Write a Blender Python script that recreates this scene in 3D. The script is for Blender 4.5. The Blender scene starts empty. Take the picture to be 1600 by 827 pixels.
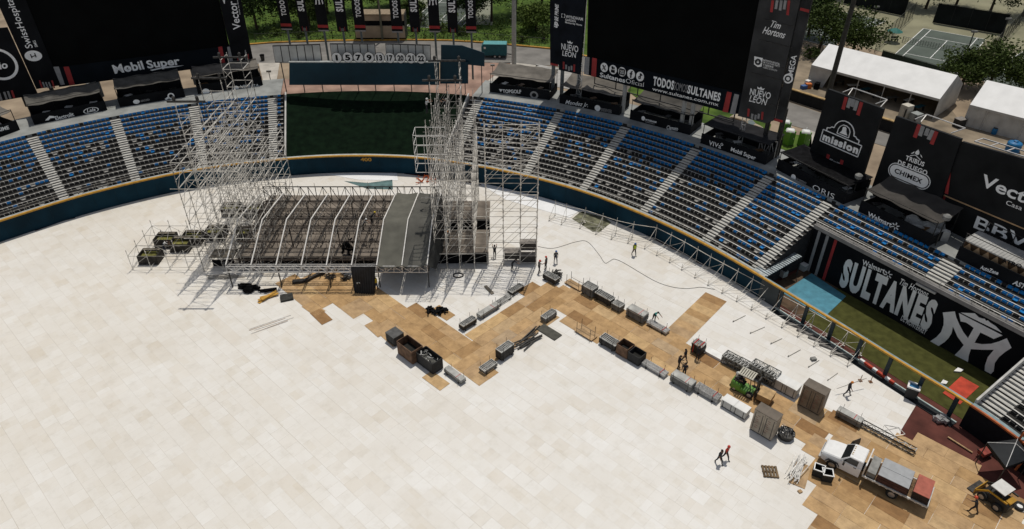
import bpy, math, random
from mathutils import Vector, Matrix
import numpy as np
random.seed(7)
R=math.radians
SC=bpy.context.scene
COL=SC.collection
# ---------------------------------------------------------------- camera, sky, sun, exposure
F=1090.0; CX,CY=800.0,413.5; CAMH=45.0; TH=math.atan(F/1540.0)
cam=bpy.data.cameras.new('camera'); camo=bpy.data.objects.new('camera',cam); COL.objects.link(camo)
camo.location=(0,0,CAMH); camo.rotation_euler=(math.pi/2-TH,0,0)
cam.sensor_width=36; cam.lens=F/1600*36; cam.clip_start=.5; cam.clip_end=2000
SC.camera=camo
SUNH=np.array([-.09,-.335])                 # ground shift of a shadow per metre of height
elev=math.atan(1/np.linalg.norm(SUNH))
W=bpy.data.worlds.new('World'); SC.world=W; W.use_nodes=True
nt=W.node_tree; bg=nt.nodes['Background']; sky=nt.nodes.new('ShaderNodeTexSky')
sky.sky_type='NISHITA'; sky.sun_disc=False; sky.sun_elevation=elev
sky.sun_rotation=math.atan2(-SUNH[0],-SUNH[1])
hs=nt.nodes.new('ShaderNodeHueSaturation'); hs.inputs['Saturation'].default_value=.45; nt.links.new(sky.outputs[0],hs.inputs['Color']); nt.links.new(hs.outputs[0],bg.inputs[0]); bg.inputs[1].default_value=.092
sl=bpy.data.lights.new('sun','SUN'); sl.energy=3.3; sl.angle=R(.5); sl.color=(1,.945,.855)
so=bpy.data.objects.new('sun',sl); COL.objects.link(so)
so.rotation_euler=Vector((SUNH[0],SUNH[1],-1)).to_track_quat('-Z','Y').to_euler()
vs=SC.view_settings; vs.view_transform='Standard'; vs.look='None'; vs.exposure=-.26; vs.gamma=1
# ---------------------------------------------------------------- turning a sight line into a place on a real surface
def ray(px,py):
    x=(px-CX)/F; y=-(py-CY)/F
    return np.array([x, math.cos(TH)+y*math.sin(TH), -math.sin(TH)+y*math.cos(TH)])
def at(px,py,z=0.0):
    d=ray(px,py); t=(z-CAMH)/d[2]
    return np.array([d[0]*t,d[1]*t,z])
def onpl(px,py,p0,p1):
    d=ray(px,py); n=np.array([-(p1-p0)[1],(p1-p0)[0]])
    t=(np.array(p0[:2])@n)/(d[:2]@n)
    return np.array([d[0]*t,d[1]*t,CAMH+d[2]*t])
# ---------------------------------------------------------------- materials
MATS={}
def M(name,col,rough=.7,metal=0.0,var=.12,scale=2.5,detail=3,spec=.3,col2=None,bump=0):
    if name in MATS: return MATS[name]
    m=bpy.data.materials.new(name); m.use_nodes=True; n=m.node_tree; b=n.nodes['Principled BSDF']
    b.inputs['Roughness'].default_value=rough; b.inputs['Metallic'].default_value=metal
    b.inputs['Specular IOR Level'].default_value=spec
    if var>0:
        tc=n.nodes.new('ShaderNodeTexCoord'); no=n.nodes.new('ShaderNodeTexNoise')
        no.inputs['Scale'].default_value=scale; no.inputs['Detail'].default_value=detail
        n.links.new(tc.outputs['Object'],no.inputs['Vector'])
        cr=n.nodes.new('ShaderNodeValToRGB')
        c2=col2 or [c*(1-var*2) for c in col]
        c1=[min(1,c*(1+var)) for c in col]
        cr.color_ramp.elements[0].position=.3; cr.color_ramp.elements[1].position=.7
        cr.color_ramp.elements[0].color=(*c2,1); cr.color_ramp.elements[1].color=(*c1,1)
        n.links.new(no.outputs['Fac'],cr.inputs[0]); n.links.new(cr.outputs[0],b.inputs['Base Color'])
        if bump:
            bu=n.nodes.new('ShaderNodeBump'); bu.inputs['Strength'].default_value=bump
            n.links.new(no.outputs['Fac'],bu.inputs['Height']); n.links.new(bu.outputs[0],b.inputs['Normal'])
    else: b.inputs['Base Color'].default_value=(*col,1)
    MATS[name]=m; return m
concrete=M('concrete',(.36,.35,.33),.85,var=.14,scale=.9,detail=6)
pale=M('pale_concrete',(.56,.55,.52),.85,var=.12,scale=1.2,detail=5)
deckm=M('grey_deck',(.29,.30,.29),.85,var=.16,scale=.5,detail=6)
steel=M('galvanised_steel',(.50,.49,.47),.45,.35,var=.2,scale=6)
darksteel=M('dark_steel',(.05,.048,.045),.55,.3,var=.3,scale=4)
bronze=M('weathered_truss',(.075,.06,.05),.6,.3,var=.35,scale=3)
alum=M('aluminium',(.62,.61,.59),.4,.4,var=.12,scale=4)
black=M('black_vinyl',(.009,.010,.012),.7,var=.25,scale=.4,spec=.08)
screenb=M('black_screen',(.0035,.004,.004),.7,var=.2,scale=.3,spec=.04)
blackcloth=M('black_cloth',(.008,.008,.009),.9,var=.3,scale=2,spec=.06)
greymesh=M('grey_mesh_vinyl',(.045,.046,.047),.75,var=.25,scale=.35,spec=.2)
white=M('white_paint',(.78,.78,.76),.6,var=.05,scale=2)
letter=M('white_lettering',(.90,.91,.90),.6,var=.04,scale=2)
greylet=M('grey_lettering',(.30,.30,.30),.7,var=.08,scale=2)
redm=M('red_vinyl',(.36,.035,.035),.6,var=.12,scale=1)
teal=M('teal_padding',(.004,.030,.052),.7,var=.25,scale=.25,spec=.12)
tealp=M('teal_panel',(.005,.036,.056),.55,var=.2,scale=.2,spec=.25)
yellow=M('yellow_rail',(.52,.27,.03),.6,var=.12,scale=2)
seatk=M('charcoal_plastic',(.022,.022,.023),.6,var=.2,scale=5,spec=.15)
seatb=M('blue_plastic',(.004,.165,.45),.45,var=.2,scale=5)
seatg=M('grey_plastic',(.30,.29,.27),.5,var=.15,scale=5)
tarp=M('grey_roof_fabric',(.10,.095,.085),.85,var=.22,scale=.8,detail=6,bump=.15)
shade=M('taupe_shade_cloth',(.16,.145,.125),.85,var=.2,scale=.7,detail=5)
charcoal=M('charcoal_canvas',(.022,.022,.024),.9,var=.2,scale=.8,spec=.08)
turfm=M('shaded_turf',(.005,.012,.006),.95,var=.3,scale=1.2,detail=8,col2=(.003,.007,.004),spec=.04)  # dark green taken near black, shade of wall and banners in the colour
# ---------------------------------------------------------------- mesh building
class MB:
    def __init__(s): s.v=[];s.f=[];s.m=[]
    def add(s,v,f,mi=0):
        o=len(s.v); s.v+= [tuple(map(float,p)) for p in v]; s.f+=[tuple(i+o for i in q) for q in f]; s.m+=[mi]*len(f); return s
    def box(s,c,d,rz=0,mi=0,M4=None):
        x,y,z=d[0]/2,d[1]/2,d[2]/2; c=Vector(c)
        P=[Vector(p) for p in ((-x,-y,-z),(x,-y,-z),(x,y,-z),(-x,y,-z),(-x,-y,z),(x,-y,z),(x,y,z),(-x,y,z))]
        if M4 is not None: P=[M4@p for p in P]
        elif rz: 
            m=Matrix.Rotation(rz,3,'Z'); P=[m@p for p in P]
        return s.add([p+c for p in P],[(0,3,2,1),(4,5,6,7),(0,1,5,4),(1,2,6,5),(2,3,7,6),(3,0,4,7)],mi)
    def bar(s,p,q,r=.03,n=4,mi=0,r2=None):
        p=Vector(p);q=Vector(q);d=q-p
        if d.length<1e-6: return s
        k=d.to_track_quat('Z','Y').to_matrix(); r2=r if r2 is None else r2
        a=[p+k@Vector((r*math.cos(t),r*math.sin(t),0)) for t in [2*math.pi*(i+.5)/n for i in range(n)]]
        b=[q+k@Vector((r2*math.cos(t),r2*math.sin(t),0)) for t in [2*math.pi*(i+.5)/n for i in range(n)]]
        return s.add(a+b,[(i,(i+1)%n,n+(i+1)%n,n+i) for i in range(n)]+[tuple(range(n))[::-1],tuple(range(n,2*n))],mi)
    def tube(s,pts,r=.03,n=4,mi=0):
        for a,b in zip(pts,pts[1:]): s.bar(a,b,r,n,mi)
        return s
    def prism(s,pts,h,mi=0):                     # pts: world polygon (xyz) extruded by vector h
        h=Vector(h); n=len(pts); a=[Vector(p) for p in pts]; b=[p+h for p in a]
        return s.add(a+b,[tuple(range(n))[::-1],tuple(range(n,2*n))]+[(i,(i+1)%n,n+(i+1)%n,n+i) for i in range(n)],mi)
    def poly(s,pts,mi=0): return s.add(pts,[tuple(range(len(pts)))],mi)
    def lathe(s,c,prof,n=12,mi=0):
        c=Vector(c); V=[];Fc=[]
        for r,z in prof: V+=[c+Vector((r*math.cos(2*math.pi*i/n),r*math.sin(2*math.pi*i/n),z)) for i in range(n)]
        for k in range(len(prof)-1):
            for i in range(n): Fc.append((k*n+i,k*n+(i+1)%n,(k+1)*n+(i+1)%n,(k+1)*n+i))
        Fc.append(tuple(range(n))[::-1]); Fc.append(tuple(range((len(prof)-1)*n,len(prof)*n)))
        return s.add(V,Fc,mi)
    def truss(s,p,q,up,w=.4,r=.025,nb=8,n=4,mi=0):   # flat two-chord truss from p to q with zigzag web
        p=Vector(p);q=Vector(q);up=Vector(up)*w
        s.bar(p,q,r*1.3,n,mi); s.bar(p+up,q+up,r*1.3,n,mi)
        for i in range(nb):
            a=p.lerp(q,i/nb); b=p.lerp(q,(i+1)/nb)
            s.bar(a,a+up,r*.8,n,mi)
            if i%2: s.bar(a,b+up,r*.8,n,mi)
            else: s.bar(a+up,b,r*.8,n,mi)
        s.bar(q,q+up,r,n,mi); return s
    def build(s,name,mats,parent=None,world=True,smooth=False):
        me=bpy.data.meshes.new(name); v=s.v
        if parent is not None and world:
            mw=parent.matrix_basis.copy(); pp=parent.parent
            while pp is not None: mw=pp.matrix_basis@mw; pp=pp.parent
            inv=mw.inverted(); v=[inv@Vector(p) for p in v]
        me.from_pydata(v,[],s.f)
        if not isinstance(mats,(list,tuple)): mats=[mats]
        for m in mats: me.materials.append(m)
        if len(mats)>1: me.polygons.foreach_set('material_index',s.m)
        if smooth: me.polygons.foreach_set('use_smooth',[True]*len(me.polygons))
        me.update()
        o=bpy.data.objects.new(name,me); COL.objects.link(o)
        if parent is not None: o.parent=parent
        return o
def tag(o,label=None,cat=None,group=None,kind=None):
    if label: o['label']=label
    if cat: o['category']=cat
    if group: o['group']=group
    if kind: o['kind']=kind
    return o
def thing(name,label,cat,loc=(0,0,0),rz=0,group=None):
    o=bpy.data.objects.new(name,None); COL.objects.link(o); o.empty_display_size=.2
    o.location=tuple(map(float,loc)); o.rotation_euler=(0,0,rz)
    o.matrix_basis=Matrix.Translation(Vector(tuple(map(float,loc))))@Matrix.Rotation(rz,4,'Z')
    return tag(o,label,cat,group)
def copy_tree(o,parent=None):
    c=o.copy(); COL.objects.link(c)
    if parent is not None: c.parent=parent
    for ch in [k for k in bpy.data.objects if k.parent is o]: copy_tree(ch,c)
    return c
def place(o,loc,rz=0):
    o.location=tuple(map(float,loc)); o.rotation_euler=(0,0,rz)
    o.matrix_basis=Matrix.Translation(o.location)@Matrix.Rotation(rz,4,'Z')
    return o
# ---------------------------------------------------------------- lettering
_tm={}
def font_mesh(s,bold=0.0,shear=0.0,space=1.0):
    k=(s,bold,shear,space)
    if k in _tm: return _tm[k]
    c=bpy.data.curves.new('lettering','FONT'); c.body=s; c.size=1; c.offset=bold; c.shear=shear; c.space_character=space
    c.resolution_u=3
    o=bpy.data.objects.new('lettering_tmp',c); COL.objects.link(o)
    bpy.context.view_layer.update()
    me=bpy.data.meshes.new_from_object(o)
    V=[tuple(v.co) for v in me.vertices]; Fc=[tuple(p.vertices) for p in me.polygons]
    bpy.data.objects.remove(o); bpy.data.curves.remove(c); bpy.data.meshes.remove(me)
    _tm[k]=(V,Fc); return _tm[k]
def text3(s,L,Rr,top,nrm,mat,parent,bold=.012,shear=0,space=1.0,name='lettering',cap=.69,mb=None,mi=0):
    # baseline from L to Rr (world), cap height reaching the height of point top; nrm = outward normal
    V,Fc=font_mesh(s,bold,shear,space)
    xs=[v[0] for v in V]; x0,x1=min(xs),max(xs)
    L=Vector(L);Rr=Vector(Rr);top=Vector(top);nrm=Vector(nrm)
    u=(Rr-L); wl=u.length; u/=wl
    vv=nrm.cross(u).normalized(); h=abs((top-L).dot(vv))
    P=[L+u*((v[0]-x0)/(x1-x0)*wl)+vv*(v[1]/cap*h)+nrm*.025 for v in V]
    if mb is not None: mb.add(P,Fc,mi); return mb
    b=MB(); b.add(P,Fc); return b.build(name,mat,parent)
class Board:
    # an upright flat board through two ground points; pixels of the photograph are carried onto it
    def __init__(s,a,b):
        s.a=np.array(a[:2],float); s.b=np.array(b[:2],float)
        d=(s.b-s.a)/np.linalg.norm(s.b-s.a); s.u=Vector((d[0],d[1],0)); s.n=Vector((d[1],-d[0],0))
        if s.n.y>0: s.n=-s.n
    def p(s,px,py): return Vector(onpl(px,py,s.a,s.b))
    def slab(s,pts,th=.25,off=0,mb=None,mi=0):
        mb=mb or MB(); P=[s.p(*q)+s.n*off for q in pts]
        return mb.prism(P,-s.n*th,mi)
    def text(s,t,L,Rr,top,mat,parent,**k):
        off=k.pop('off',0)
        return text3(t,s.p(*L)+s.n*off,s.p(*Rr)+s.n*off,s.p(*top)+s.n*off,s.n,mat,parent,**k)
# ================================================================ STADIUM BOWL
WP=[(0,345.3),(50,330),(105,311),(157,298),(210,285),(283,269),(350,258.5),(420,250.7),(500,244.5),(571,243),(670,247),(742,258.6),(800,269.5),(860,284),(915,300),(970,320.7),(1011.6,337.9),(1080,369.6),(1168,419.4),(1260,477),(1295.5,496),(1400,562.5),(1467.7,604),(1516.8,629.4),(1569,665),(1600,694)]
WZ=2.5
pts=[at(x,y,WZ)[:2] for x,y in WP]
d0=(pts[0]-pts[2]); d0/=np.linalg.norm(d0)
rot=np.array([[math.cos(.35),-math.sin(.35)],[math.sin(.35),math.cos(.35)]])
pts=[pts[0]+rot@d0*16,pts[0]+d0*8]+pts
e=(pts[-1]-pts[-3]); e/=np.linalg.norm(e)
pts=pts+[pts[-1]+e*5,pts[-1]+e*12]
def resample(P,step):
    P=np.array(P); s=np.r_[0,np.cumsum(np.linalg.norm(np.diff(P,axis=0),axis=1))]
    n=int(s[-1]/step); t=np.linspace(0,s[-1],n+1)
    return np.c_[np.interp(t,s,P[:,0]),np.interp(t,s,P[:,1])]
CV=resample(pts,.5)
for _ in range(60):
    q=CV.copy(); q[1:-1]=(CV[:-2]+2*CV[1:-1]+CV[2:])/4; CV=q
CV=resample(CV,.5)
for _ in range(10):
    q=CV.copy(); q[1:-1]=(CV[:-2]+2*CV[1:-1]+CV[2:])/4; CV=q
CS=np.r_[0,np.cumsum(np.linalg.norm(np.diff(CV,axis=0),axis=1))]
tg=np.gradient(CV,axis=0); tg/=np.linalg.norm(tg,axis=1)[:,None]
CN=np.c_[-tg[:,1],tg[:,0]]
for _ in range(40):
    q=CN.copy(); q[1:-1]=(CN[:-2]+2*CN[1:-1]+CN[2:])/4; CN=q
CN/=np.linalg.norm(CN,axis=1)[:,None]
def cpos(s,d=0,z=0):
    x=np.interp(s,CS,CV[:,0]);y=np.interp(s,CS,CV[:,1]);nx=np.interp(s,CS,CN[:,0]);ny=np.interp(s,CS,CN[:,1])
    l=math.hypot(nx,ny)
    return Vector((x+nx/l*d,y+ny/l*d,z))
def cnorm(s):
    nx=np.interp(s,CS,CN[:,0]);ny=np.interp(s,CS,CN[:,1]); l=math.hypot(nx,ny); return Vector((nx/l,ny/l,0))
def sof(px,py,z=WZ):
    p=at(px,py,z)[:2]; return float(CS[np.argmin(np.linalg.norm(CV-p,axis=1))])
def strip(mb,s0,s1,prof,step=1.0,mi=0,close=False):
    # sweep an open (d,z) profile along the curve
    n=max(1,int(abs(s1-s0)/step)); V=[];k=len(prof)
    for i in range(n+1):
        s=s0+(s1-s0)*i/n
        V+=[cpos(s,d,z) for d,z in prof]
    Fc=[]
    for i in range(n):
        for j in range(k-1): Fc.append((i*k+j,(i+1)*k+j,(i+1)*k+j+1,i*k+j+1))
        if close: Fc.append((i*k+k-1,(i+1)*k+k-1,(i+1)*k,i*k))
    if close: Fc.append(tuple(range(k))); Fc.append(tuple(range(n*k,(n+1)*k))[::-1])
    return mb.add(V,Fc,mi)
D0=.75;TR=.775;NR=15;Z0=2.15;RS=.31
DTOP=D0+TR*NR; ZTOP=Z0+RS*NR       # concourse
def rowd(r): return D0+TR*r
def rowz(r): return Z0+RS*r
S_L0=0.0; S_LE=sof(441,247.5); S_B0=S_LE+.25; S_B1=sof(690,248.6); S_R0=S_B1+.25; S_RE=sof(1181,427); S_N0=sof(1517,630); S_END=float(CS[-1])
BR0=10                              # first row above the bullpen wall
aisles_L=[sof(100,312),sof(216,283),sof(320,262),S_LE-1.3]
aisles_R=[S_R0+1.0,sof(817,273),sof(907,297),sof(1002,333),sof(1095,378),S_RE-.9]
aisles_B=[sof(1330,519)+1.5]
aisles_N=[S_N0+1.0]
AW=1.02
def grandstand(label,s0,s1,r0,aisles,aw):
    t=thing('grandstand',label,'grandstand',cpos((s0+s1)/2,rowd(r0),0))
    prof=[(rowd(r0)-.25,0 if r0==0 else rowz(r0)-.6)]
    prof=[(rowd(r0)-.02,0.0)]
    for r in range(r0,NR): prof+=[(rowd(r)-.02 if r>r0 else rowd(r)-.02,rowz(r)),(rowd(r)+TR-.02,rowz(r))]
    prof+=[(DTOP-.02,ZTOP-.012)]
    mb=MB(); strip(mb,s0,s1,prof,1.0)
    # end faces
    for s in (s0,s1):
        P=[cpos(s,d,z) for d,z in prof]+[cpos(s,DTOP-.02,0)]
        mb.poly(P if s==s1 else P[::-1],1)
    mb.build('terrace',[M('terrace_seat_shade',(.032,.03,.028),.9,var=.25,scale=.8,detail=5),M('end_wall_dark',(.03,.03,.032),.8,var=.2)],t)  # terrace tone darkened to stand for the shadows of the seats
    # white nosing along each row
    nb=MB()
    for r in range(r0,NR):
        strip(nb,s0,s1,[(rowd(r)-.05,rowz(r)-.05),(rowd(r)-.05,rowz(r)+.004),(rowd(r)+.075,rowz(r)+.004)],1.0)
    nb.build('row_nosing',pale,t)
    for a in aisles:
        ab=MB()
        for r in range(r0,NR):
            for k in (0,1):
                d=rowd(r)+k*TR/2-(TR/2 if k==0 else 0)
                z=rowz(r)-(RS/2 if k==0 else 0)+ .02
                if k==0: d=rowd(r)-TR/2
                else: d=rowd(r)
                P=[cpos(a-aw/2,d,z),cpos(a+aw/2,d,z),cpos(a+aw/2,d+.27,z),cpos(a-aw/2,d+.27,z)]
                ab.prism(P,(0,0,-.17))
        ab.build('stairway',M('stair_concrete',(.50,.49,.455),.85,var=.1,scale=2),t)
    return t
gs_l=grandstand('curved grandstand on the left with terraces and pale stairways rising to the concourse',S_L0,S_LE,0,aisles_L,AW)
gs_r=grandstand('curved grandstand right of the dark turf slope, reaching to the sunken bullpen',S_R0,S_RE,0,aisles_R,AW)
gs_b=grandstand('narrow upper block of five rows on top of the black mural wall',S_RE+.02,S_N0-.02,BR0,aisles_B,1.9)
gs_n=grandstand('grandstand block at the right edge below the mural with orange handrail',S_N0,S_END,0,aisles_N,1.9)
# concourse deck
mb=MB(); DB=DTOP+6.5
strip(mb,S_L0,S_LE-.3,[(DTOP-.02,0),(DTOP-.02,ZTOP),(DB,ZTOP),(DB,0)],1.0)
strip(mb,S_B1+.3,S_END,[(DTOP-.02,0),(DTOP-.02,ZTOP),(DB,ZTOP),(DB,0)],1.0)
tag(mb.build('concourse_deck',deckm),kind='structure')
# ---- outfield wall
wt=thing('outfield_wall','dark teal padded outfield wall with yellow top line curving below the seats','wall',cpos(S_B0+10,0,0))
mb=MB(); strip(mb,S_L0,S_RE+.8,[(0,0),(0,WZ-.12),(.35,WZ-.12),(.35,0)],.5); mb.build('padding',teal,wt)
mb=MB(); strip(mb,S_L0,S_RE+.8,[(-.02,WZ-.12),(-.02,WZ+.06),(.2,WZ+.06),(.2,WZ-.12)],.5,close=True); mb.build('yellow_line',yellow,wt)
mb=MB(); strip(mb,S_L0,S_RE+.8,[(.2,WZ-.1),(.2,WZ+.02),(.62,WZ+.02),(.62,WZ-.4)],.5); mb.build('coping',M('coping',(.42,.44,.42),.7,var=.1),wt)
mb=MB()
for zz in (WZ+.45,WZ+.8):
    n=int((S_RE-S_L0)/1.5)
    for i in range(n):
        a=S_L0+(S_RE-S_L0)*i/n;b=S_L0+(S_RE-S_L0)*(i+1)/n
        if a<S_LE or b>S_B1: mb.bar(cpos(a,.5,zz),cpos(b,.5,zz),.022)
for i in range(0,int((S_RE-S_L0)/1.5)):
    a=S_L0+1.5*i
    if a<S_LE or a>S_B1: mb.bar(cpos(a,.5,WZ),cpos(a,.5,WZ+.8),.02)
mb.build('guard_rail',M('rail_grey',(.38,.37,.34),.5,.2,var=.1),wt)
# padding seams
mb=MB()
for i in range(int((S_RE-S_L0)/2.4)):
    s=S_L0+2.4*i; mb.bar(cpos(s,-.012,.02),cpos(s,-.012,WZ-.14),.012)
mb.build('padding_seam',M('seam',(.003,.02,.03),.7,var=0),wt)
s4=sof(571,249); Lp=cpos(s4-.75,-.03,WZ-.75);Rp=cpos(s4+.75,-.03,WZ-.75)
text3('400',Lp,Rp,Lp+Vector((0,0,.5)),-cnorm(s4),yellow,wt,bold=.03,name='distance_marking')
# ---- batter's eye : dark turf slope and teal wall behind it
BZ=6.9;BD=12.2
be=thing('turf_slope','very dark green turf slope between the two grandstands in centre field','turf slope',cpos((S_B0+S_B1)/2,2,2))
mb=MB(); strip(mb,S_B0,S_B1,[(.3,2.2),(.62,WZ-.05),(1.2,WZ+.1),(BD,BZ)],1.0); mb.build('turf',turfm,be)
for s in (S_B0,S_B1):
    w=.25 if s==S_B0 else -.25
    mb=MB(); mb.prism([cpos(s,.6,0),cpos(s,.6,WZ+.35),cpos(s,DTOP,ZTOP+.35),cpos(s,DTOP,0)],cpos(s+w*.0+(.2 if w>0 else -.2),1,0)-cpos(s,1,0)); mb.build('side_kerb',pale,be)
bw=Board(cpos(S_B0,BD,0),cpos(S_B1,BD,0))
bt=thing('backdrop_wall','long teal backdrop wall at the top of the dark turf slope','wall',cpos((S_B0+S_B1)/2,BD,BZ))
bw.slab([(452,133),(452,97.5),(686,97.5),(686,133)],.3).build('wall_panel',tealp,bt)
bw.slab([(451,98.2),(451,96.4),(687,96.4),(687,98.2)],.34,.03).build('wall_cap',M('pale_cap',(.5,.52,.5),.6,var=.1),bt)
# ================================================================ GROUND
def interp_back(x,y):
    p=np.array([x,y]); i=np.argmin(np.linalg.norm(CV-p,axis=1)); v=p-CV[i]
    return float(v@CN[i])
ZG=3.0
def hgt(x,y):
    d=interp_back(x,y)-DB
    if d<0: return ZTOP-.15
    t=min(1,d/5.0); t=t*t*(3-2*t)
    h=(ZTOP-.15)*(1-t)+ZG*t
    # grassy bank beyond the road
    return h
def gnd(px,py):
    z=ZG
    for _ in range(12):
        p=at(px,py,z); z=.5*z+.5*hgt(p[0],p[1])
    return at(px,py,z)
dirt=M('dry_dirt',(.30,.235,.165),.95,var=.25,scale=.25,detail=8,col2=(.19,.145,.10))
# terrain ring beyond the concourse
mb=MB(); V=[];ds=[0,.6,1.2,2,2.8,3.5,4.2,5,8,12,20,30,45,70,110,170,260]
n=120;ss=np.linspace(S_L0,S_END,n+1)
for s in ss:
    for d in ds:
        p=cpos(s,DB-.02+d,0)
        t=min(1,d/5.0);t=t*t*(3-2*t)
        V.append(Vector((p.x,p.y,(ZTOP-.15)*(1-t)+ZG*t)))
k=len(ds);Fc=[]
for i in range(n):
    for j in range(k-1): Fc.append((i*k+j,(i+1)*k+j,(i+1)*k+j+1,i*k+j+1))
mb.add(V,Fc)
tag(mb.build('ground',dirt),kind='structure')
# lowest ground: dark clay under everything
clay=M('red_clay',(.105,.034,.026),.95,var=.22,scale=.6,detail=8)
mb=MB(); mb.poly([(-400,-200,-.06),(400,-200,-.06),(400,500,-.06),(-400,500,-.06)]); tag(mb.build('clay_ground',clay),kind='structure')
# ---- white event floor
def floor_mat():
    m=bpy.data.materials.new('event_floor'); m.use_nodes=True; n=m.node_tree; L=n.links.new; b=n.nodes['Principled BSDF']
    b.inputs['Roughness'].default_value=.55; b.inputs['Specular IOR Level'].default_value=.3
    tc=n.nodes.new('ShaderNodeTexCoord'); mp=n.nodes.new('ShaderNodeMapping'); mp.inputs['Rotation'].default_value=(0,0,R(43)); L(tc.outputs['Object'],mp.inputs[0])
    def cell(sx,sy,off):
        a=n.nodes.new('ShaderNodeTexBrick'); a.inputs['Scale'].default_value=1; a.inputs['Brick Width'].default_value=sx; a.inputs['Row Height'].default_value=sy
        a.inputs['Mortar Size'].default_value=off; a.inputs['Mortar Smooth'].default_value=.3; a.inputs['Color1'].default_value=(0,0,0,1); a.inputs['Color2'].default_value=(1,1,1,1); a.inputs['Mortar'].default_value=(.5,.5,.5,1)
        a.offset=.5; L(mp.outputs[0],a.inputs['Vector']); return a
    def ramp(src,c):
        r=n.nodes.new('ShaderNodeValToRGB'); r.color_ramp.interpolation='LINEAR'
        while len(r.color_ramp.elements)<len(c): r.color_ramp.elements.new(.5)
        for e_,(p,q) in zip(r.color_ramp.elements,c): e_.position=p; e_.color=(*q,1)
        L(src,r.inputs[0]); return r
    def mix(f,a,b_,mode='MIX'):
        x=n.nodes.new('ShaderNodeMixRGB'); x.blend_type=mode
        if isinstance(f,float): x.inputs[0].default_value=f
        else: L(f,x.inputs[0])
        L(a,x.inputs[1])
        if isinstance(b_,tuple): x.inputs[2].default_value=(*b_,1)
        else: L(b_,x.inputs[2])
        return x.outputs[0]
    b1=cell(1.15,1.15,.012); b2=cell(2.3,1.15,.015); b3=cell(1.15,.58,.0)
    no=n.nodes.new('ShaderNodeTexNoise'); no.inputs['Scale'].default_value=.035; no.inputs['Detail'].default_value=3; L(tc.outputs['Object'],no.inputs[0])
    r1=ramp(b1.outputs['Color'],[(0,(.70,.65,.57)),(.3,(.78,.755,.71)),(.8,(.80,.785,.755)),(1,(.86,.855,.84))])
    r2=ramp(b2.outputs['Color'],[(0,(.73,.67,.58)),(.2,(.79,.765,.72)),(1,(.82,.81,.785))])
    r3=ramp(b3.outputs['Color'],[(0,(.73,.69,.61)),(.25,(.79,.77,.73)),(1,(.81,.80,.77))])
    c=mix(.42,r1.outputs[0],r2.outputs[0]); c=mix(.33,c,r3.outputs[0])
    # broad warm zone towards the west side, cleaner and greyer towards the east
    sx=n.nodes.new('ShaderNodeSeparateXYZ'); L(tc.outputs['Object'],sx.inputs[0])
    mr=n.nodes.new('ShaderNodeMapRange'); mr.inputs[1].default_value=-45; mr.inputs[2].default_value=5; mr.inputs[3].default_value=.55; mr.inputs[4].default_value=0; L(sx.outputs[0],mr.inputs[0])
    nz=n.nodes.new('ShaderNodeMath'); nz.operation='MULTIPLY'; L(mr.outputs[0],nz.inputs[0])
    rr=ramp(no.outputs['Fac'],[(.3,(.5,.5,.5)),(.7,(1,1,1))]); L(rr.outputs[0],nz.inputs[1])
    c=mix(nz.outputs[0],c,mix(1.0,c,(1.0,.955,.875),'MULTIPLY'))
    # seams, broken up
    n2=n.nodes.new('ShaderNodeTexNoise'); n2.inputs['Scale'].default_value=.22; n2.inputs['Detail'].default_value=4; L(tc.outputs['Object'],n2.inputs[0])
    rs=ramp(n2.outputs['Fac'],[(.42,(.05,.05,.05)),(.66,(.55,.55,.55))])
    ms=n.nodes.new('ShaderNodeMath'); ms.operation='MULTIPLY'; L(b1.outputs['Fac'],ms.inputs[0]); L(rs.outputs[0],ms.inputs[1])
    c=mix(ms.outputs[0],c,(.42,.37,.30))
    ms2=n.nodes.new('ShaderNodeMath'); ms2.operation='MULTIPLY'; L(b2.outputs['Fac'],ms2.inputs[0]); ms2.inputs[1].default_value=.12
    c=mix(ms2.outputs[0],c,(.45,.40,.33))
    b4=n.nodes.new('ShaderNodeTexBrick'); b4.inputs['Scale'].default_value=1; b4.inputs['Brick Width'].default_value=900; b4.inputs['Row Height'].default_value=2.3; b4.inputs['Mortar Size'].default_value=.028; b4.inputs['Mortar Smooth'].default_value=.4; L(mp.outputs[0],b4.inputs['Vector'])
    n4=n.nodes.new('ShaderNodeTexNoise'); n4.inputs['Scale'].default_value=.06; n4.inputs['Detail'].default_value=5; L(tc.outputs['Object'],n4.inputs[0])
    r4=ramp(n4.outputs['Fac'],[(.40,(.02,.02,.02)),(.62,(.26,.26,.26))])
    m4=n.nodes.new('ShaderNodeMath'); m4.operation='MULTIPLY'; L(b4.outputs['Fac'],m4.inputs[0]); L(r4.outputs[0],m4.inputs[1])
    c=mix(m4.outputs[0],c,(.40,.34,.27))
    n5=n.nodes.new('ShaderNodeTexNoise'); n5.inputs['Scale'].default_value=.11; n5.inputs['Detail'].default_value=7; n5.inputs['Roughness'].default_value=.6; L(tc.outputs['Object'],n5.inputs[0])
    r5=ramp(n5.outputs['Fac'],[(.34,(.93,.915,.89)),(.56,(1,1,1))]); c=mix(1.0,c,r5.outputs[0],'MULTIPLY')
    # scuffs
    n3=n.nodes.new('ShaderNodeTexNoise'); n3.inputs['Scale'].default_value=.9; n3.inputs['Detail'].default_value=9; n3.inputs['Roughness'].default_value=.7; L(tc.outputs['Object'],n3.inputs[0])
    rc=ramp(n3.outputs['Fac'],[(.28,(.90,.89,.87)),(.5,(1,1,1))])
    c=mix(1.0,c,rc.outputs[0],'MULTIPLY')
    c=mix(1.0,c,(.90,.90,.90),'MULTIPLY')
    L(c,b.inputs['Base Color']); return m
FM=floor_mat()
fl=[]
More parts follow.
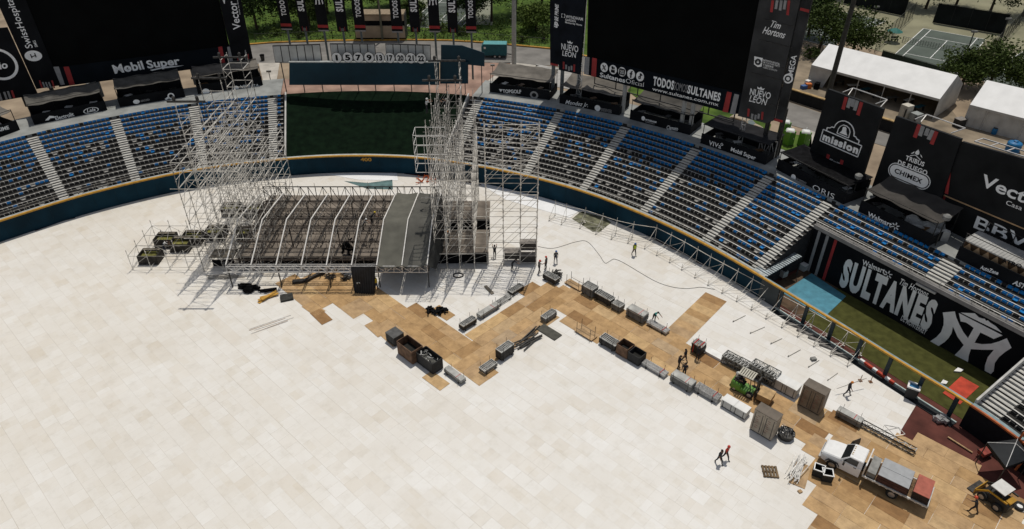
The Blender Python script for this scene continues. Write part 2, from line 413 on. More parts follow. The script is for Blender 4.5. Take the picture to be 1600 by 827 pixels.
# stepped edge along the left wall
edge=[(-40,392),(0,374),(28,366),(48,358),(56,361),(100,345),(118,341),(114,335),(165,322),(176,318),(170,316),(214,303),(228,300),(223,297),(262,286),(275,283),(300,277),(330,279),(345,274),(388,276),(400,271),(414,274),(425,270),(440,273),(456,270),(468,272),(480,270),(500,267.5),(540,266.5),(575,268),(622,267),(632,272),(700,281),(742,287),(800,300),(842,307),(905,325),(940,333),(958,344),(990,357),(1040,384),(1070,398),(1092,412),(1120,424),(1150,441),(1190,466),(1240,500),(1285,533),(1330,560),(1372,585),(1408,606),(1438,622)]
P=[at(x,y,0.0) for x,y in edge]
P+= [at(1408,672,0),at(1405,692,0),at(1512,757,0),at(1600,812,0),np.array([60,10,0]),np.array([60,-30,0]),np.array([-90,-30,0]),np.array([-95,55,0])]
from mathutils.geometry import tessellate_polygon
def flat(name,P,m,th=.06,kind='structure',parent=None):
    Pv=[Vector(tuple(map(float,p))) for p in P]; tri=tessellate_polygon([Pv])
    mb=MB(); nn=len(Pv); low=[p-Vector((0,0,th)) for p in Pv]
    mb.add(Pv+low,[tuple(t) if (Pv[t[1]]-Pv[t[0]]).cross(Pv[t[2]]-Pv[t[0]]).z>0 else tuple(t)[::-1] for t in tri]+[(i,(i+1)%nn,nn+(i+1)%nn,nn+i) for i in range(nn)])
    o=mb.build(name,m,parent)
    if kind: o['kind']=kind
    return o
flat('event_floor',P,FM,.055)

mb=MB(); strip(mb,S_LE-.3,S_B1+.3,[(BD+.35,0),(BD+.35,6.7),(DB,6.7)],1.0)
tag(mb.build('service_yard',M('pink_paving',(.34,.22,.17),.9,var=.2,scale=.4,detail=6)),kind='structure')
# ================================================================ SUNKEN BULLPEN
def gz(px,py,z=0): return Vector(tuple(at(px,py,z)))
def part_poly(mb,pts,h,mi=0):
    Pv=[Vector(p) for p in pts]; h=Vector(h); tri=tessellate_polygon([Pv]); nn=len(Pv)
    low=[p-h for p in Pv]
    mb.add(Pv+low,[tuple(t) for t in tri]+[tuple(i+nn for i in t)[::-1] for t in tri]+[(i,(i+1)%nn,nn+(i+1)%nn,nn+i) for i in range(nn)],mi); return mb
olive=M('olive_turf',(.066,.068,.020),.95,var=.16,scale=1.5,detail=8,spec=.08)
da=D0+.25; db=rowd(BR0)-.06
n=14;P=[cpos(S_RE+.3+(S_N0-S_RE-.6)*i/n,da,-.035) for i in range(n+1)]+[cpos(S_RE+.3+(S_N0-S_RE-.6)*i/n,db,-.035) for i in range(n,-1,-1)]
flat('bullpen_turf',P,olive,.02)
P=[cpos(S_RE+.3,da,-.03),cpos(S_RE+5.5,da,-.03),cpos(S_RE+4.6,db,-.03),cpos(S_RE+.3,db,-.03)]
flat('bullpen_dirt',P,M('brown_soil',(.10,.065,.04),.95,var=.3,scale=1),.02)
mb=MB(); Pm=[gz(1227,454,.01),gz(1268,427,.01),gz(1322,463,.01),gz(1291,493,.01)]
mb.prism(Pm,(0,0,-.02)); mb.add([Pm[3],Pm[0],Pm[0]+Vector((-.3,-.5,-.02)),Pm[3]+Vector((-.2,-.45,-.02))],[(0,1,2,3)])
tag(mb.build('ground_cover_sheet',M('blue_tarpaulin',(.07,.24,.32),.7,var=.14,scale=1.2,detail=6)),'large blue tarpaulin laid flat on the turf of the sunken bullpen','tarpaulin')
mb=MB(); mb.prism([gz(1473,614,.01),gz(1501.6,588,.01),gz(1530,604,.01),gz(1500,632,.01)],(0,0,-.02))
tag(mb.build('red_mat',M('red_mat',(.50,.06,.03),.8,var=.18,scale=1.2)),'bright red mat on the bullpen turf at the foot of the right end stairs','mat')
for (x,y,l) in ((1499,580,.6),(1476,599,.45)):
    mb=MB(); c=gz(x,y,.0); mb.prism([c+Vector(q) for q in ((-l,-.1,0),(0,-.2,0),(l*.7,.1,0),(0,.35,0))],(0,0,.12))
    tag(mb.build('home_plate',white),'white rubber plate lying in the shade of the mural' if x==1499 else 'small white rubber plate on the sunlit olive turf','plate')
# mural wall with lettering
ma=cpos(S_RE+.15,db+.02,0); mbb=cpos(S_N0-.1,db+.02,0)
mid=max(0,max(( (cpos(S_RE+(S_N0-S_RE)*i/20,db,0)-ma).dot(Vector((-(mbb-ma).y,(mbb-ma).x,0)).normalized()) for i in range(21)),key=lambda v:-v))
MU=Board(ma,mbb); off=-min(0,min((cpos(S_RE+(S_N0-S_RE)*i/20,db,0)-ma).dot(-MU.n) for i in range(21)))
MU=Board(Vector(ma)+MU.n*(off+.06),Vector(mbb)+MU.n*(off+.06))
mt=thing('mural_wall','tall black mural wall behind the bullpen with huge grey team lettering and emblem','wall',(MU.a[0],MU.a[1],0))
L=(Vector(mbb)-Vector(ma)).length; o3=Vector((MU.a[0],MU.a[1],0)); zt=rowz(BR0)-.02
mb=MB(); mb.prism([o3,o3+MU.u*L,o3+MU.u*L+Vector((0,0,zt)),o3+Vector((0,0,zt))],-MU.n*.05); mb.build('wall_face',M('mural_black',(.008,.009,.011),.75,var=.2,scale=.4,spec=.08),mt)
mb=MB(); mb.prism([o3+Vector((0,0,zt))+MU.n*.1,o3+MU.u*L+Vector((0,0,zt))+MU.n*.1,o3+MU.u*L+Vector((0,0,zt))-MU.n*.45,o3+Vector((0,0,zt))-MU.n*.45],(0,0,.42)); mb.build('parapet',M('parapet_grey',(.26,.25,.24),.8,var=.15,scale=1),mt)
mlet=M('mural_lettering',(.80,.81,.80),.7,var=.05,scale=1)
MU.text('SULTANES',(1311,443),(1452,515),(1324,407),mlet,mt,bold=.058,space=1.2,name='team_lettering')
MU.text('DE MONTERREY',(1407,500),(1446,523),(1409,492),mlet,mt,bold=.02,space=1.08,name='town_lettering')
MU.text('Walmart',(1347,413.5),(1382,428),(1348.5,405.5),letter,mt,bold=.02,space=1.08,name='sponsor_lettering')
MU.text('Tim Hortons',(1405.5,444),(1449,465),(1408.5,435),letter,mt,shear=.35,bold=.01,space=1.05,name='sponsor_lettering')
def star(bd,cx,cy,r,mat,par,n=6):
    c=bd.p(cx,cy)+bd.n*.03; mb=MB()
    for i in range(n):
        a=math.pi/2+2*math.pi*i/n; d=bd.u*math.cos(a)+Vector((0,0,math.sin(a)))
        mb.bar(c+d*r*.35,c+d*r,r*.13)
    return mb.build('spark_symbol',mat,par)
star(MU,1388,429,.42,letter,mt)
Eo=lambda q:(1440+q[0]/6.3625,470+q[1]/6.3625)
em=[(212,117),(332,106),(345,165),(375,235),(415,310),(462,372),(520,270),(480,240),(440,215),(390,205),(372,122),(806,345),(718,380),(650,345),(585,315),(527,418),(600,432),(690,428),(770,405),(848,372),(895,468),(830,510),(770,560),(728,620),(718,700),(690,728),(628,695),(632,640),(660,560),(720,487),(600,487),(490,480),(470,545),(462,608),(330,540),(380,490),(420,440),(360,360),(312,255),(300,320),(270,370),(230,410),(170,450),(86,403),(150,360),(195,310),(220,240),(222,180)]
crown=[(390,118),(530,125),(570,165),(600,175),(630,180),(640,200),(660,195),(680,215),(710,235),(740,255),(800,318)]
def flatshape(bd,pts,mat,par,name,off=.03,th=.02):
    return part_poly(MB(),[bd.p(*q)+bd.n*off for q in pts],bd.n*th).build(name,mat,par)
flatshape(MU,[Eo(q) for q in em],mlet,mt,'team_emblem'); flatshape(MU,[Eo(q) for q in crown],mlet,mt,'emblem_crown')
# the emblem in unit form, reused on the small banners
def emblem_uv():
    P=[MU.p(*Eo(q)) for q in em+crown]; u=[(p-o3).dot(MU.u) for p in P]; v=[p.z for p in P]
    u0,u1,v0,v1=min(u),max(u),min(v),max(v); Q=[((a-u0)/(u1-u0),(b-v0)/(v1-v0)) for a,b in zip(u,v)]
    return Q[:len(em)],Q[len(em):]
EUV=emblem_uv()
for x0,x1,m_ in ((1262,1267,greylet),(1271,1276,greylet),(1280,1284.5,redm)):
    a=o3+MU.u*(.6+(x0-1262)*.11); b=a+MU.u*.32
    MB().prism([a+MU.n*.02,b+MU.n*.02,b+MU.n*.02+Vector((0,0,zt-.1)),a+MU.n*.02+Vector((0,0,zt-.1))],-MU.n*.02).build('wall_stripe',m_,mt)
# rail over the mural
mb=MB()
for zz in (.55,1.0): mb.bar(o3+Vector((0,0,zt+zz))-MU.n*.2,o3+MU.u*L+Vector((0,0,zt+zz))-MU.n*.2,.035)
for i in range(16):
    p=o3+MU.u*(L*i/15)-MU.n*.2; mb.bar(p+Vector((0,0,zt)),p+Vector((0,0,zt+1.0)),.03)
mb.build('guard_rail',MATS['rail_grey'],mt)
# bullpen fence
ft=thing('bullpen_fence','open fence with dark posts and yellow top rail in front of the bullpen','fence',cpos((S_RE+S_N0)/2,0,0))
sA=sof(1215,452)
mb=MB(); strip(mb,S_RE+.82,sA,[(.02,0),(.02,WZ-.12),(.2,WZ-.12),(.2,0)],.5); mb.build('solid_panel',M('fence_grey',(.035,.045,.05),.6,var=.2,scale=.5),ft)
mb=MB(); strip(mb,S_RE+.82,S_N0+.05,[(-.03,WZ-.1),(-.03,WZ+.06),(.16,WZ+.06),(.16,WZ-.1)],.5,close=True); mb.build('top_rail',yellow,ft)
mb=MB(); strip(mb,S_RE+.82,S_N0+.05,[(.17,WZ-.1),(.17,WZ+.05),(.33,WZ+.05),(.33,WZ-.1)],.5,close=True); mb.build('back_rail',M('rail_teal',(.22,.30,.32),.6,var=.1),ft)
mb=MB(); strip(mb,sA,S_N0-.3,[(0,0),(0,.13),(.12,.13),(.12,0)],.5,close=True); mb.build('bottom_rail',M('kerb_pale',(.42,.50,.48),.7,var=.1),ft)
mb=MB(); strip(mb,sA,S_N0-.3,[(-.75,-.02),(-.75,.02),(-.05,.02),(-.05,-.02)],.5,close=True); mb.build('base_strip',M('strip_black',(.006,.01,.013),.5,var=.2),ft)  # near-black band along the foot of the fence
s=sA+.3
while s<S_N0-.5:
    c=cpos(s,.12,0); nrm=cnorm(s)
    mb=MB(); mb.box((c.x,c.y,(WZ-.1)/2),(.34,.16,WZ-.1),math.atan2(nrm.y,nrm.x)+math.pi/2); mb.build('post',M('post_teal',(.008,.022,.03),.5,var=.15),ft)
    s+=2.95
# corrugated lean-to
lt=thing('metal_shelter','corrugated metal shelter roof beside the stair end of the right grandstand','shelter',gz(1200,440))
Pq=[gz(1177,421,2.3),gz(1197,433,2.2),gz(1253,401,2.7),gz(1236,391,2.8)]
mb=MB(); mb.prism(Pq,(0,0,-.04))
for i in range(17):
    t=(i+.3)/17; a=Pq[0].lerp(Pq[3],t); b=Pq[1].lerp(Pq[2],t); mb.bar(a+Vector((0,0,.03)),b+Vector((0,0,.03)),.06)
mb.build('roof_sheet',M('corrugated_zinc',(.30,.34,.36),.4,.5,var=.25,scale=1.5),lt)
for q in Pq:
    MB().bar(q*1.0-Vector((0,0,.05)),(q.x,q.y,0),.05).build('post',darksteel,lt)
pm=thing('pitching_machine','small white machine standing in the shade of the bullpen','machine',gz(1222,436))
b=gz(1222,436); MB().box((b.x,b.y,.75),(.7,.6,.7),.5).build('cabinet',M('dull_white',(.40,.40,.38),.6,var=.15),pm)
for dx,dy in ((-.25,-.2),(.25,-.2),(0,.25)): MB().bar((b.x,b.y,.45),(b.x+dx*1.5,b.y+dy*1.5,0),.03).build('leg',darksteel,pm)
MB().lathe((b.x+.1,b.y,1.1),[(.05,0),(.22,.02),(.22,.16),(.05,.18)],10).build('wheel',M('rubber',(.03,.03,.03),.8,var=.1),pm)
bx=thing('storage_bin','pale plastic storage bin by the stripes of the mural','bin',gz(1256,421))
b=gz(1256,421); MB().box((b.x,b.y,.35),(.9,.6,.7),.6).build('body',M('pale_plastic',(.45,.5,.5),.5,var=.1),bx); MB().box((b.x,b.y,.74),(.96,.66,.08),.6).build('lid',white,bx)
# orange handrail of the right block
hr=thing('stair_handrail','orange painted steel handrail on the stand at the right edge','handrail',gz(1570,640,2.6))
om=M('orange_paint',(.42,.11,.03),.6,var=.2,scale=2)
for o_ in (0,1.1):
    mb=MB(); sN=S_N0+4.0+o_
    mb.tube([cpos(sN,-.4,.2),cpos(sN+.1,.1,WZ+.7),cpos(sN+.6,4,rowz(4)+1.0),cpos(sN+1.2,DTOP,ZTOP+1.0)],.09)
    for r in (1,4,8,12): 
        q=cpos(sN+.15+r*.075,rowd(r),rowz(r)); mb.bar(q,q+Vector((0,0,1.0)),.05)
    mb.build('rail',om,hr)
mb=MB(); mb.prism([cpos(S_N0,.6,WZ-.3),cpos(S_N0,.6,WZ+.35),cpos(S_N0,DTOP,ZTOP+.45),cpos(S_N0,DTOP,ZTOP)],cpos(S_N0+.16,1,0)-cpos(S_N0,1,0)); mb.build('side_parapet',pale,gs_n)
mb=MB(); strip(mb,S_N0,S_END,[(0,0),(0,WZ-.12),(.3,WZ-.12),(.3,0)],.5)
w2=thing('front_wall','black front wall with orange edge under the right edge stand','wall',cpos(S_N0+4,0,0)); mb.build('padding',M('wall_black',(.006,.007,.010),.7,var=.2,spec=.1),w2)
mb=MB(); strip(mb,S_N0+.06,S_END,[(-.03,WZ-.1),(-.03,WZ+.06),(.14,WZ+.06),(.14,WZ-.1)],.5,close=True); mb.build('top_edge',om,w2)
mb=MB(); strip(mb,S_N0+.06,S_END,[(.15,WZ-.1),(.15,WZ+.04),(.5,WZ+.04),(.5,WZ-.1)],.5,close=True); mb.build('coping',MATS['rail_teal'],w2)
# ================================================================ SEATS
def seat_parts(open_=False):
    V=[];Fc=[];mi=[]
    b=MB()
    prof=[(-.22,.10),(.22,.10),(.235,.26),(.17,.37),(-.17,.37),(-.235,.26)]
    b.prism([(x,.52+.10*(z-.10),z) for x,z in prof],(0,.05,0),0)
    if open_: b.box((0,.34,.15),(.42,.32,.06),0,0)
    else: b.box((0,.46,.20),(.38,.06,.20),0,0)
    b.box((-.245,.48,.12),(.05,.10,.24),0,1); b.box((-.245,.44,.25),(.055,.22,.04),0,1)
    return b
def seat_mesh(open_,m):
    b=seat_parts(open_); me=bpy.data.meshes.new('stadium_seat'); me.from_pydata(b.v,[],b.f)
    me.materials.append(m); me.materials.append(seatg); me.polygons.foreach_set('material_index',b.m); me.update(); return me
spots=[]
def rowseats(s0,s1,r0,ais,aw,tagn):
    iv=sorted([(a-aw/2-.02,a+aw/2+.02) for a in ais]); segs=[];c=s0+.2
    for a,b in iv:
        if a>c+.5: segs.append((c,a))
        c=max(c,b)
    if s1-.2>c+.5: segs.append((c,s1-.2))
    for r in range(r0,NR):
        for a,b in segs:
            # arc length on this row is shorter than on the wall curve
            La=(cpos(a,rowd(r),0)-cpos(b,rowd(r),0)).length; nn=int(La/.52)
            for i in range(nn):
                s=a+(b-a)*(i+.5)/nn; spots.append((s,r,tagn))
rowseats(S_L0+4,S_LE,0,aisles_L,AW,'L'); rowseats(S_R0,S_RE,0,aisles_R,AW,'R'); rowseats(S_RE,S_N0,BR0,aisles_B,1.9,'B'); rowseats(S_N0,S_END-8,0,aisles_N,1.9,'N')
items=[]
rs=random.Random(3)
def clus(s,r): # blocks of blue seats within the charcoal rows
    return math.sin(s*1.9+r*2.3)+math.sin(s*.83-r*1.31+1)+.6*math.sin(s*4.1+r)
for s,r,tn in spots:
    p=cpos(s,rowd(r)+.06,rowz(r)); nr=cnorm(s)
    q=r-(0 if tn!='B' else 0)
    pb=(.95 if q>=11 else .78 if q>=10 else .45 if q>=8 else .34 if q>=4 else .22)
    if tn=='N': pb=.0
    if tn=='B': pb=.72 if r>10 else .30
    if tn=='R' and s>aisles_R[4]: pb=min(1,pb*1.5+.12)
    c=clus(s,r); u=rs.random()*.55+ (1-(c+2.6)/5.2)*.45
    k='b' if u<pb*.86+.04 and pb>0 else 'k'
    op=rs.random()<.09
    dst=(p-Vector((0,0,CAMH))).length
    X=ray and 0
    # inside the picture?
    v=p-Vector((0,0,CAMH)); dep=v.y*math.cos(TH)-v.z*math.sin(TH); up=v.y*math.sin(TH)+v.z*math.cos(TH)
    px=CX+F*v.x/dep; py=CY-F*up/dep
    if -40<px<1660 and -40<py<880: items.append((dst,p,math.atan2(nr.y,nr.x)-math.pi/2,k,op,tn,r,s,(0<px<1595 and 0<py<820)))
items.sort(key=lambda t:t[0])
SM={('k',False):seat_mesh(False,seatk),('k',True):seat_mesh(True,seatg),('b',False):seat_mesh(False,seatb),('b',True):seat_mesh(True,seatb)}
tmp={k:MB() for k in 'kbg'}
cnt=0; rest=MB()
for it in items:
    dst,p,rz,k,op,tn,r,s,vis=it
    if cnt<300 and vis:
        o=bpy.data.objects.new('stadium_seat',SM[(k,op)]); COL.objects.link(o); o.location=p; o.rotation_euler=(0,0,rz); cnt+=1
        if tn=='N': lb='charcoal folding stadium seat in the block at the right edge below the mural';g='charcoal seats in the right edge block'
        elif tn=='B':
            if k=='b': lb='blue folding stadium seat in the narrow upper rows above the black mural';g='blue seats above the mural'
            else: lb='charcoal stadium seat among the blue ones in the rows above the mural';g='charcoal seats above the mural'
        elif tn=='R':
            if k=='b': lb='blue folding stadium seat in the big right grandstand next to the bullpen';g='blue seats in the right grandstand'
            else: lb='charcoal folding stadium seat in the big right grandstand next to the bullpen';g='charcoal seats in the right grandstand'
        else: lb='folding stadium seat in the left grandstand';g='seats in the left grandstand'
        if op and k=='k': lb=lb.replace('charcoal','pale grey opened').replace(' folding',''); g=g.replace('charcoal','grey opened')
        tag(o,lb,'seat',g)
    else:
        b=seat_parts(op); m=Matrix.Translation(p)@Matrix.Rotation(rz,4,'Z')
        base={'k':0,'b':1}[k]
        if op and k=='k': base=2
        ofs=len(rest.v); rest.v+=[tuple(m@Vector(v)) for v in b.v]; rest.f+=[tuple(i+ofs for i in f) for f in b.f]; rest.m+=[base if q==0 else 2 for q in b.m]
o=rest.build('stadium_seats',[seatk,seatb,seatg]); tag(o,'rows of charcoal and blue folding seats filling the far parts of the grandstands','seats',kind='stuff')
# ================================================================ HOSPITALITY BOOTHS ON THE CONCOURSE
BANNER=1.35
def booth(label,bl,br,roof='cloth',depth=3.8,seed=0,logos=(),roofm=None,hroof=2.75):
    rr=random.Random(seed)
    A=Vector(tuple(at(*bl,ZTOP))); B=Vector(tuple(at(*br,ZTOP))); bd=Board(A,B); L=(B-A).length; u=bd.u; bk=-bd.n
    t=thing('hospitality_booth',label,'booth',(A+B)/2,0,'hospitality booths along the concourse')
    up=Vector((0,0,1))
    MB().prism([A,B,B+up*BANNER,A+up*BANNER],bk*.08).build('front_banner',black,t)
    MB().prism([A+bk*.08,A+bk*depth,A+bk*depth+up*1.05,A+bk*.08+up*1.05],u*.06).build('side_panel',charcoal,t)
    MB().prism([B+bk*.08,B+bk*depth,B+bk*depth+up*1.05,B+bk*.08+up*1.05],-u*.06).build('side_panel',charcoal,t)
    for i in range(4):
        for d in (.15,depth-.1):
            q=A+u*(L*(i/3)*.98+.1)+bk*d
            if i in (0,3) or d>1: MB().bar(q,q+up*hroof,.05).build('post',darksteel,t)
    MB().prism([A+bk*depth,B+bk*depth,B+bk*depth+up*(1.1 if seed in (5,10) else 1.9),A+bk*depth+up*(1.1 if seed in (5,10) else 1.9)],-bk*.05).build('interior_dark_sheet',charcoal,t)  # dark sheet added at the rear to darken the open booth interior
    mb=MB(); mb.bar(A+bk*.15+up*hroof,B+bk*.15+up*hroof,.04); mb.bar(A+bk*depth+up*hroof,B+bk*depth+up*hroof,.04)
    mb.build('roof_frame',darksteel,t)
    # sagging roof cloth
    if roof!='none':
        nx,ny=14,6; V=[];Fc=[]
        d0,d1=(.25,depth+.3) if roof=='cloth' else (-.1,depth+.2)
        for j in range(ny+1):
            for i in range(nx+1):
                a=i/nx;b=j/ny
                z=hroof+.05-.30*math.sin(math.pi*((a*3)%1))*(.5+.5*math.sin(math.pi*b))*(1 if roof=='cloth' else .35)-.25*math.sin(math.pi*b)+rr.uniform(-.03,.03)+((.28*b-.25 if seed in (2,3,4) else .6*b-.25) if roof=='cloth' else .2*math.sin(math.pi*b))
                V.append(A+u*(L*a)+bk*(d0+(d1-d0)*b)+up*z)
        for j in range(ny):
            for i in range(nx): Fc.append((j*(nx+1)+i,j*(nx+1)+i+1,(j+1)*(nx+1)+i+1,(j+1)*(nx+1)+i))
        mb=MB(); k=len(V); mb.add(V+[v-up*.03 for v in V],Fc+[tuple(q+k for q in f)[::-1] for f in Fc]); mb.build('roof_cloth',roofm or shade,t,smooth=True)
    # counter and tables inside
    short=label.split(',')[0]; short=(short[:short.index('booth')+5] if short.index('booth')>6 else short)
    if seed==5: short='golf lettering booth'
    n=max(2,int(L/2.6))
    for i in range(n):
        c=A+u*(L*(i+.5)/n+rr.uniform(-.4,.4))+bk*(1.2+rr.random()*.9)
        tb=thing('bar_table',f'{["first","second","third","fourth","fifth","sixth","seventh"][i]} table from the left in the {short}','table',c,rr.random())
        mm=rr.choice([white,darksteel,M('wood_top',(.20,.11,.05),.6,var=.2)])
        MB().box(c+Vector((0,0,.98)),(.9,.6,.06),rr.random()).build('top',mm,tb); MB().bar(c,c+Vector((0,0,.95)),.05).build('stem',darksteel,tb); MB().lathe(c,[(.26,0),(.24,.04),(.05,.06)],10).build('base',darksteel,tb)
        for k in range(2):
            ang=rr.uniform(0,6.3); d=c+Vector((math.cos(ang)*.75,math.sin(ang)*.75,0))
            st=thing('bar_stool',f'stool at the {["first","second","third","fourth","fifth","sixth","seventh"][i]} table from the left in the {short}','stool',d,ang,None); st['group']=f'stools at table {i+1} in the {short}'
            sb=MB(); sb.box(d+Vector((0,0,.72)),(.4,.4,.07),ang); sb.build('seat',rr.choice([darksteel,seatg,darksteel]),st)
            for a in range(4): MB().bar(d+Vector((.15*math.cos(a*1.57+.78),.15*math.sin(a*1.57+.78),.7)),d+Vector((.2*math.cos(a*1.57+.78),.2*math.sin(a*1.57+.78),0)),.018).build('leg',darksteel,st)
    for lg in logos:
        k=dict(lg[4]) if len(lg)>4 else {}
        bd.text(lg[0],lg[1],lg[2],lg[3],k.pop('mat',letter),t,name='banner_lettering',off=.01,**k)
    return t,bd
def zz(ox,oy,s): return lambda x,y:(ox+x/s,oy+y/s)
z1=zz(0,0,3.81); z3=zz(760,0,3.81); z8=zz(900,170,3.81); zr=zz(1180,170,3.81); zm=zz(1180,370,3.81)
t,b=booth('leftmost booth under the round logo board',(-62,237),(31.5,203),logos=[('BE PRIME',z1(-70,800),z1(55,768),z1(-70,778),{'bold':.03})],seed=1)
t,b=booth('second booth from the left, below the big left screen, white arrow on banner',(53.8,195.5),(168,172),logos=[('Electrolit',z1(333,716),z1(443,690),z1(333,692),{'bold':.02}),('Lala',z1(518,670),z1(570,660),z1(518,650),{'shear':.3,'bold':.02})],seed=2,roofm=tarp)
def ringpoly(bd,c,rx,ry,mat,par,name,r0=.8,off=.03,n=28,a0=0,a1=2*math.pi):
    C=bd.p(*c)+bd.n*off; up=Vector((0,0,1)); V=[];Fc=[]
    for i in range(n+1):
        a=a0+(a1-a0)*i/n; d=bd.u*math.cos(a)*rx+up*math.sin(a)*ry
        V+=[C+d,C+d*r0]
    for i in range(n): Fc.append((2*i,2*i+2,2*i+3,2*i+1))
    return MB().add(V,Fc).build(name,mat,par)
def disc(bd,c,rx,ry,mat,par,name,off=.03,n=28):
    C=bd.p(*c)+bd.n*off; up=Vector((0,0,1))
    return part_poly(MB(),[C+bd.u*math.cos(2*math.pi*i/n)*rx+up*math.sin(2*math.pi*i/n)*ry for i in range(n)],bd.n*.015).build(name,mat,par)
ringpoly(b,z1(542,658),.95,.42,letter,t,'banner_oval',.86)
flatshape(b,[z1(268,718),z1(295,690),z1(322,692),z1(325,702),z1(300,704),z1(290,716)],letter,t,'arrow_symbol')
t,b=booth('third booth from the left, below the right end of the left screen',(187.7,168),(290,151.5),logos=[('AEROLINEA',z1(838,608),z1(893,597),z1(838,597),{'bold':.02,'mat':greylet})],seed=3,roofm=tarp)
disc(b,z1(812,606),.42,.30,letter,t,'banner_symbol'); ringpoly(b,z1(1018,572),.45,.45,letter,t,'banner_ring',.6); 
flatshape(b,[z1(980,590),z1(1005,572),z1(1010,584),z1(990,596)],letter,t,'banner_horn')
t,b=booth('fourth booth from the left, behind the left scaffold tower',(309.7,147.5),(411,133),logos=[('VIDUSA',z1(1432,528),z1(1545,520),z1(1432,508),{'bold':.02})],seed=4,roofm=shade)
disc(b,z1(1406,525),.36,.36,letter,t,'banner_symbol'); disc(b,z1(1226,545),.5,.42,letter,t,'banner_emblem')
t,b=booth('first booth right of the turf slope, with golf lettering and taupe roof cloth',(765.2,143.8),(858.4,156.7),logos=[('TOPGOLF',z3(98,553),z3(208,556),z3(98,533),{'bold':.03}),('MONTERREY',z3(110,562),z3(180,566),z3(110,556),{'mat':greylet})],seed=5)
flatshape(b,[z3(75,530),z3(95,533),z3(86,549)],letter,t,'shield_symbol'); ringpoly(b,z3(284,566),.62,.55,greylet,t,'banner_emblem',.55)
t,b=booth('handwritten lettering booth below the left end of the right screen',(874,161.4),(967.4,180.6),logos=[('Mendez Jr.',z3(470,618),z3(605,638),z3(474,595),{'shear':.4,'bold':.005}),('INSTITUTO',z3(682,652),z3(745,664),z3(682,643),{'bold':.03,'mat':greylet}),('DE NUEVO LEON',z3(682,661),z3(745,673),z3(682,653),{'bold':.03,'mat':greylet})],seed=6)
disc(b,z3(662,644),.42,.42,letter,t,'banner_symbol')
t,b=booth('dark roofed booth under the right half of the right screen',(983.6,186.4),(1077.6,211.3),logos=[('WYNDHAM',z3(945,717),z3(1012,734),z3(945,706),{'bold':.03}),('GARDEN',z3(945,728),z3(1000,742),z3(945,720),{'bold':.02,'mat':greylet}),('Clamato',z3(1074,769),z3(1141,778),z3(1078,747),{'shear':.3,'bold':.01})],seed=7,roofm=M('dark_shade_cloth',(.075,.07,.062),.85,var=.2,scale=.7))
disc(b,z3(934,705),.26,.3,letter,t,'banner_symbol')
t,b=booth('black canopy booth under the tall grey banner tower',(1094,223.8),(1195.3,258),roof='canopy',roofm=charcoal,logos=[('VIVa',z8(790,213),z8(862,238),z8(793,187),{'bold':.012,'space':1.1}),('Mobil Super',z8(921,250),z8(1068,305),z8(925,228),{'bold':.025})],seed=8,hroof=2.55)
ringpoly(b,z8(869,212),.17,.17,letter,t,'degree_ring',.6)
t,b=booth('low black booth below the board with the bell emblem',(1212.3,264.5),(1317.3,319.6),roof='canopy',roofm=blackcloth,logos=[('ORIS',zr(340,478),zr(468,540),zr(345,447),{'bold':-.005,'space':1.05}),('GOBIERNO',zr(246,420),zr(305,447),zr(246,411),{'bold':.03,'mat':greylet}),('DE MEXICO',zr(240,429),zr(300,457),zr(242,420),{'bold':.03,'mat':greylet})],seed=9,hroof=2.2)
disc(b,zr(228,408),.34,.34,letter,t,'banner_symbol')
t,b=booth('bright interior booth below the pill logo board',(1340.6,330),(1450.4,385.3),logos=[('Walmart',zr(668,640),zr(810,707),zr(674,612),{'bold':.025})],seed=10,roofm=M('dark_awning',(.055,.05,.045),.85,var=.2,scale=.7))
star(b,*zr(836,700),.42,letter,t)
ab=t
t,b=booth('rightmost booth with pale metal roof and timber front',(1492.4,402.8),(1625,469),roof='none',logos=[('AutoZone',zm(1338,190),zm(1446,228),zm(1343,168),{'bold':.03,'shear':.25}),('ASTRO',zm(1530,280),zm(1660,335),zm(1540,255),{'bold':.03,'shear':.3})],seed=11)
A=gz(1492.4,402.8,ZTOP);B=gz(1625,469,ZTOP);bk=-b.n;up=Vector((0,0,1))
mb=MB(); q=[A+bk*.3+up*2.0,B+bk*.3+up*2.0,B+bk*2.7+up*2.15,A+bk*2.7+up*2.15]; mb.prism(q,(0,0,-.12))
for i in range(26):
    f_=i/25; mb.bar(q[0].lerp(q[1],f_)+up*.02,q[3].lerp(q[2],f_)+up*.02,.03)
mb.build('metal_roof',M('pale_roof_sheet',(.40,.40,.39),.5,.2,var=.12,scale=.8),t)
MB().prism([A+bk*.6+up*.9,B+bk*.6+up*.9,B+bk*.6+up*1.85,A+bk*.6+up*1.85],bk*.06).build('timber_front',M('brown_timber',(.10,.055,.025),.7,var=.3,scale=1),t)
LL=(B-A).length
for i in range(9):
    a=A+b.u*(LL*(i+.1)/9)+bk*.57+up*1.05; c=a+b.u*(LL*.45/9)+up*.7; e_=a+b.u*(LL*.8/9)
    MB().prism([a,e_,c],bk*.02).build('timber_triangle',M('pale_timber',(.55,.36,.20),.7,var=.15,scale=1),t)
text3('ATRO',b.p(*zm(1466,148))-bk*.02,b.p(*zm(1585,190))-bk*.02,b.p(*zm(1480,128))-bk*.02,b.n,black,t,bold=.03)
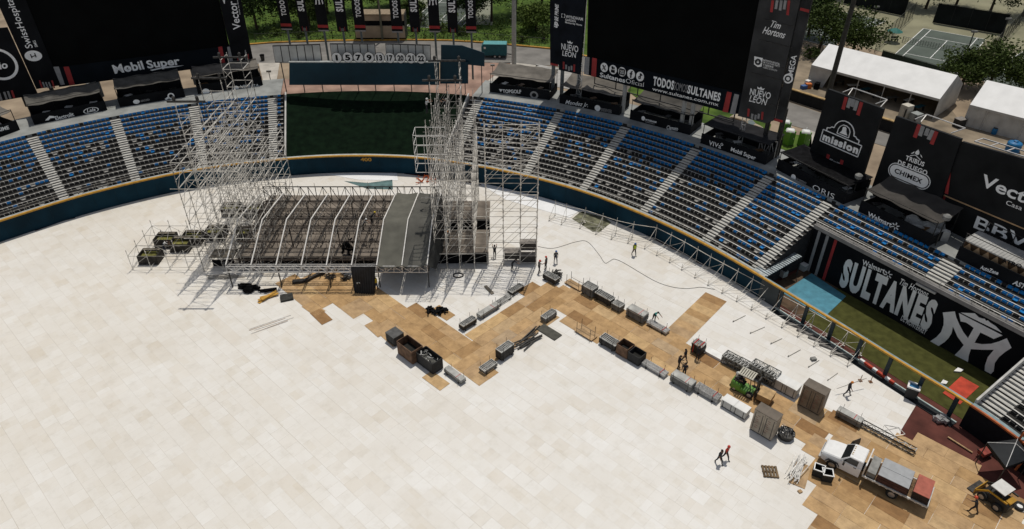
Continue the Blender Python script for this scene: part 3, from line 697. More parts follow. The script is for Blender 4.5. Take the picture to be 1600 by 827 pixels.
# lamps on stands between the right booths
for lb,px,py,hh in (('spotlight on a pole between the low black booth and the booth with bright interior',1330,312,2.6),('pair-headed spotlight on a pole right of the booth with bright interior',1461,384,3.0)):
    c=gz(px,py,ZTOP); t=thing('spotlight',lb,'spotlight',c); MB().bar(c,c+Vector((0,0,hh)),.06).build('pole',darksteel,t)
    MB().lathe(c+Vector((0,0,hh-.1)),[(.12,0),(.36,.15),(.40,.5),(.2,.65)],10).build('lamp_head',M('lamp_grey',(.22,.22,.21),.5,var=.15),t)
c=gz(1452,368,ZTOP); mb=MB(); n=8;V=[];Fc=[]
for j in range(n+1):
    for i in range(n+1):
        V.append(c+Vector((-2.0+4.0*i/n*.8,1.6-3.2*j/n*.5-i*.15,1.3+.35*math.sin(i*1.1)*math.cos(j*.9)-.05*j)))
for j in range(n):
    for i in range(n): Fc.append((j*(n+1)+i,j*(n+1)+i+1,(j+1)*(n+1)+i+1,(j+1)*(n+1)+i))
k=len(V); mb.add(V+[v-Vector((0,0,1.2)) for v in V],Fc+[tuple(x+k for x in f)[::-1] for f in Fc]+[(i,i+1,k+i+1,k+i) for i in range(n)]+[((n)*(n+1)+i,(n)*(n+1)+i+1,k+n*(n+1)+i+1,k+n*(n+1)+i)[::-1] for i in range(n)]+[(j*(n+1),(j+1)*(n+1),k+(j+1)*(n+1),k+j*(n+1))[::-1] for j in range(n)]+[(j*(n+1)+n,(j+1)*(n+1)+n,k+(j+1)*(n+1)+n,k+j*(n+1)+n) for j in range(n)])
tag(mb.build('covered_furniture',M('pale_sheet',(.42,.42,.41),.8,var=.15,scale=.9,bump=.3),smooth=False),'heap of furniture under a crumpled pale sheet beside the bright interior booth','covered furniture')
# ================================================================ BIG SCREENS AND BOARDS
def legs(bd,par,pxs,zt,gap=.5,r=.28,m=None,dirn=None):
    for q in pxs:
        p=bd.p(*q)-bd.n*gap; MB().bar((p.x,p.y,ZTOP-.3),(p.x,p.y,zt),r,10).build('leg',m or M('post_grey',(.17,.19,.20),.5,.2,var=.15),par)
def back_truss(bd,par,p0,p1,z0,z1,gap=1.2,name='back_frame',m=None):
    a=bd.p(*p0);b=bd.p(*p1); mb=MB()
    for i in range(7):
        q=a.lerp(b,i/6)-bd.n*gap; mb.bar((q.x,q.y,z0),(q.x,q.y,z1),.09)
    for z in np.linspace(z0,z1,5):
        mb.bar((a.x-bd.n.x*gap,a.y-bd.n.y*gap,z),(b.x-bd.n.x*gap,b.y-bd.n.y*gap,z),.08)
    mb.build(name,m or darksteel,par)
GA=gz(0,170,ZTOP);GB=gz(390,120,ZTOP); LB=Board(GA,GB)
t=thing('video_screen','huge switched off black screen on the left with white fuel lettering along its lower strip','screen',(GA+GB)/2)
LB.slab([(9,-60),(36.5,0),(84,106),(358,71.5),(342,0),(333,-60)],.9).build('screen_face',screenb,t)
LB.slab([(84,106),(92.5,136),(373,98.5),(358,71.5)],1.0,.06).build('lower_strip',M('navy_black',(.006,.009,.013),.7,var=.2,scale=.3,spec=.06),t)
LB.text('Mobil',z1(684,437),z1(861,409),z1(668,389),letter,t,bold=.03,off=.08,name='strip_lettering')
LB.text('Super',z1(880,406),z1(1075,381),z1(871,362),letter,t,bold=.03,off=.08,name='strip_lettering')
flatshape(LB,[z1(893,416),z1(980,396),z1(1095,389),z1(1040,399),z1(960,408),z1(905,421)],letter,t,'swash',.11)
ringpoly(LB,z1(759,405),.22,.22,letter,t,'target_ring',.5,.12)
for x0,x1,m_ in ((318,350,greylet),(378,410,redm)):
    LB.slab([z1(x0,398),z1(x0+32,396),z1(x0+68,502),z1(x0+36,507)],.03,.09).build('strip_stripe',m_,t)
for x0,m_ in ((1298,redm),(1352,greylet)):
    LB.slab([z1(x0,280),z1(x0+24,276),z1(x0+44,385),z1(x0+18,389)],.03,.09).build('strip_stripe',m_,t)
legs(LB,t,[(150,125),(300,110)],14); back_truss(LB,t,(100,110),(350,70),9,30)
t=thing('tall_banner','tall black panel with vertical hospital lettering left of the big left screen','banner',LB.p(60,130)*1)
LB.slab([(-34,-60),(-6,-1),(57,139),(95,133),(40.5,0),(13,-60)],.3,.12).build('panel_face',black,t)
def vtext(bd,s,L,Rr,top,mat,par,off=.14,**k): return bd.text(s,L,Rr,top,mat,par,off=off,**k)
zq=zz(0,0,7.255)
vtext(LB,'SwissHospital',zq(376,538),zq(128,-40),zq(296,545),letter,t,bold=.005,name='panel_lettering')
vtext(LB,'SMG',zq(432,528),zq(402,455),zq(403,536),letter,t,bold=.01,name='panel_lettering')
disc(LB,zq(380,631),1.02,.72,letter,t,'round_logo',.16)
LB.slab([zq(340,612),zq(352,610),zq(372,655),zq(360,658)],.03,.19).build('logo_mark',black,t); LB.slab([zq(388,600),zq(400,600),zq(418,645),zq(406,648)],.03,.19).build('logo_mark',black,t); LB.slab([zq(355,636),zq(404,622),zq(408,631),zq(359,645)],.03,.19).build('logo_mark',black,t)
for i,(x,m_,h) in enumerate(((232,redm,45),(250,greylet,32),(268,greylet,32),(286,greylet,32),(305,redm,48))):
    LB.slab([z1(x,478+ (0 if h>40 else 10)),z1(x+9,477+(0 if h>40 else 10)),z1(x+24,522),z1(x+15,524)],.03,.15).build('stripe',m_,t)
legs(LB,t,[(75,130),(20,100)],12,m=darksteel)
t=thing('banner_board','black board with a white ring logo at the left picture edge','banner',LB.p(20,150)*1)
LB.slab([(-60,48),(12,42),(59.5,146),(-30,162)],.3,.45).build('board_face',black,t)
ringpoly(LB,(0,99),2.1,2.15,letter,t,'ring_logo',.84,.5,a0=-1.9,a1=1.9)
LB.text('io',z1(4,405),z1(56,396),z1(4,362),letter,t,bold=.03,shear=.2,off=.5,name='board_lettering')
for x,m_ in ((0,greylet),(30,greylet),(52,greylet),(75,redm)):
    LB.slab([z1(x-8,548-x*.2),z1(x+4,546-x*.2),z1(x+20,592-x*.2),z1(x+8,594-x*.2)],.03,.48).build('stripe',m_,t)
legs(LB,t,[(30,140)],12,m=darksteel)
t=thing('tall_banner','tall black panel with vertical white lettering at the right end of the left screen','banner',LB.p(380,100)*1)
LB.slab([(331,-60),(342.5,0),(364.5,97.5),(396,95.5),(376.5,0),(369,-60)],.35,.12).build('panel_face',black,t)
zv=zz(200,0,6.667)
vtext(LB,'Vector',zv(1176,303),zv(1122,8),zv(1098,318),letter,t,bold=.01,name='panel_lettering')
vtext(LB,'Casa de Bolsa',zv(1170,150),zv(1140,-20),zv(1158,152),letter,t,bold=0,name='panel_lettering')
flatshape(LB,[zv(985,0),zv(1010,0),zv(1005,42)],letter,t,'arrow_mark',.16)
for x,m_,h in ((1133,redm,40),(1150,greylet,25),(1168,greylet,25),(1215,greylet,110),(1243,redm,70)):
    LB.slab([zv(x,630-h),zv(x+12,629-h),zv(x+20,632),zv(x+8,634)],.03,.15).build('stripe',m_,t)
legs(LB,t,[(378,94)],12)
# ---- right screen group
GA=gz(874,150,ZTOP);GB=gz(1215,250,ZTOP); RB=Board(GA,GB)
t=thing('video_screen','huge switched off black screen on the right with social media icons on its lower strip','screen',(GA+GB)/2)
RB.slab([(922,-60),(919,0),(917,89),(1162,147),(1188,0),(1198,-60)],.9).build('screen_face',screenb,t)
RB.slab([(917,88),(913.5,115.8),(1146,178),(1154,178),(1162,146.5)],1.0,.06).build('lower_strip',M('navy_black',(0,0,0)),t)
RB.text('Sultanes',z3(678,456),z3(828,492),z3(681,431),letter,t,bold=.022,off=.08,name='strip_lettering')
RB.text('Oficial',z3(832,492),z3(938,517),z3(835,466),letter,t,bold=-.012,off=.08,name='strip_lettering')
RB.text('TODOS',z3(993,504),z3(1116,533),z3(996,455),letter,t,bold=.04,space=1.12,off=.08,name='strip_lettering')
RB.text('SOMOS',z3(1117,533),z3(1196,552),z3(1121,486),greylet,t,bold=.0,off=.08,name='strip_lettering')
RB.text('SULTANES',z3(1197,552),z3(1391,602),z3(1203,507),letter,t,bold=.04,space=1.12,off=.08,name='strip_lettering')
RB.text('www.sultanes.com.mx',z3(989,536),z3(1383,632),z3(991,517),letter,t,bold=.008,off=.08,name='strip_lettering')
for (x,y),sym in zip(((704,401),(757,414),(810,427),(864,441),(917,455)),('X','y','i','f','d')):
    c=z3(x,y); dd=disc(RB,c,.58,.62,letter,t,'icon_disc',.12)
    C=RB.p(*c)+RB.n*.14; upv=Vector((0,0,1)); U=lambda a,b:C+RB.u*a*1.15+upv*b*1.15
    if sym=='X': 
        mb=MB(); mb.bar(U(-.2,.28),U(.2,-.28),.085); mb.bar(U(.2,.28),U(-.2,-.28),.05); mb.build('icon_mark',darksteel,dd)
    elif sym=='y':
        part_poly(MB(),[U(-.26,-.02),U(.26,-.02),U(.26,-.36),U(-.26,-.36)],RB.n*.01).build('icon_mark',black,dd)
        mb=MB(); mb.bar(U(-.16,.36),U(-.1,.2),.10); mb.bar(U(-.04,.36),U(-.1,.06),.10); mb.bar(U(.12,.3),U(.12,.08),.10); mb.build('icon_mark',black,dd)
    elif sym=='i':
        mb=MB(); q=[U(-.3,-.3),U(.3,-.3),U(.3,.3),U(-.3,.3)]
        for a,b_ in zip(q,q[1:]+q[:1]): mb.bar(a,b_,.10)
        mb.build('icon_mark',black,dd); ringpoly(RB,c,.2,.2,black,dd,'icon_ring',.55,.15)
    elif sym=='f':
        mb=MB(); mb.bar(U(.0,-.4),U(.0,.22),.10); mb.bar(U(0,.25),U(.16,.36),.10); mb.bar(U(-.14,.06),U(.16,.06),.09); mb.build('icon_mark',black,dd)
    else:
        mb=MB(); mb.bar(U(.04,-.2),U(.04,.38),.09); mb.bar(U(.04,.36),U(.26,.16),.09); mb.build('icon_mark',black,dd); ringpoly(RB,(c[0]-.7,c[1]+1.6),.2,.2,black,dd,'icon_ring',.5,.15)
for x0,yt,yb,m_ in ((588,336,440,greylet),(632,343,453,redm),(1435,545,664,redm),(1478,558,676,greylet)):
    RB.slab([z3(x0,yt),z3(x0+28,yt+6),z3(x0+ (22 if x0<1000 else 4),yb+6),z3(x0-(6 if x0<1000 else 28),yb)],.03,.09).build('strip_stripe',m_,t)
legs(RB,t,[(975,125),(1068,155),(1082,160)],14,m=M('post_pale',(.42,.42,.40),.6,var=.1)); back_truss(RB,t,(925,80),(1150,140),9.5,32)
mb=MB(); a=RB.p(912,112);
mb.truss((a.x+RB.u.x*-.2,a.y-RB.u.y*.2,ZTOP),(a.x-RB.u.x*.2,a.y-RB.u.y*.2,34),-RB.u,.8,.05,26); mb.build('edge_truss',alum,t)
b_=RB.p(1158,178); mb=MB(); mb.truss((b_.x+RB.u.x*.3,b_.y+RB.u.y*.3,ZTOP),(b_.x+RB.u.x*.3,b_.y+RB.u.y*.3,34),RB.u,.5,.04,26); mb.build('edge_truss',alum,t)
t=thing('banner_tower','black two sided banner tower left of the big right screen with hotel lettering','banner',RB.p(890,110)*1)
RB.slab([(875,-60),(875,108.5),(907,115.5),(917,0),(921,-60)],.4,.3).build('front_face',M('navy_vinyl',(.009,.012,.018),.7,var=.25,scale=.5,spec=.1),t)
RB.slab([(860.5,-60),(861,98),(875,101),(876,-60)],.4,.2).build('side_face',M('navy_vinyl',(0,0,0)),t)
vtext(RB,'BE PRIME',z3(433,125),z3(437,25),z3(412,125),letter,t,bold=.025,shear=.15,off=.22,name='panel_lettering')
vtext(RB,'up',z3(427,165),z3(431,130),z3(400,165),letter,t,bold=.05,shear=.2,off=.22,name='panel_lettering')
RB.text('WYNDHAM',z3(480,104),z3(583,121),z3(480,86),letter,t,bold=.012,off=.32,name='panel_lettering')
RB.text('GARDEN',z3(478,120),z3(540,131),z3(478,108),letter,t,bold=.02,off=.32,name='panel_lettering')
RB.text('Monterrey Norte',z3(478,134),z3(578,152),z3(478,124),letter,t,bold=.02,off=.32,name='panel_lettering')
RB.slab([z3(456,78),z3(476,81),z3(475,104),z3(455,101)],.03,.33).build('square_logo',letter,t); disc(RB,z3(466,91),.22,.26,black,t,'logo_mark',.36)
def nleon(bd,a1,a2,at_,b1,b2,bt,cr,par,off):
    bd.text('NUEVO',a1,a2,at_,letter,par,bold=.012,off=off,name='state_lettering'); bd.text('LEON',b1,b2,bt,letter,par,bold=.012,shear=.15,off=off,name='state_lettering')
    C=bd.p(*cr)+bd.n*off; up=Vector((0,0,1)); part_poly(MB(),[C+bd.u*x+up*y for x,y in ((-.35,0),(.35,0),(.45,.28),(.2,.14),(0,.36),(-.2,.14),(-.45,.28))],bd.n*.02).build('crown_symbol',letter,par)
nleon(RB,z3(455,290),z3(555,309),z3(456,254),z3(460,327),z3(543,342),z3(462,297),z3(505,256),t,.32)
for x,yt,m_ in ((463,364,redm),(478,382,greylet),(495,392,greylet),(510,388,greylet),(526,380,redm)):
    RB.slab([z3(x,yt),z3(x+10,yt+2),z3(x+9,yt+45 if m_ is redm else yt+28),z3(x-1,yt+43 if m_ is redm else yt+26)],.03,.33).build('stripe',m_,t)
RB.slab([z3(386,372),z3(432,382),z3(432,394),z3(386,384)],.03,.24).build('stripe',redm,t)
legs(RB,t,[(862,95),(876,105),(902,112)],13)
t=thing('banner_tower','tall grey mesh banner tower right of the big right screen with coffee and state lettering','banner',RB.p(1190,190)*1)
RB.slab([(1198,-60),(1188,0),(1154.5,180),(1198.5,191.5),(1210,187.5),(1252,0),(1266,-60)],.4,.32).build('front_face',greymesh,t)
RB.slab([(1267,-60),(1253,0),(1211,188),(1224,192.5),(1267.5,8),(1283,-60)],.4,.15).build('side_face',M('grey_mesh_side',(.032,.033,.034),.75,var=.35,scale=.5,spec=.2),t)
z4=zz(1140,0,3.474)
RB.text('Tim',z4(228,142),z4(281,155),z4(230,106),letter,t,bold=.012,shear=.35,off=.34,name='panel_lettering')
RB.text('Hortons',z4(184,176),z4(305,206),z4(189,138),letter,t,bold=.012,shear=.35,off=.34,name='panel_lettering')
RB.slab([z4(141,302),z4(187,312),z4(185,322),z4(180,358),z4(160,360),z4(139,346)],.03,.35).build('crest',letter,t)
ringpoly(RB,z4(161,332),.36,.36,greymesh,t,'crest_mark',.4,.39)
for i,(w_,s_) in enumerate(((90,'INSTITUTO ESTATAL'),(90,'DE CULTURA FISICA'),(55,'Y DEPORTE'),(75,'GOBIERNO DE NUEVO LEON'))):
    RB.text(s_,z4(188,326+i*13),z4(188+w_,326+i*13+w_*.25),z4(189,317+i*13),letter,t,bold=.02 if i<3 else -.005,off=.34,name='panel_lettering')
nleon(RB,z4(115,508),z4(226,534),z4(118,474),z4(112,545),z4(206,568),z4(117,512),z4(174,483),t,.34)
vtext(RB,'MEGA',z4(347,408),z4(369,300),z4(319,398),letter,t,bold=.012,off=.18,name='panel_lettering'); disc(RB,z4(321,425),.55,.55,letter,t,'round_logo',.2); ringpoly(RB,z4(321,425),.36,.36,black,t,'logo_mark',.6,.23)
for x,yb,m_ in ((234,62,redm),(258,45,greylet),(281,53,greylet),(303,47,greylet),(322,78,redm)):
    RB.slab([z4(x,-2),z4(x+14,0),z4(x+6,yb+2),z4(x-8,yb)],.03,.35).build('stripe',m_,t)
for x,yt,m_ in ((105,585,redm),(125,612,greylet),(143,618,greylet),(160,612,greylet),(180,602,redm)):
    RB.slab([z4(x,yt),z4(x+11,yt+3),z4(x+7,yt+(45 if m_ is redm else 30)),z4(x-4,yt+(42 if m_ is redm else 27))],.03,.35).build('stripe',m_,t)
RB.slab([z4(388,40),z4(437,52),z4(432,68),z4(384,54)],.03,.18).build('stripe',redm,t); RB.slab([z4(246,640),z4(293,652),z4(289,664),z4(243,653)],.03,.18).build('stripe',redm,t)
legs(RB,t,[(1199,188),(1222,188)],13,m=darksteel); mb=MB(); a=RB.p(1195,190);c=RB.p(1222,193); mb.truss((a.x,a.y,ZTOP),(c.x,c.y,ZTOP),(0,0,1),2.2,.06,3); mb.build('base_truss',alum,t)
# seams across the mesh banner
for k_ in (0,110,225,290,430):
    mb=MB(); a=RB.p(*z4(190-k_*.22,100+k_))+RB.n*.345; b_=RB.p(*z4(370-k_*.22,145+k_))+RB.n*.345; mb.bar(a,b_,.03); mb.build('seam',darksteel,t)
# ---- bell emblem board
GA=gz(1262,263,ZTOP);GB=gz(1345,303,ZTOP); MBd=Board(GA,GB)
def stripes(bd,base,par,off,top=True,z=None,ln=1.0):
    for (x,y),(x2,y2),m_ in base:
        mb=MB(); a=bd.p(*z(x,y))+bd.n*off; b_=bd.p(*z(x2,y2))+bd.n*off; w=bd.u*.2
        mb.prism([a-w,a+w,b_+w,b_-w],-bd.n*.015); mb.build('stripe',m_,par)
t=thing('banner_board','black board with white bell and arch emblem','banner',(GA+GB)/2)
MBd.slab([(1294,139.3),(1380.5,170.5),(1345,285),(1338,303),(1262,263),(1262,246)],.3,0).build('board_face',M('black_board',(.014,.015,.016),.7,var=.25,scale=.35,spec=.12),t)
z7=zz(1230,60,3.76); zM=zz(1275,180,11.81)
MBd.text('mission',zM(118,447),zM(770,715),zM(140,348),letter,t,bold=.055,space=1.15,cap=.55,off=.02,name='board_lettering')
def outline(bd,pts,par,z,w=.06,off=.04,closed=True,name='outline'):
    P=[bd.p(*z(*q))+bd.n*off for q in pts]; P=P+P[:1] if closed else P
    MB().tube(P,w).build(name,letter,par)
outline(MBd,[(140,262),(850,565),(772,772),(78,468)],t,zM)
arch=[(200,290),(212,230),(265,236),(300,215),(340,232),(370,170),(420,125),(480,105),(540,108),(610,140),(660,185),(695,245),(712,310),(705,385),(740,400),(760,440),(805,468),(785,530)]
outline(MBd,arch,t,zM,closed=False,name='arch_outline')
outline(MBd,[(392,332),(420,250),(455,205),(510,180),(570,200),(620,245),(635,310),(605,420)],t,zM,w=.05,name='window_outline')
flatshape(MBd,[zM(500,220),zM(545,215),zM(565,250),zM(560,310),zM(580,380),zM(510,355),zM(435,325),zM(480,290)],letter,t,'bell_symbol')
stripes(MBd,[((348,345),(328,418),redm),((372,352),(356,408),greylet),((392,358),(380,402),greylet),((413,366),(396,424),greylet),((438,375),(415,452),redm)],t,.02,z=z7)
stripes(MBd,[((243,682),(230,735),redm),((260,708),(249,748),greylet),((280,722),(269,756),greylet),((301,728),(286,776),greylet),((324,715),(308,772),redm)],t,.02,z=z7)
legs(MBd,t,[(1270,255),(1338,290)],12,r=.2,m=darksteel)
mb=MB(); ca=[MBd.p(*z7(*q))-MBd.n*d for q,d in (((312,322),.4),((345,305),1.2),((545,375),1.2),((535,408),.4))]; mb.tube(ca,.06); q=MBd.p(*z7(345,338))-MBd.n*.4; mb.bar(q,ca[1],.05); q=MBd.p(*z7(505,390))-MBd.n*.4; mb.bar(q,ca[2],.05); mb.build('top_frame',alum,t)
# ---- pill logo board
GA=gz(1348,300,ZTOP);GB=gz(1458,352,ZTOP); CBd=Board(GA,GB)
t=thing('banner_board','black board with white pill shaped logo and flame emblem right of the bell board','banner',(GA+GB)/2)
CBd.slab([(1400,181.5),(1502,217.5),(1462,336),(1458,345),(1364,306),(1361,296)],.3,0).build('board_face',M('black_board',(0,0,0)),t)
zC=zz(1385,225,11.81)
CBd.text('TRIBUS',zC(350,285),zC(690,418),zC(362,205),letter,t,bold=.03,space=1.1,off=.02,name='board_lettering')
CBd.text('DE FUEGO',zC(205,370),zC(745,580),zC(212,285),letter,t,bold=.03,space=1.1,off=.02,name='board_lettering')
def pill(bd,z,A,B,r,mat,par,name,off,n=12):
    a=bd.p(*z(*A));b_=bd.p(*z(*B)); d=(b_-a).normalized(); e_=Vector(bd.n).cross(d); P=[]
    for i in range(n+1):
        th=math.pi/2+math.pi*i/n; P.append(a+d*math.cos(th)*r+e_*math.sin(th)*r+bd.n*off)
    for i in range(n+1):
        th=-math.pi/2+math.pi*i/n; P.append(b_+d*math.cos(th)*r+e_*math.sin(th)*r+bd.n*off)
    return part_poly(MB(),P,bd.n*.01).build(name,mat,par)
pill(CBd,zC,(180,495),(660,692),.86,letter,t,'pill_border',.02); pill(CBd,zC,(180,495),(660,692),.77,black,t,'pill_gap',.035); pill(CBd,zC,(180,495),(660,692),.66,letter,t,'pill_face',.05)
CBd.text('CHIMEX',zC(150,520),zC(650,735),zC(168,440),black,t,bold=.025,space=1.08,off=.055,name='board_lettering')
flatshape(CBd,[zC(592,105),zC(612,150),zC(605,195),zC(565,205),zC(532,175),zC(540,145)],letter,t,'flame_symbol'); flatshape(CBd,[zC(452,175),zC(520,140),zC(515,165),zC(480,182)],letter,t,'leaf_symbol'); flatshape(CBd,[zC(628,190),zC(652,215),zC(665,260),zC(640,235)],letter,t,'leaf_symbol')
outline(CBd,[(440,215),(540,205),(635,295)],t,zC,w=.04,closed=False)
z9=zz(1180,170,3.81)
stripes(CBd,[((978,95),(950,172),redm),((1000,105),(980,162),greylet),((1030,118),(1014,160),greylet),((1058,128),(1032,184),greylet),((1080,135),(1050,212),redm)],t,.02,z=z9)
stripes(CBd,[((832,452),(815,520),redm),((855,480),(842,530),greylet),((880,495),(868,540),greylet),((905,505),(885,556),greylet),((932,492),(912,562),redm)],t,.02,z=z9)
legs(CBd,t,[(1370,305),(1450,335)],12,r=.2,m=darksteel)
mb=MB(); z8b=zz(1380,120,4.595); ca=[CBd.p(*z8b(*q))-CBd.n*d for q,d in (((212,312),.4),((262,290),1.2),((540,390),1.2),((470,412),.4))]; mb.tube(ca,.06); q=CBd.p(*z8b(255,330))-CBd.n*.4; mb.bar(q,ca[1],.05); mb.build('top_frame',alum,t)
# ---- two boards at the right edge
GA=gz(1462,350,ZTOP);GB=gz(1600,420,ZTOP); VB=Board(GA,GB)
t=thing('banner_board','large black board with white lettering at the right edge, upper of two','banner',VB.p(1560,330)*1)
VB.slab([(1506,220.5),(1470,299.5),(1690,392),(1720,300),(1690,272)],.3,.3).build('board_face',M('black_board',(0,0,0)),t)
VB.text('Vector',(1534,288),(1641,331),(1531,267),letter,t,bold=.02,off=.32,name='board_lettering')
VB.text('Casa de Bolsa',(1574.5,318),(1650,348),(1576,311),letter,t,bold=.0,off=.32,name='board_lettering')
VB.slab([z9(1150,320),z9(1172,300),z9(1130,495),z9(1102,488)],.03,.33).build('stripe',greylet,t); VB.slab([z9(1180,280),z9(1192,255),z9(1160,505),z9(1140,498)],.03,.33).build('stripe',redm,t)
legs(VB,t,[(1490,300),(1590,345)],13,r=.2,m=darksteel)
mb=MB(); a=VB.p(1520,222)-VB.n*.3;b_=VB.p(1680,272)-VB.n*.3
for gz_ in (0,1.3): mb.bar(a-VB.n*gz_,b_-VB.n*gz_,.07)
for i in range(7): mb.bar(a.lerp(b_,i/6),a.lerp(b_,i/6)-VB.n*1.3,.06)
mb.build('top_frame',alum,t)
t=thing('banner_board','large black board with four white capitals at the right edge, lower of two','banner',VB.p(1560,400)*1)
VB.slab([(1469,303.5),(1438,368),(1690,470),(1690,397)],.3,0).build('board_face',M('black_board',(0,0,0)),t)
VB.text('BBVA',(1521,355),(1640,406),(1529.5,338),letter,t,bold=.012,off=.02,name='board_lettering')
VB.slab([z9(1090,510),z9(1112,505),z9(1065,632),z9(1042,626)],.03,.03).build('stripe',greylet,t); VB.slab([z9(1120,515),z9(1138,510),z9(1098,650),z9(1076,640)],.03,.03).build('stripe',redm,t)
mb=MB(); mb.bar(VB.p(1469,301.5)+VB.n*.1,VB.p(1690,394)+VB.n*.1,.09); mb.build('gap_rail',M('pale_timber',(.55,.36,.20)),t)
legs(VB,t,[(1480,350),(1590,400)],11,r=.2,m=darksteel)
# ================================================================ BEHIND THE TURF SLOPE
GA=gz(440,93,6.8);GB=gz(745,98,6.8); PB=Board(GA,GB)
bn=[((436,0),(450.5,0),(456.7,46.8),(440.1,46.8),'T'),((463.4,0),(478,0),(483.8,49),(469.7,49),'S'),((492,0),(506.8,0),(514,49),(497.7,49),'E'),((522.5,0),(537.8,0),(543.9,49.7),(527.5,49.7),'S'),((551.5,0),(566.5,0),(571.8,49.3),(555,49.3),'T'),((609,0),(625.8,0),(629.6,51),(612.6,51),'T'),((638.4,0),(654,0),(657,50.3),(641.5,50.3),'S'),((670,0),(686.5,0),(687.7,50.5),(671,50.5),'E'),((698,0),(714,0),(715.7,51.3),(700,51.3),'S'),((728.3,0),(744,0),(744.3,51.3),(728.5,51.3),'T')]
ordn=['first','second','third','fourth','fifth','sixth','seventh','eighth','ninth','tenth']
for i,(TL,TR_,BR_,BL_,kd) in enumerate(bn):
    base=PB.p((BL_[0]+BR_[0])/2,97); base.z=3.2 if False else 6.5
    dsc={'T':'slogan lettering and red foot stripe','S':'team lettering','E':'white emblem and red foot stripe'}[kd]
    t=thing('banner_mast',f'black post banner with {dsc}, {ordn[i]} of ten from the left','banner',base,0,'banners on posts behind the turf slope')
    a=PB.p(*BL_);b_=PB.p(*BR_);w=(b_-a).length; up=Vector((0,0,1)); a0=Vector((a.x,a.y,a.z)); Hh=8.2
    MB().prism([a0,a0+PB.u*w,a0+PB.u*w+up*Hh,a0+up*Hh],-PB.n*.12).build('banner_face',M('banner_black',(.010,.011,.013),.7,var=.2,scale=.5,spec=.1),t)
    c=a0+PB.u*w/2-PB.n*.2; MB().bar((c.x,c.y,3.0),(c.x,c.y,a0.z+Hh),.17,8).build('post',M('post_teal_grey',(.10,.13,.14),.5,var=.15),t)
    P_=lambda x,y,o=.02:a0+PB.u*(w*x)+up*y+PB.n*o
    if kd in 'TE':
        MB().prism([P_(0,.55),P_(1,.55),P_(1,1.0),P_(0,1.0)],-PB.n*.01).build('stripe',redm,t); MB().prism([P_(0,.0),P_(1,.0),P_(1,.22),P_(0,.22)],-PB.n*.01).build('stripe',greylet,t)
    else:
        for k_ in range(5): MB().bar(P_(.28+.11*k_,.1),P_(.28+.11*k_,.75 if k_ in(0,4) else .55),.05).build('stripe',greylet if k_%4 else redm,t)
    if kd=='T':
        for s_,y0,y1,m_ in (('TODOS',2.2,4.9,letter),('SOMOS',5.0,6.5,greylet),('SULTANES',6.6,10,letter)):
            if s_!='SULTANES': text3(s_,P_(.72,y0),P_(.72,y1),P_(.28,y0),PB.n,m_,t,bold=.03,space=1.1,name='banner_lettering')
    elif kd=='S': text3('SULTANES',P_(.80,3.1),P_(.80,9.5 if False else 8.1),P_(.20,3.1),PB.n,letter,t,bold=.045,space=1.14,name='banner_lettering')
    else:
        for E_,nm in zip(EUV,('team_emblem','emblem_crown')):
            part_poly(MB(),[P_(.1+.8*x,4.1+2.0*y,.03) for x,y in E_],PB.n*.01).build(nm,letter,t)
# grey panel boards with dark frames standing on the backdrop
bw2=Board(cpos(S_B0,BD+.9,0),cpos(S_B1,BD+.9,0))
for lb,q in (('grey six panel board with dark frame, left of the number discs',[(425.5,71.5),(499.5,69),(503.5,97.5),(430,98)]),('grey six panel board, middle one of the three behind the discs',[(515,68.2),(585.5,68.2),(588,97),(519,97)]),('grey six panel board, rightmost of the three behind the discs',[(602,68.3),(672.5,70.3),(673.5,97),(604,97)])):
    t=thing('panel_board',lb,'panel board',bw2.p(*q[3])*1)
    bw2.slab(q,.2).build('frame',darksteel,t)
    for i in range(6):
        L_=lambda a,b_,f_:(a[0]+(b_[0]-a[0])*f_,a[1]+(b_[1]-a[1])*f_)
        f0,f1=(i+.06)/6,(i+.94)/6
        tl,tr,br_,bl_=L_(q[0],q[1],f0),L_(q[0],q[1],f1),L_(q[3],q[2],f1),L_(q[3],q[2],f0)
        ins=lambda p,r_,e_:(p[0]+(r_[0]-p[0])*e_,p[1]+(r_[1]-p[1])*e_)
        bw2.slab([ins(tl,bl_,.05),ins(tr,br_,.05),ins(br_,tr,.04),ins(bl_,tl,.04)],.05,.03).build('panel',M('grey_panel',(.52,.52,.49),.8,var=.14,scale=.5),t)
    a=bw2.p(*q[3]);b_=bw2.p(*q[2])
    for f_ in (.1,.5,.9):
        p=a.lerp(b_,f_)-bw2.n*.4; MB().bar((p.x,p.y,6.5),(p.x,p.y,a.z+1.5),.08).build('leg',darksteel,t)
t=thing('teal_hoarding','teal hoarding with sloping top at the right end of the backdrop wall','hoarding',bw2.p(720,103)*1)
bw2.slab([(689,70.5),(722,71.5),(757,83),(757,104),(689,97)],.15).build('panel',tealp,t)
for q in ((695,97),(725,100),(752,103)): p=bw2.p(*q)-bw2.n*.3; MB().bar((p.x,p.y,6.5),(p.x,p.y,p.z+1),.08).build('leg',darksteel,t)
bw.slab([(687,98),(731,99),(731,133),(687,133)],.3,-.5).build('side_panel',tealp,bt)
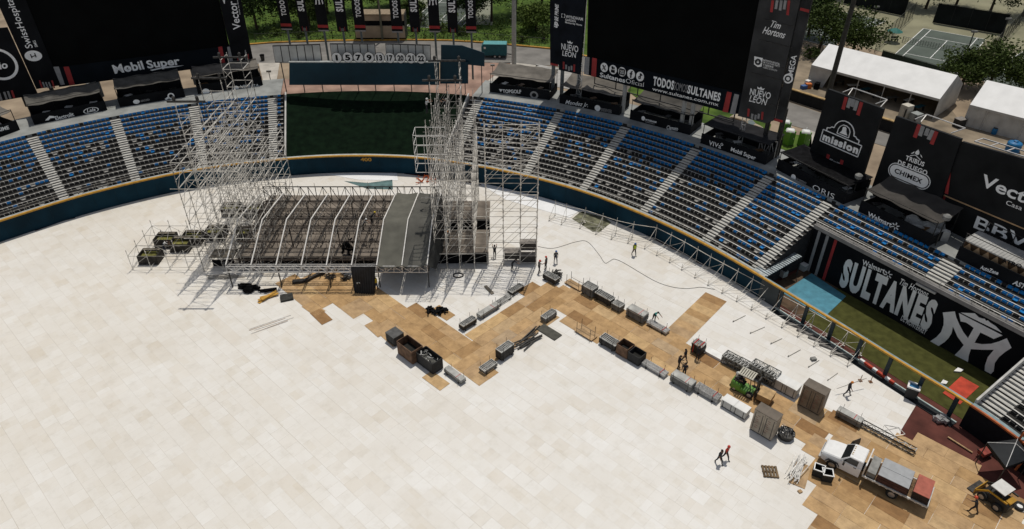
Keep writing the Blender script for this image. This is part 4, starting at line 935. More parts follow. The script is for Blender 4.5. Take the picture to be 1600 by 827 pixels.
for n_,x,y in ((1,526.4,90),(5,543.5,89.6),(7,560.2,89.6),(9,577,89.6),(13,593,90),(17,609.2,90.2),(20,626,90.4),(21,642,90.6),(22,658,91.2)):
    c=bw.p(x,y)+bw.n*.1
    t=thing('number_disc',f'round white disc with black number {n_} on top of the backdrop wall','sign',(c.x,c.y,c.z-.7),0,'retired number discs')
    up=Vector((0,0,1)); P=[c+bw.u*math.cos(2*math.pi*i/24)*.68+up*math.sin(2*math.pi*i/24)*.72 for i in range(24)]
    part_poly(MB(),[q+bw.n*.0+ (q-c)*.08 for q in P],bw.n*.08).build('rim',darksteel,t); part_poly(MB(),[q+bw.n*.02 for q in P],bw.n*.015).build('face',white,t)
    h=.62; w_=.16 if n_==1 else .36 if n_<10 else .42
    text3(str(n_),c-bw.u*w_-up*.36+bw.n*.0,c+bw.u*w_-up*.36,c-bw.u*w_+up*.36,bw.n,black,t,bold=.045,name='number')
# ================================================================ STAGE UNDER CONSTRUCTION
V3=Vector
# --- deck
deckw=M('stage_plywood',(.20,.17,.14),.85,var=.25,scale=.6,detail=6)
def stage_deck(label,x0,x1,y0,y1,z,nx,ny):
    t=thing('stage_deck',label,'stage',((x0+x1)/2,y0,0))
    for i in range(nx):
        for j in range(ny):
            a=x0+(x1-x0)*i/nx;b=x0+(x1-x0)*(i+1)/nx;c=y0+(y1-y0)*j/ny;d=y0+(y1-y0)*(j+1)/ny
            MB().box(((a+b)/2,(c+d)/2,z-.05),(b-a-.03,d-c-.03,.1)).build('deck_panel',deckw,t)
    MB().box(((x0+x1)/2,y0+.05,z-.12),(x1-x0,.08,.14)).build('front_edge',M('edge_grey',(.33,.31,.28),.7,var=.2),t)
    MB().box(((x0+x1)/2,y0+.5,(z-.2)/2),(x1-x0,.04,z-.2)).build('under_deck_dark',blackcloth,t)  # black sheet stands in for the dark opening under the deck
    k=int((x1-x0)/2.1)
    for i in range(k+1):
        x=x0+(x1-x0)*i/k
        mb=MB(); mb.bar((x,y0+.12,0),(x,y0+.12,z-.1),.035); mb.build('support_leg',steel,t)
        if i<k: MB().bar((x,y0+.12,.3),(x+(x1-x0)/k,y0+.12,z-.3),.02).build('brace',steel,t)
    return t
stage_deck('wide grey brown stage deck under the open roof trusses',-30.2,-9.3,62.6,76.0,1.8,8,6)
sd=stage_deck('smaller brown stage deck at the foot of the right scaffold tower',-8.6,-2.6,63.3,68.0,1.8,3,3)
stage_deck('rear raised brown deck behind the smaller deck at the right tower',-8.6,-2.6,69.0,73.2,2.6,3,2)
# --- roof trusses: nine bent purlins, cross trusses, eaves trusses
def roofz(y):
    return np.interp(y,[59.2,64.2,71.0],[3.0,5.5,4.9])
rt=thing('stage_roof','wide arched stage roof frame of aluminium trusses assembled just above the deck','stage roof',(-19,59.2,0))
XS=[-29.8+i*2.62 for i in range(9)]
for i,x in enumerate(XS):
    dy=-.0
    P=[V3((x+.05*(y-59.2),y,roofz(y))) for y in (59.2,61.7,64.2,67.6,71.0)]
    MB().tube(P,.075).build('rafter_top_tube',M('white_tube',(.72,.70,.66),.5,var=.1),rt)
    mb=MB(); Q=[p+V3((.12,.15,-.85)) for p in P]
    for a,b in ((0,2),(2,4)):
        for k in range(8):
            f0,f1=k/8,(k+1)/8; pa=P[a].lerp(P[b],f0);pb=P[a].lerp(P[b],f1);qa=Q[a].lerp(Q[b],f0);qb=Q[a].lerp(Q[b],f1)
            mb.bar(qa,qb,.05); mb.bar(pa,qb,.028) if k%2 else mb.bar(qa,pb,.028); mb.bar(pa,qa,.025)
    mb.build('rafter_web',M('web_grey',(.20,.185,.165),.5,.2,var=.25) if i<6 else bronze,rt)
for k,y in enumerate((60.6,62.6,64.2,66.2,68.4,71.0)):
    z=roofz(y)-.9-(.0 if k<5 else .2)
    for i in range(8):
        mb=MB(); o=V3((.05*(y-59.2),0,0)); a=V3((XS[i],y,z-.95))+o; b=V3((XS[i+1],y,z-.95))+o
        mb.truss(a,b,(0,0,1),.95,.034,3); mb.truss(a+V3((0,.5,.45)),b+V3((0,.5,.45)),(0,-.5,.5),.9,.026,3)
        mb.build('cross_truss',bronze,rt)
for i in range(8):
    y=60.6+1.3*0; 
    for k,y in enumerate((63.4,67.3,70.2)):
        mb=MB(); o=V3((.05*(y-59.2)+1.2,0,0)); z=roofz(y)-1.9
        mb.truss(V3((XS[i],y-1.3,z))+o,V3((XS[i],y+1.3,z-.1))+o,(0,0,1),.8,.035,3); mb.build('link_truss',darksteel,rt)
for i in range(8):
    mb=MB(); mb.truss((XS[i],59.15,2.15),(XS[i+1],59.15,2.15),(0,0,1),.75,.045,3); mb.truss((XS[i],59.65,2.2),(XS[i+1],59.65,2.2),(0,0,1),.6,.03,3); mb.build('front_truss',alum,rt)
for x in XS[::2]:
    for y in (59.4,64.4,70.6): MB().bar((x+.05*(y-59.2),y,0 if y<62 else 1.8),(x+.05*(y-59.2),y,roofz(y)-.9),.07).build('support_post',darksteel,rt)
mb=MB()
for i in range(8):
    o=V3((.6,0,0)); mb2=MB(); mb2.truss(V3((XS[i],72.0,3.3))+o,V3((XS[i+1],72.0,3.3))+o,(0,0,1),1.9,.05,3); mb2.build('rear_truss',M('truss_black',(.03,.025,.022),.7,var=.3),rt)
# tarpaulin bays
def cover(i,seed):
    rr=random.Random(seed); V=[];Fc=[];nx,ny=8,20
    for j in range(ny+1):
        y=59.0+12.2*j/ny
        for k in range(nx+1):
            x=XS[i]+.1+(XS[i+1]-XS[i]-.2)*k/nx+.05*(y-59.2)
            V.append(V3((x,y,roofz(min(71,max(59.2,y)))-.02-.14*math.sin(math.pi*k/nx)+.035*math.sin(y*3.1+k*.8+seed)+.03*math.sin(y*7+seed*2))))
    for j in range(ny):
        for k in range(nx): Fc.append((j*(nx+1)+k,j*(nx+1)+k+1,(j+1)*(nx+1)+k+1,(j+1)*(nx+1)+k))
    n=len(V); mb=MB().add(V+[v-V3((0,0,.04)) for v in V],Fc+[tuple(q+n for q in f)[::-1] for f in Fc]); return mb.build('roof_tarpaulin',M('grey_green_tarp',(.115,.112,.092),.8,var=.12,scale=.9,detail=7,bump=.2) if i==6 else M('dark_tarp',(.085,.083,.072),.75,var=.18,scale=.5,detail=7,bump=.3),rt,smooth=True)
cover(6,1);cover(7,2)
# black drape hanging in front
def drape(label,pts_top,pts_bot,mat,folds=9,amp=.10,name='stage_drape'):
    V=[];Fc=[];nx,ny=folds*4,14
    a,b=map(V3,pts_top);c,d=map(V3,pts_bot); n=(b-a).cross(V3((0,0,1))).normalized()
    for j in range(ny+1):
        for k in range(nx+1):
            f=k/nx;g=j/ny; p=a.lerp(b,f).lerp(c.lerp(d,f),g)
            V.append(p+n*(amp*math.sin(f*folds*2*math.pi+math.sin(g*3))*(.4+.6*g)+.12*math.sin(g*5+f*4)*.5))
    for j in range(ny):
        for k in range(nx): Fc.append((j*(nx+1)+k,(j+1)*(nx+1)+k,(j+1)*(nx+1)+k+1,j*(nx+1)+k+1))
    n_=len(V); o=MB().add(V+[v+n*.02 for v in V],Fc+[tuple(q+n_ for q in f)[::-1] for f in Fc]).build(name,mat,smooth=True); return tag(o,label,'drape')
drape('black cloth hanging from the front truss down to the plywood',[(XS[5]-.02,58.9,3.05),(XS[6]-.1,58.9,3.05)],[(XS[5]+.1,58.3,.03),(XS[6]-.35,58.2,.03)],M('drape_black',(.012,.013,.016),.6,var=.3,scale=2,spec=.35))
rr=random.Random(31); mb=MB(); cb=V3((XS[4]+1.5,62.9,2.5))
for k in range(20):
    q=cb+V3((rr.uniform(-.5,.5),rr.uniform(-.35,.35),rr.uniform(-.1,1.0))); d=V3((rr.uniform(-.35,.35),rr.uniform(-.25,.25),rr.uniform(-.35,.35))); mb.bar(q-d,q+d,.16,6,0,.08)
mb.bar((cb.x,cb.y,1.8),(cb.x,cb.y,2.6),.12)
tag(mb.build('cloth_bundle',blackcloth),'dark cloth bunched on the roof frame beside the tarpaulin bays','cloth')
mb=MB(); P=[(-10.6,60,2.6),(-8.3,60.0,2.4),(-8.2,64.0,2.2),(-8.2,70.8,2.6),(-9.2,71,4.2),(-9.1,64,4.7)]
n1=len(P); mb.poly([V3(p) for p in ((XS[8]+.05,59.3,2.9),(XS[8]+.75,59.9,2.1),(XS[8]+1.2,64,2.1),(XS[8]+1.3,71,2.4),(XS[8]+.6,71,4.8),(XS[8]+.25,64.2,5.4))]); 
tag(mb.prism([V3((XS[8]+.1,59.3,2.85)),V3((XS[8]+.8,59.9,2.0)),V3((XS[8]+1.3,64,2.0)),V3((XS[8]+.3,64.2,5.35))],(0,0,-.03)).build('side_tarpaulin',M('dark_side_tarp',(.035,.036,.034),.7,var=.3,scale=.8)),'dark tarpaulin hanging down the right side of the covered roof bays','tarpaulin')
# ---------------------------------------------------------------- scaffold towers
sca=M('scaffold_tube',(.66,.63,.57),.5,.15,var=.22,scale=1.2)
scd=M('scaffold_tube_dull',(.30,.285,.26),.55,.3,var=.3,scale=1.2)
def scaffold(name,label,cat,gx,gy,hfun,lift=2.0,base=.15,r=.03,sd=1,extra=0,col=None,diag=True,ang=0,org=(0,0),depthr=.85):
    rr=random.Random(sd); t=thing(name,label,cat,(gx[0]+org[0],gy[0]+org[1],0)); c,s=math.cos(ang),math.sin(ang)
    T=lambda x,y,z:V3((org[0]+c*x-s*y,org[1]+s*x+c*y,z))
    H={(i,j):hfun(i,j,rr) for i in range(len(gx)) for j in range(len(gy))}
    m=lambda: col or (sca if rr.random()<.72 else scd)
    for (i,j),h in H.items():
        if h<=0: continue
        mb=MB(); mb.bar(T(gx[i],gy[j],.0),T(gx[i],gy[j],h),r); mb.box(T(gx[i],gy[j],.02),(.16,.16,.04))
        z=base+lift/2
        while z<h: mb.box(T(gx[i],gy[j],z),(r*3.4,r*3.4,r*2.2)); z+=lift/2
        mb.build('standard',m(),t)
    zmax=max(H.values()); z=base+.15
    while z<zmax:
        par={}
        def find(q):
            while par.setdefault(q,q)!=q: q=par[q]
            return q
        bars=[]
        for i in range(len(gx)):
            for j in range(len(gy)):
                for di,dj in ((1,0),(0,1)):
                    a,b=(i,j),(i+di,j+dj)
                    if b in H and min(H[a],H[b])>=z:
                        e=rr.uniform(0,1.6) if rr.random()<extra else 0
                        A_=T(gx[i],gy[j],z);B_=T(gx[b[0]],gy[b[1]],z)
                        if e and i==0 and di: A_=A_-(B_-A_).normalized()*e
                        par[find(a)]=find(b)
                        bars.append((a,A_,B_,r*(.85 if di else depthr)))
                        if dj and depthr>1: bars.append((a,A_+V3((0,0,lift*.5)),B_+V3((0,0,lift*.5)),r*.8))
                        if diag and min(H[a],H[b])>=z+lift*.9 and rr.random()<.62:
                            if rr.random()<.6: bars.append((a,T(gx[i],gy[j],z),V3((B_.x,B_.y,z+lift)),r*.75))
                            else: bars.append((a,T(gx[i],gy[j],z+lift),B_,r*.75))
        gr={}
        for q in bars: gr.setdefault(find(q[0]),[]).append(q)
        for g in gr.values():
            mb=MB()
            for q in g: mb.bar(q[1],q[2],q[3])
            mb.build('ledger_frame',m(),t)
        z+=lift
    return t
def hl(i,j,rr):
    head=(j in (0,1,3,4,6,7) and i in (1,2))
    if head and j in (0,3,6): return 19.5
    if head and j in (1,4,7): return 17.6 if j!=7 else 19.5
    if i in (1,2): return 15.3
    if i==0: return 13.3-rr.choice([0,0,2])
    return 12.8 - rr.choice([0,2,2,4])
def head_beam(tw,x0,x1,y,z):
    mb=MB(); mb.box(((x0+x1)/2,y,z+.15),(x1-x0+1.4,.16,.18)); mb.build('head_beam',darksteel,tw)
    for x in (x0,x1):
        MB().lathe((x,y,z+.3),[(.16,0),(.16,.3),(.05,.4)],8).build('head_pulley',darksteel,tw)
lt_=scaffold('scaffold_tower','tall grey scaffold tower left of the stage roof reaching above the seats','scaffold tower',[-33.9,-31.7,-29.5,-27.4],[62.3,64.2,66.3,68.4,70.5,72.6,74.7,76.8],hl,2.0,sd=4,extra=.5,r=.035,depthr=1.25)
for y in (62.3,68.4,74.7): head_beam(lt_,-31.7,-29.5,y,19.5)
def hr_(i,j,rr):
    if i in (0,2) and j in (0,3,6,7): return 19.5 if j!=0 else 17.8
    if i==3 and j==4: return 18.0
    if i<3: return 16.2
    return 14.5-rr.choice([0,2,3])
rt_=scaffold('scaffold_tower','dense tall scaffold tower right of the tarpaulin covered roof bays','scaffold tower',[-8.3,-7.1,-5.7,-4.1],[62.3,64.0,65.9,67.8,69.7,71.6,73.6,75.4],hr_,2.0,sd=9,extra=.2,r=.036,depthr=1.2)
for y in (67.8,73.6): head_beam(rt_,-8.3,-5.7,y,19.5)
# side cage hanging on the left face of the right tower
mb=MB()
for z in (12.2,13.2,14.2,15.2,16.2):
    for y in (62.3,64.2): mb.bar((-9.6,y,z),(-6.6,y,z),.03)
    mb.bar((-9.6,62.3,z),(-9.6,64.2,z),.03)
for x in (-9.6,-8.6,-7.6,-6.6):
    for y in (62.3,64.2): mb.bar((x,y,12.2),(x,y,16.2),.03)
mb.build('side_cage',M('bright_tube',(.68,.67,.64),.5,.2,var=.1),rt_)
wl=scaffold('scaffold_wall','thin four bay scaffold wall right of the dense tower, standing before the seats','scaffold wall',[-2.75,-.95,.9,2.7],[63.5,64.6],lambda i,j,rr:17.1 if j==0 else 16.6,2.0,sd=13,diag=False,r=.045)
for i in range(3):
    mb=MB(); xs=[-2.75,-.95,.9,2.7]
    for k in range(8):
        z=.3+2*k; a,b=(xs[i],xs[i+1])
        if (i!=2) or k<8: mb.bar((a,63.5,z),(b,63.5,z+2),.026)
        if k%2: mb.bar((a,64.6,z),(b,64.6,z+2),.024)
        mb.bar((a,63.5,z+1),(b,63.5,z+1),.02)
    mb.build('brace_set',sca,wl)
mb=MB()
for k in range(9): mb.bar((-4.0,63.5,.3+2*k),(-2.75,63.5,.3+2*k),.03)
mb.build('link_bars',sca,wl)
# crates / dark platforms in the wall's foot
for lb,x,y,z,w in (('dark box on the upper right platform at the foot of the thin scaffold wall',1.8,64.3,2.2,1.7),('dark box in the middle of the foot of the thin scaffold wall',0,64.2,1.0,1.7),('dark box below the right platform at the foot of the thin scaffold wall',1.8,64.2,.55,1.7)):
    t=thing('flight_case',lb,'case',(x,y,0)); MB().box((x,y,z),(w,.9,.8)).build('body',M('case_dark',(.05,.045,.04),.7,var=.2),t); MB().box((x,y,z+.42),(w+.05,.95,.05)).build('lid',M('case_grey',(.22,.20,.18),.7,var=.2),t)
    if z>1.2: MB().box((x,y,z-.44),(1.8,1.05,.05)).build('platform',alum,t); [MB().bar((x+dx,y+.4*dy,0),(x+dx,y+.4*dy,z-.45),.03).build('leg',steel,t) for dx in (-.8,.8) for dy in (-1,1)]
# ---- low scaffold wing with ballast boxes on the left
wing=scaffold('scaffold_wing','low open scaffold grid holding dark ballast boxes left of the tall left tower','scaffold',[0,2.07,4.14,6.21,8.28],[0,2.07,4.14,6.21],lambda i,j,rr:2.6 if not(i>2 and j==3) else 1.6,1.5,sd=21,r=.028,org=(-41.9,62.6),ang=.0)
def ballast(label,x,y,z,w=2.1,d=1.7,h=1.1):
    t=thing('ballast_box',label,'ballast box',(x,y,0),0,'open ballast boxes at the left scaffold')
    for dx,dy,a,b in ((-w/2,0,.08,d),(w/2,0,.08,d),(0,-d/2,w-.09,.08),(0,d/2,w-.09,.08)):
        MB().box((x+dx,y+dy,z+h/2),(a,b,h)).build('side_panel',M('ballast_black',(.035,.031,.026),.8,var=.3,scale=2),t)
    MB().box((x,y,z+h*.62),(w-.12,d-.12,.1)).build('filling',M('mossy_yellow',(.20,.19,.05),.9,var=.3,scale=2.5),t)
    MB().box((x,y-d/2-.06,z+.12),(w+.1,.06,.16)).build('base_rail',darksteel,t)
    MB().box((x,y+d/2-.3,z+h+.02),(w-.2,.35,.05)).build('top_plank',M('grey_plank',(.16,.14,.11),.9,var=.3),t)
    return t
for lb,px,py,z in (('dark open ballast box at the left front corner of the low scaffold grid',238,407,0),('dark open ballast box at the rear left of the low scaffold grid',262,381,.0),('dark open ballast box in the middle of the low scaffold grid',286,388,.0),('dark open ballast box right of the middle of the low scaffold grid',304,378,0),('dark open ballast box inside the foot of the tall left tower',340,371,.1),('dark open ballast box behind the tall left tower near the wall',364,333,0),('dark open ballast box at the left end of the stage roof',399,334,.0),('dark open ballast box under the left edge of the first rafter',386,372,.0)):
    p=at(px,py,0); ballast(lb,p[0],p[1],z)
t=thing('work_platform','small work platform with dark skirt at the foot of the tall left tower','platform',(-31.6,63.4,0))
MB().box((-31.8,63.6,1.5),(2.6,1.6,.1)).build('plank_top',M('grey_plank',(.16,.14,.11)),t); MB().box((-31.8,62.9,.7),(2.4,.08,.8)).build('skirt',blackcloth,t)
for dx in (-1.2,1.2):
    for dy in (-.7,.7): MB().bar((-31.8+dx,63.6+dy,0),(-31.8+dx,63.6+dy,2.3),.03).build('leg',steel,t)
# scaffold posts standing behind the stage roof
for i in range(11):
    x=-29+i*2.2
    if i in (9,): continue
    mb=MB(); mb.bar((x,76.6+.3*(i%2),0),(x,76.6+.3*(i%2),2.2+.5*(i%3)),.03); mb.box((x,76.6+.3*(i%2),1.2),(.12,.12,.08)); mb.box((x,76.6+.3*(i%2),.02),(.2,.2,.04))
    tag(mb.build('scaffold_post',sca),'single upright scaffold post in the row behind the stage roof','post','scaffold posts behind the stage roof')
# tarp and sheets near the wall
def tarpflat(name,label,pts,m,z=.03):
    tag(part_poly(MB(),[gz(x,y,z) for x,y in pts],(0,0,.02)).build(name,m),label,'ground sheet')
tarpflat('ground_sheet','dark teal and grey sheet on the floor between stage roof and wall',[(538,283),(575,286),(613,281),(614,296),(574,295)],M('teal_grey_sheet',(.10,.17,.17),.8,var=.3,scale=.7))
tarpflat('ground_sheet','clean white sheet along the wall right of the dense scaffold tower',[(745,284),(846,308),(908,327),(890,341),(850,329),(790,312)],M('clean_white_sheet',(.82,.83,.84),.6,var=.04,scale=.5))
tarpflat('ground_sheet','clean white sheet along the wall behind the stage roof',[(510,272),(620,270),(622,282),(560,281)],M('clean_white_sheet',(0,0,0)))
tarpflat('ground_sheet','grey cloth sheet with olive folds beside the wall right of the scaffold wall',[(894,342),(908,330),(945,340),(955,348),(936,363),(926,362)],M('olive_grey_cloth',(.17,.17,.11),.9,var=.4,scale=1.2,bump=.4))
# orange net heap
mb=MB(); rr=random.Random(2)
for k in range(26):
    c=gz(668+rr.uniform(-14,14),282+rr.uniform(-5,5)); d=V3((rr.uniform(-.6,.6),rr.uniform(-.3,.3),rr.uniform(0,.5))); mb.bar(c+V3((0,0,.1)),c+d+V3((0,0,.12)),.07)
tag(mb.build('barrier_heap',M('orange_plastic',(.55,.12,.03),.6,var=.2)),'small heap of orange barrier pieces by the wall behind the dense tower','barrier')
# ---------------------------------------------------------------- scaffold run along the right wall
FR=[(858,345),(877,351),(906,357),(931,366),(955,374),(981,380),(1007,388.7),(1026,399),(1046,410),(1065,421.5),(1085.5,434),(1106,445.6),(1128,458),(1150.6,470.6),(1173.5,484),(1196.5,498),(1221,511.5),(1246,526),(1271,541),(1297,556),(1323.6,572)]
FP=[V3(tuple(at(x,y,0))) for x,y in FR]
run=thing('scaffold_run','long low run of triangular scaffold frames along the wall from stage to bullpen fence','scaffold',FP[10])
RP=[]
for i,p in enumerate(FP):
    a=FP[max(0,i-1)];b=FP[min(len(FP)-1,i+1)]; d=(b-a).normalized(); n=V3((-d.y,d.x,0)); n=n if n.y>0 else -n
    if i<6: q=p+n*1.5
    else: q=p+n*2.3
    RP.append(q)
for i,(p,q) in enumerate(zip(FP,RP)):
    mb=MB(); r=.03
    mb.bar(q,q+V3((0,0,2.15)),r); mb.bar(p,p+V3((0,0,.75)),r); mb.box(p+V3((0,0,.02)),(.18,.18,.04)); mb.box(q+V3((0,0,.02)),(.18,.18,.04)); mb.box(p+V3((0,0,.3)),(.11,.11,.1))
    mb.bar(p+V3((0,0,.3)),q+V3((0,0,.3)),r*.8); mb.bar(p+V3((0,0,.35)),q+V3((0,0,1.75)),r*.8); mb.box(q+V3((0,0,1.75)),(.1,.1,.08))
    mb.build('upright_frame',sca,run)
    if i+1<len(FP):
        mb=MB(); p2,q2=FP[i+1],RP[i+1]
        mb.bar(q+V3((0,0,1.75)),q2+V3((0,0,1.75)),.032); mb.bar(p+V3((0,0,.3)),p2+V3((0,0,.3)),.024); mb.bar(q+V3((0,0,.3)),q2+V3((0,0,.3)),.024); mb.bar(p+V3((0,0,.3)),q2+V3((0,0,.3)),.02)
        if i%3==1: mb.bar(q+V3((0,0,.3)),q2+V3((0,0,1.75)),.022)
        mb.build('ledger',sca,run)
for i,(x,y,x2,y2) in enumerate(((1145,503,1165,493),(1172,521,1195,511),(1204,537.5,1222,529),(1231,557.5,1251,546.5),(1263,574,1280,563),(1293,594.5,1309,583))):
    mb=MB(); a=gz(x,y,.04);b=gz(x2,y2,.04); mb.bar(a,b,.03); mb.bar(a,a+(b-a).normalized()*.1+V3((0,0,.12)),.04)
    tag(mb.build('steel_rod',scd),'thin steel rod with a hooked end lying on the white floor','rod','steel rods laid out on the white floor')
for x,y in ((1344,595),(1360,597)):
    c=gz(x,y); mb=MB(); mb.bar(c,c+V3((0,0,.7)),.03); mb.box(c+V3((0,0,.03)),(.3,.3,.06)); tag(mb.build('base_jack',M('rusty_jack',(.20,.10,.05),.7,.2,var=.3)),'short rusty base jack on the floor near the walking worker','jack','two base jacks')
# cable on the floor
cp=[(840,385),(865,388),(900,378),(918,378),(936,398),(945,411),(953,408),(960,405),(975,411),(1000,426),(1025,440),(1048,448),(1070,451),(1085,450),(1096,449),(1120,453)]
cw=[at(x,y,.03) for x,y in cp]; sm=[]
for i in range(len(cw)-1):
    p0,p1,p2,p3=cw[max(0,i-1)],cw[i],cw[i+1],cw[min(len(cw)-1,i+2)]
    for k in range(6):
        t_=k/6; sm.append(.5*((2*p1)+(-p0+p2)*t_+(2*p0-5*p1+4*p2-p3)*t_**2+(-p0+3*p1-3*p2+p3)*t_**3))
tag(MB().tube(sm,.02).build('cable',darksteel),'thin dark cable snaking over the white floor to the scaffold run','cable')
# ================================================================ PLYWOOD WAY
AX=R(-44.5); UA=np.array([math.cos(AX),math.sin(AX)]); UB=np.array([-UA[1],UA[0]])
def plymat():
    m=bpy.data.materials.new('plywood'); m.use_nodes=True; n=m.node_tree; L=n.links.new; b=n.nodes['Principled BSDF']; b.inputs['Roughness'].default_value=.75; b.inputs['Specular IOR Level'].default_value=.25
    oi=n.nodes.new('ShaderNodeObjectInfo'); r=n.nodes.new('ShaderNodeValToRGB'); cs=[(0,(.29,.165,.07)),(.18,(.44,.285,.135)),(.5,(.52,.35,.18)),(.75,(.46,.325,.19)),(.9,(.60,.42,.215)),(1,(.43,.33,.225))]
    while len(r.color_ramp.elements)<len(cs): r.color_ramp.elements.new(.5)
    for e_,(p,c) in zip(r.color_ramp.elements,cs): e_.position=p; e_.color=(*c,1)
    L(oi.outputs['Random'],r.inputs[0])
    tc=n.nodes.new('ShaderNodeTexCoord'); ge=n.nodes.new('ShaderNodeNewGeometry')
    no=n.nodes.new('ShaderNodeTexNoise'); no.inputs['Scale'].default_value=1.1; no.inputs['Detail'].default_value=8; no.inputs['Roughness'].default_value=.65; L(ge.outputs['Position'],no.inputs[0])
    r2=n.nodes.new('ShaderNodeValToRGB'); r2.color_ramp.elements[0].position=.3; r2.color_ramp.elements[0].color=(.66,.63,.60,1); r2.color_ramp.elements[1].position=.62; r2.color_ramp.elements[1].color=(1.05,1.03,1,1); L(no.outputs['Fac'],r2.inputs[0])
    mp=n.nodes.new('ShaderNodeMapping'); mp.inputs['Scale'].default_value=(.6,9,1); L(tc.outputs['Object'],mp.inputs[0]); n2=n.nodes.new('ShaderNodeTexNoise'); n2.inputs['Scale'].default_value=1.6; n2.inputs['Detail'].default_value=4; L(mp.outputs[0],n2.inputs[0])
    r3=n.nodes.new('ShaderNodeValToRGB'); r3.color_ramp.elements[0].position=.3; r3.color_ramp.elements[0].color=(.86,.84,.82,1); r3.color_ramp.elements[1].position=.65; r3.color_ramp.elements[1].color=(1.04,1.03,1.02,1); L(n2.outputs['Fac'],r3.inputs[0])
    x=n.nodes.new('ShaderNodeMixRGB'); x.blend_type='MULTIPLY'; x.inputs[0].default_value=1; L(r.outputs[0],x.inputs[1]); L(r2.outputs[0],x.inputs[2])
    y=n.nodes.new('ShaderNodeMixRGB'); y.blend_type='MULTIPLY'; y.inputs[0].default_value=1; L(x.outputs[0],y.inputs[1]); L(r3.outputs[0],y.inputs[2])
    L(y.outputs[0],b.inputs['Base Color']); return m
PLY=plymat()
def inpoly(p,poly):
    c=False;n=len(poly)
    for i in range(n):
        x1,y1=poly[i];x2,y2=poly[(i+1)%n]
        if (y1>p[1])!=(y2>p[1]) and p[0]<(x2-x1)*(p[1]-y1)/(y2-y1)+x1: c=not c
    return c
sheet=MB().box((0,0,0),(2.425,1.205,.022)).v; _sf=MB().box((0,0,0),(2.425,1.205,.022)).f
shm=bpy.data.meshes.new('plywood_sheet'); shm.from_pydata(sheet,[],_sf); shm.materials.append(PLY); shm.update()
def ply(x,y,ang,lab,grp,z=.013):
    o=bpy.data.objects.new('plywood_sheet',shm); COL.objects.link(o); o.location=(x,y,z); o.rotation_euler=(0,0,ang); return tag(o,lab,'plywood sheet',grp)
rp=random.Random(11)
def lay(polypx,ang,lab,grp,org=None,lng=True):
    poly=[tuple(at(x,y,0)[:2]) for x,y in polypx]
    c,s=math.cos(ang),math.sin(ang); U=lambda p:(p[0]*c+p[1]*s,-p[0]*s+p[1]*c); inv=lambda a,b:(a*c-b*s,a*s+b*c)
    P=[U(p) for p in poly]; a0=min(p[0] for p in P);b0=min(p[1] for p in P);a1=max(p[0] for p in P);b1=max(p[1] for p in P)
    j=0;b=b0+.61
    while b<b1+.3:
        a=a0+1.22-(1.22 if j%4>1 else 0)+ (0 if j%2 else .0)
        while a<a1+.9:
            x,y=inv(a,b)
            if sum(inpoly(inv(a+da*.9,b+db_*.45),poly) for da in(-1,0,1) for db_ in(-1,0,1))>=4:
                ply(x+rp.uniform(-.012,.012),y+rp.uniform(-.012,.012),ang+rp.uniform(-.006,.006)+(math.pi if rp.random()<.5 else 0),lab,grp,.012+rp.uniform(0,.004))
            a+=2.44
        b+=1.22; j+=1
lay([(438,450),(470,424),(545,428),(600,452),(625,469),(726,523),(790,560),(733,594),(608,516),(541,480),(512,486),(470,470)],AX,'plywood sheet of the way from the stage front to the corner','plywood way before the stage')
lay([(727,523),(842,440),(868,437),(905,455),(869,489),(752,581),(733,590),(728,560)],AX+math.pi/2,'plywood sheet of the way slanting up from the corner to the scaffold wall','plywood way from corner to scaffold wall')
lay([(862,441),(880,440),(979,484),(1037,521),(1125,561),(1209,606),(1303,651),(1320,662),(1268,692),(1170,650),(1135,626),(1046,584),(1008,562),(940,530),(903,520),(868,490)],AX,'plywood sheet of the long way between the rows of stacked equipment','long plywood way to the truck')
lay([(1300,650),(1345,662),(1411,698),(1412,677),(1530,728),(1540,762),(1605,792),(1620,900),(1270,900),(1262,812),(1290,772),(1250,745),(1245,722),(1282,700),(1262,690)],AX,'plywood sheet of the wide area around the white truck','plywood area around the truck')
_a=at(1052,530,0);_b=at(1117,466,0)
for k in range(8):
    q=_a+(_b-_a)*(k+.3)/7.6; ply(q[0],q[1],math.atan2(*(_b-_a)[:2][::-1])-math.pi/2,'plywood sheet of the short side strip running up to the scaffold run','plywood side strip',.014+.001*(k%2))
for x,y,l in ((490,483,'loose plywood sheet left of the stage front way, half under another'),(502,495,'small loose plywood sheet lowest beside the stage front way'),(588,514,'loose brown plywood sheet left of the black lidded box'),(611,528,'plywood sheet under the black lidded box'),(681,595,'loose dark brown plywood sheet on the floor below the crates'),(692,489,'brown plywood sheet by the black cloth heap'),(916,519,'plywood sheet under the low post pallet')):
    p=at(x,y,0); o=ply(p[0],p[1],AX+rp.uniform(-.08,.08),l,None,.03)
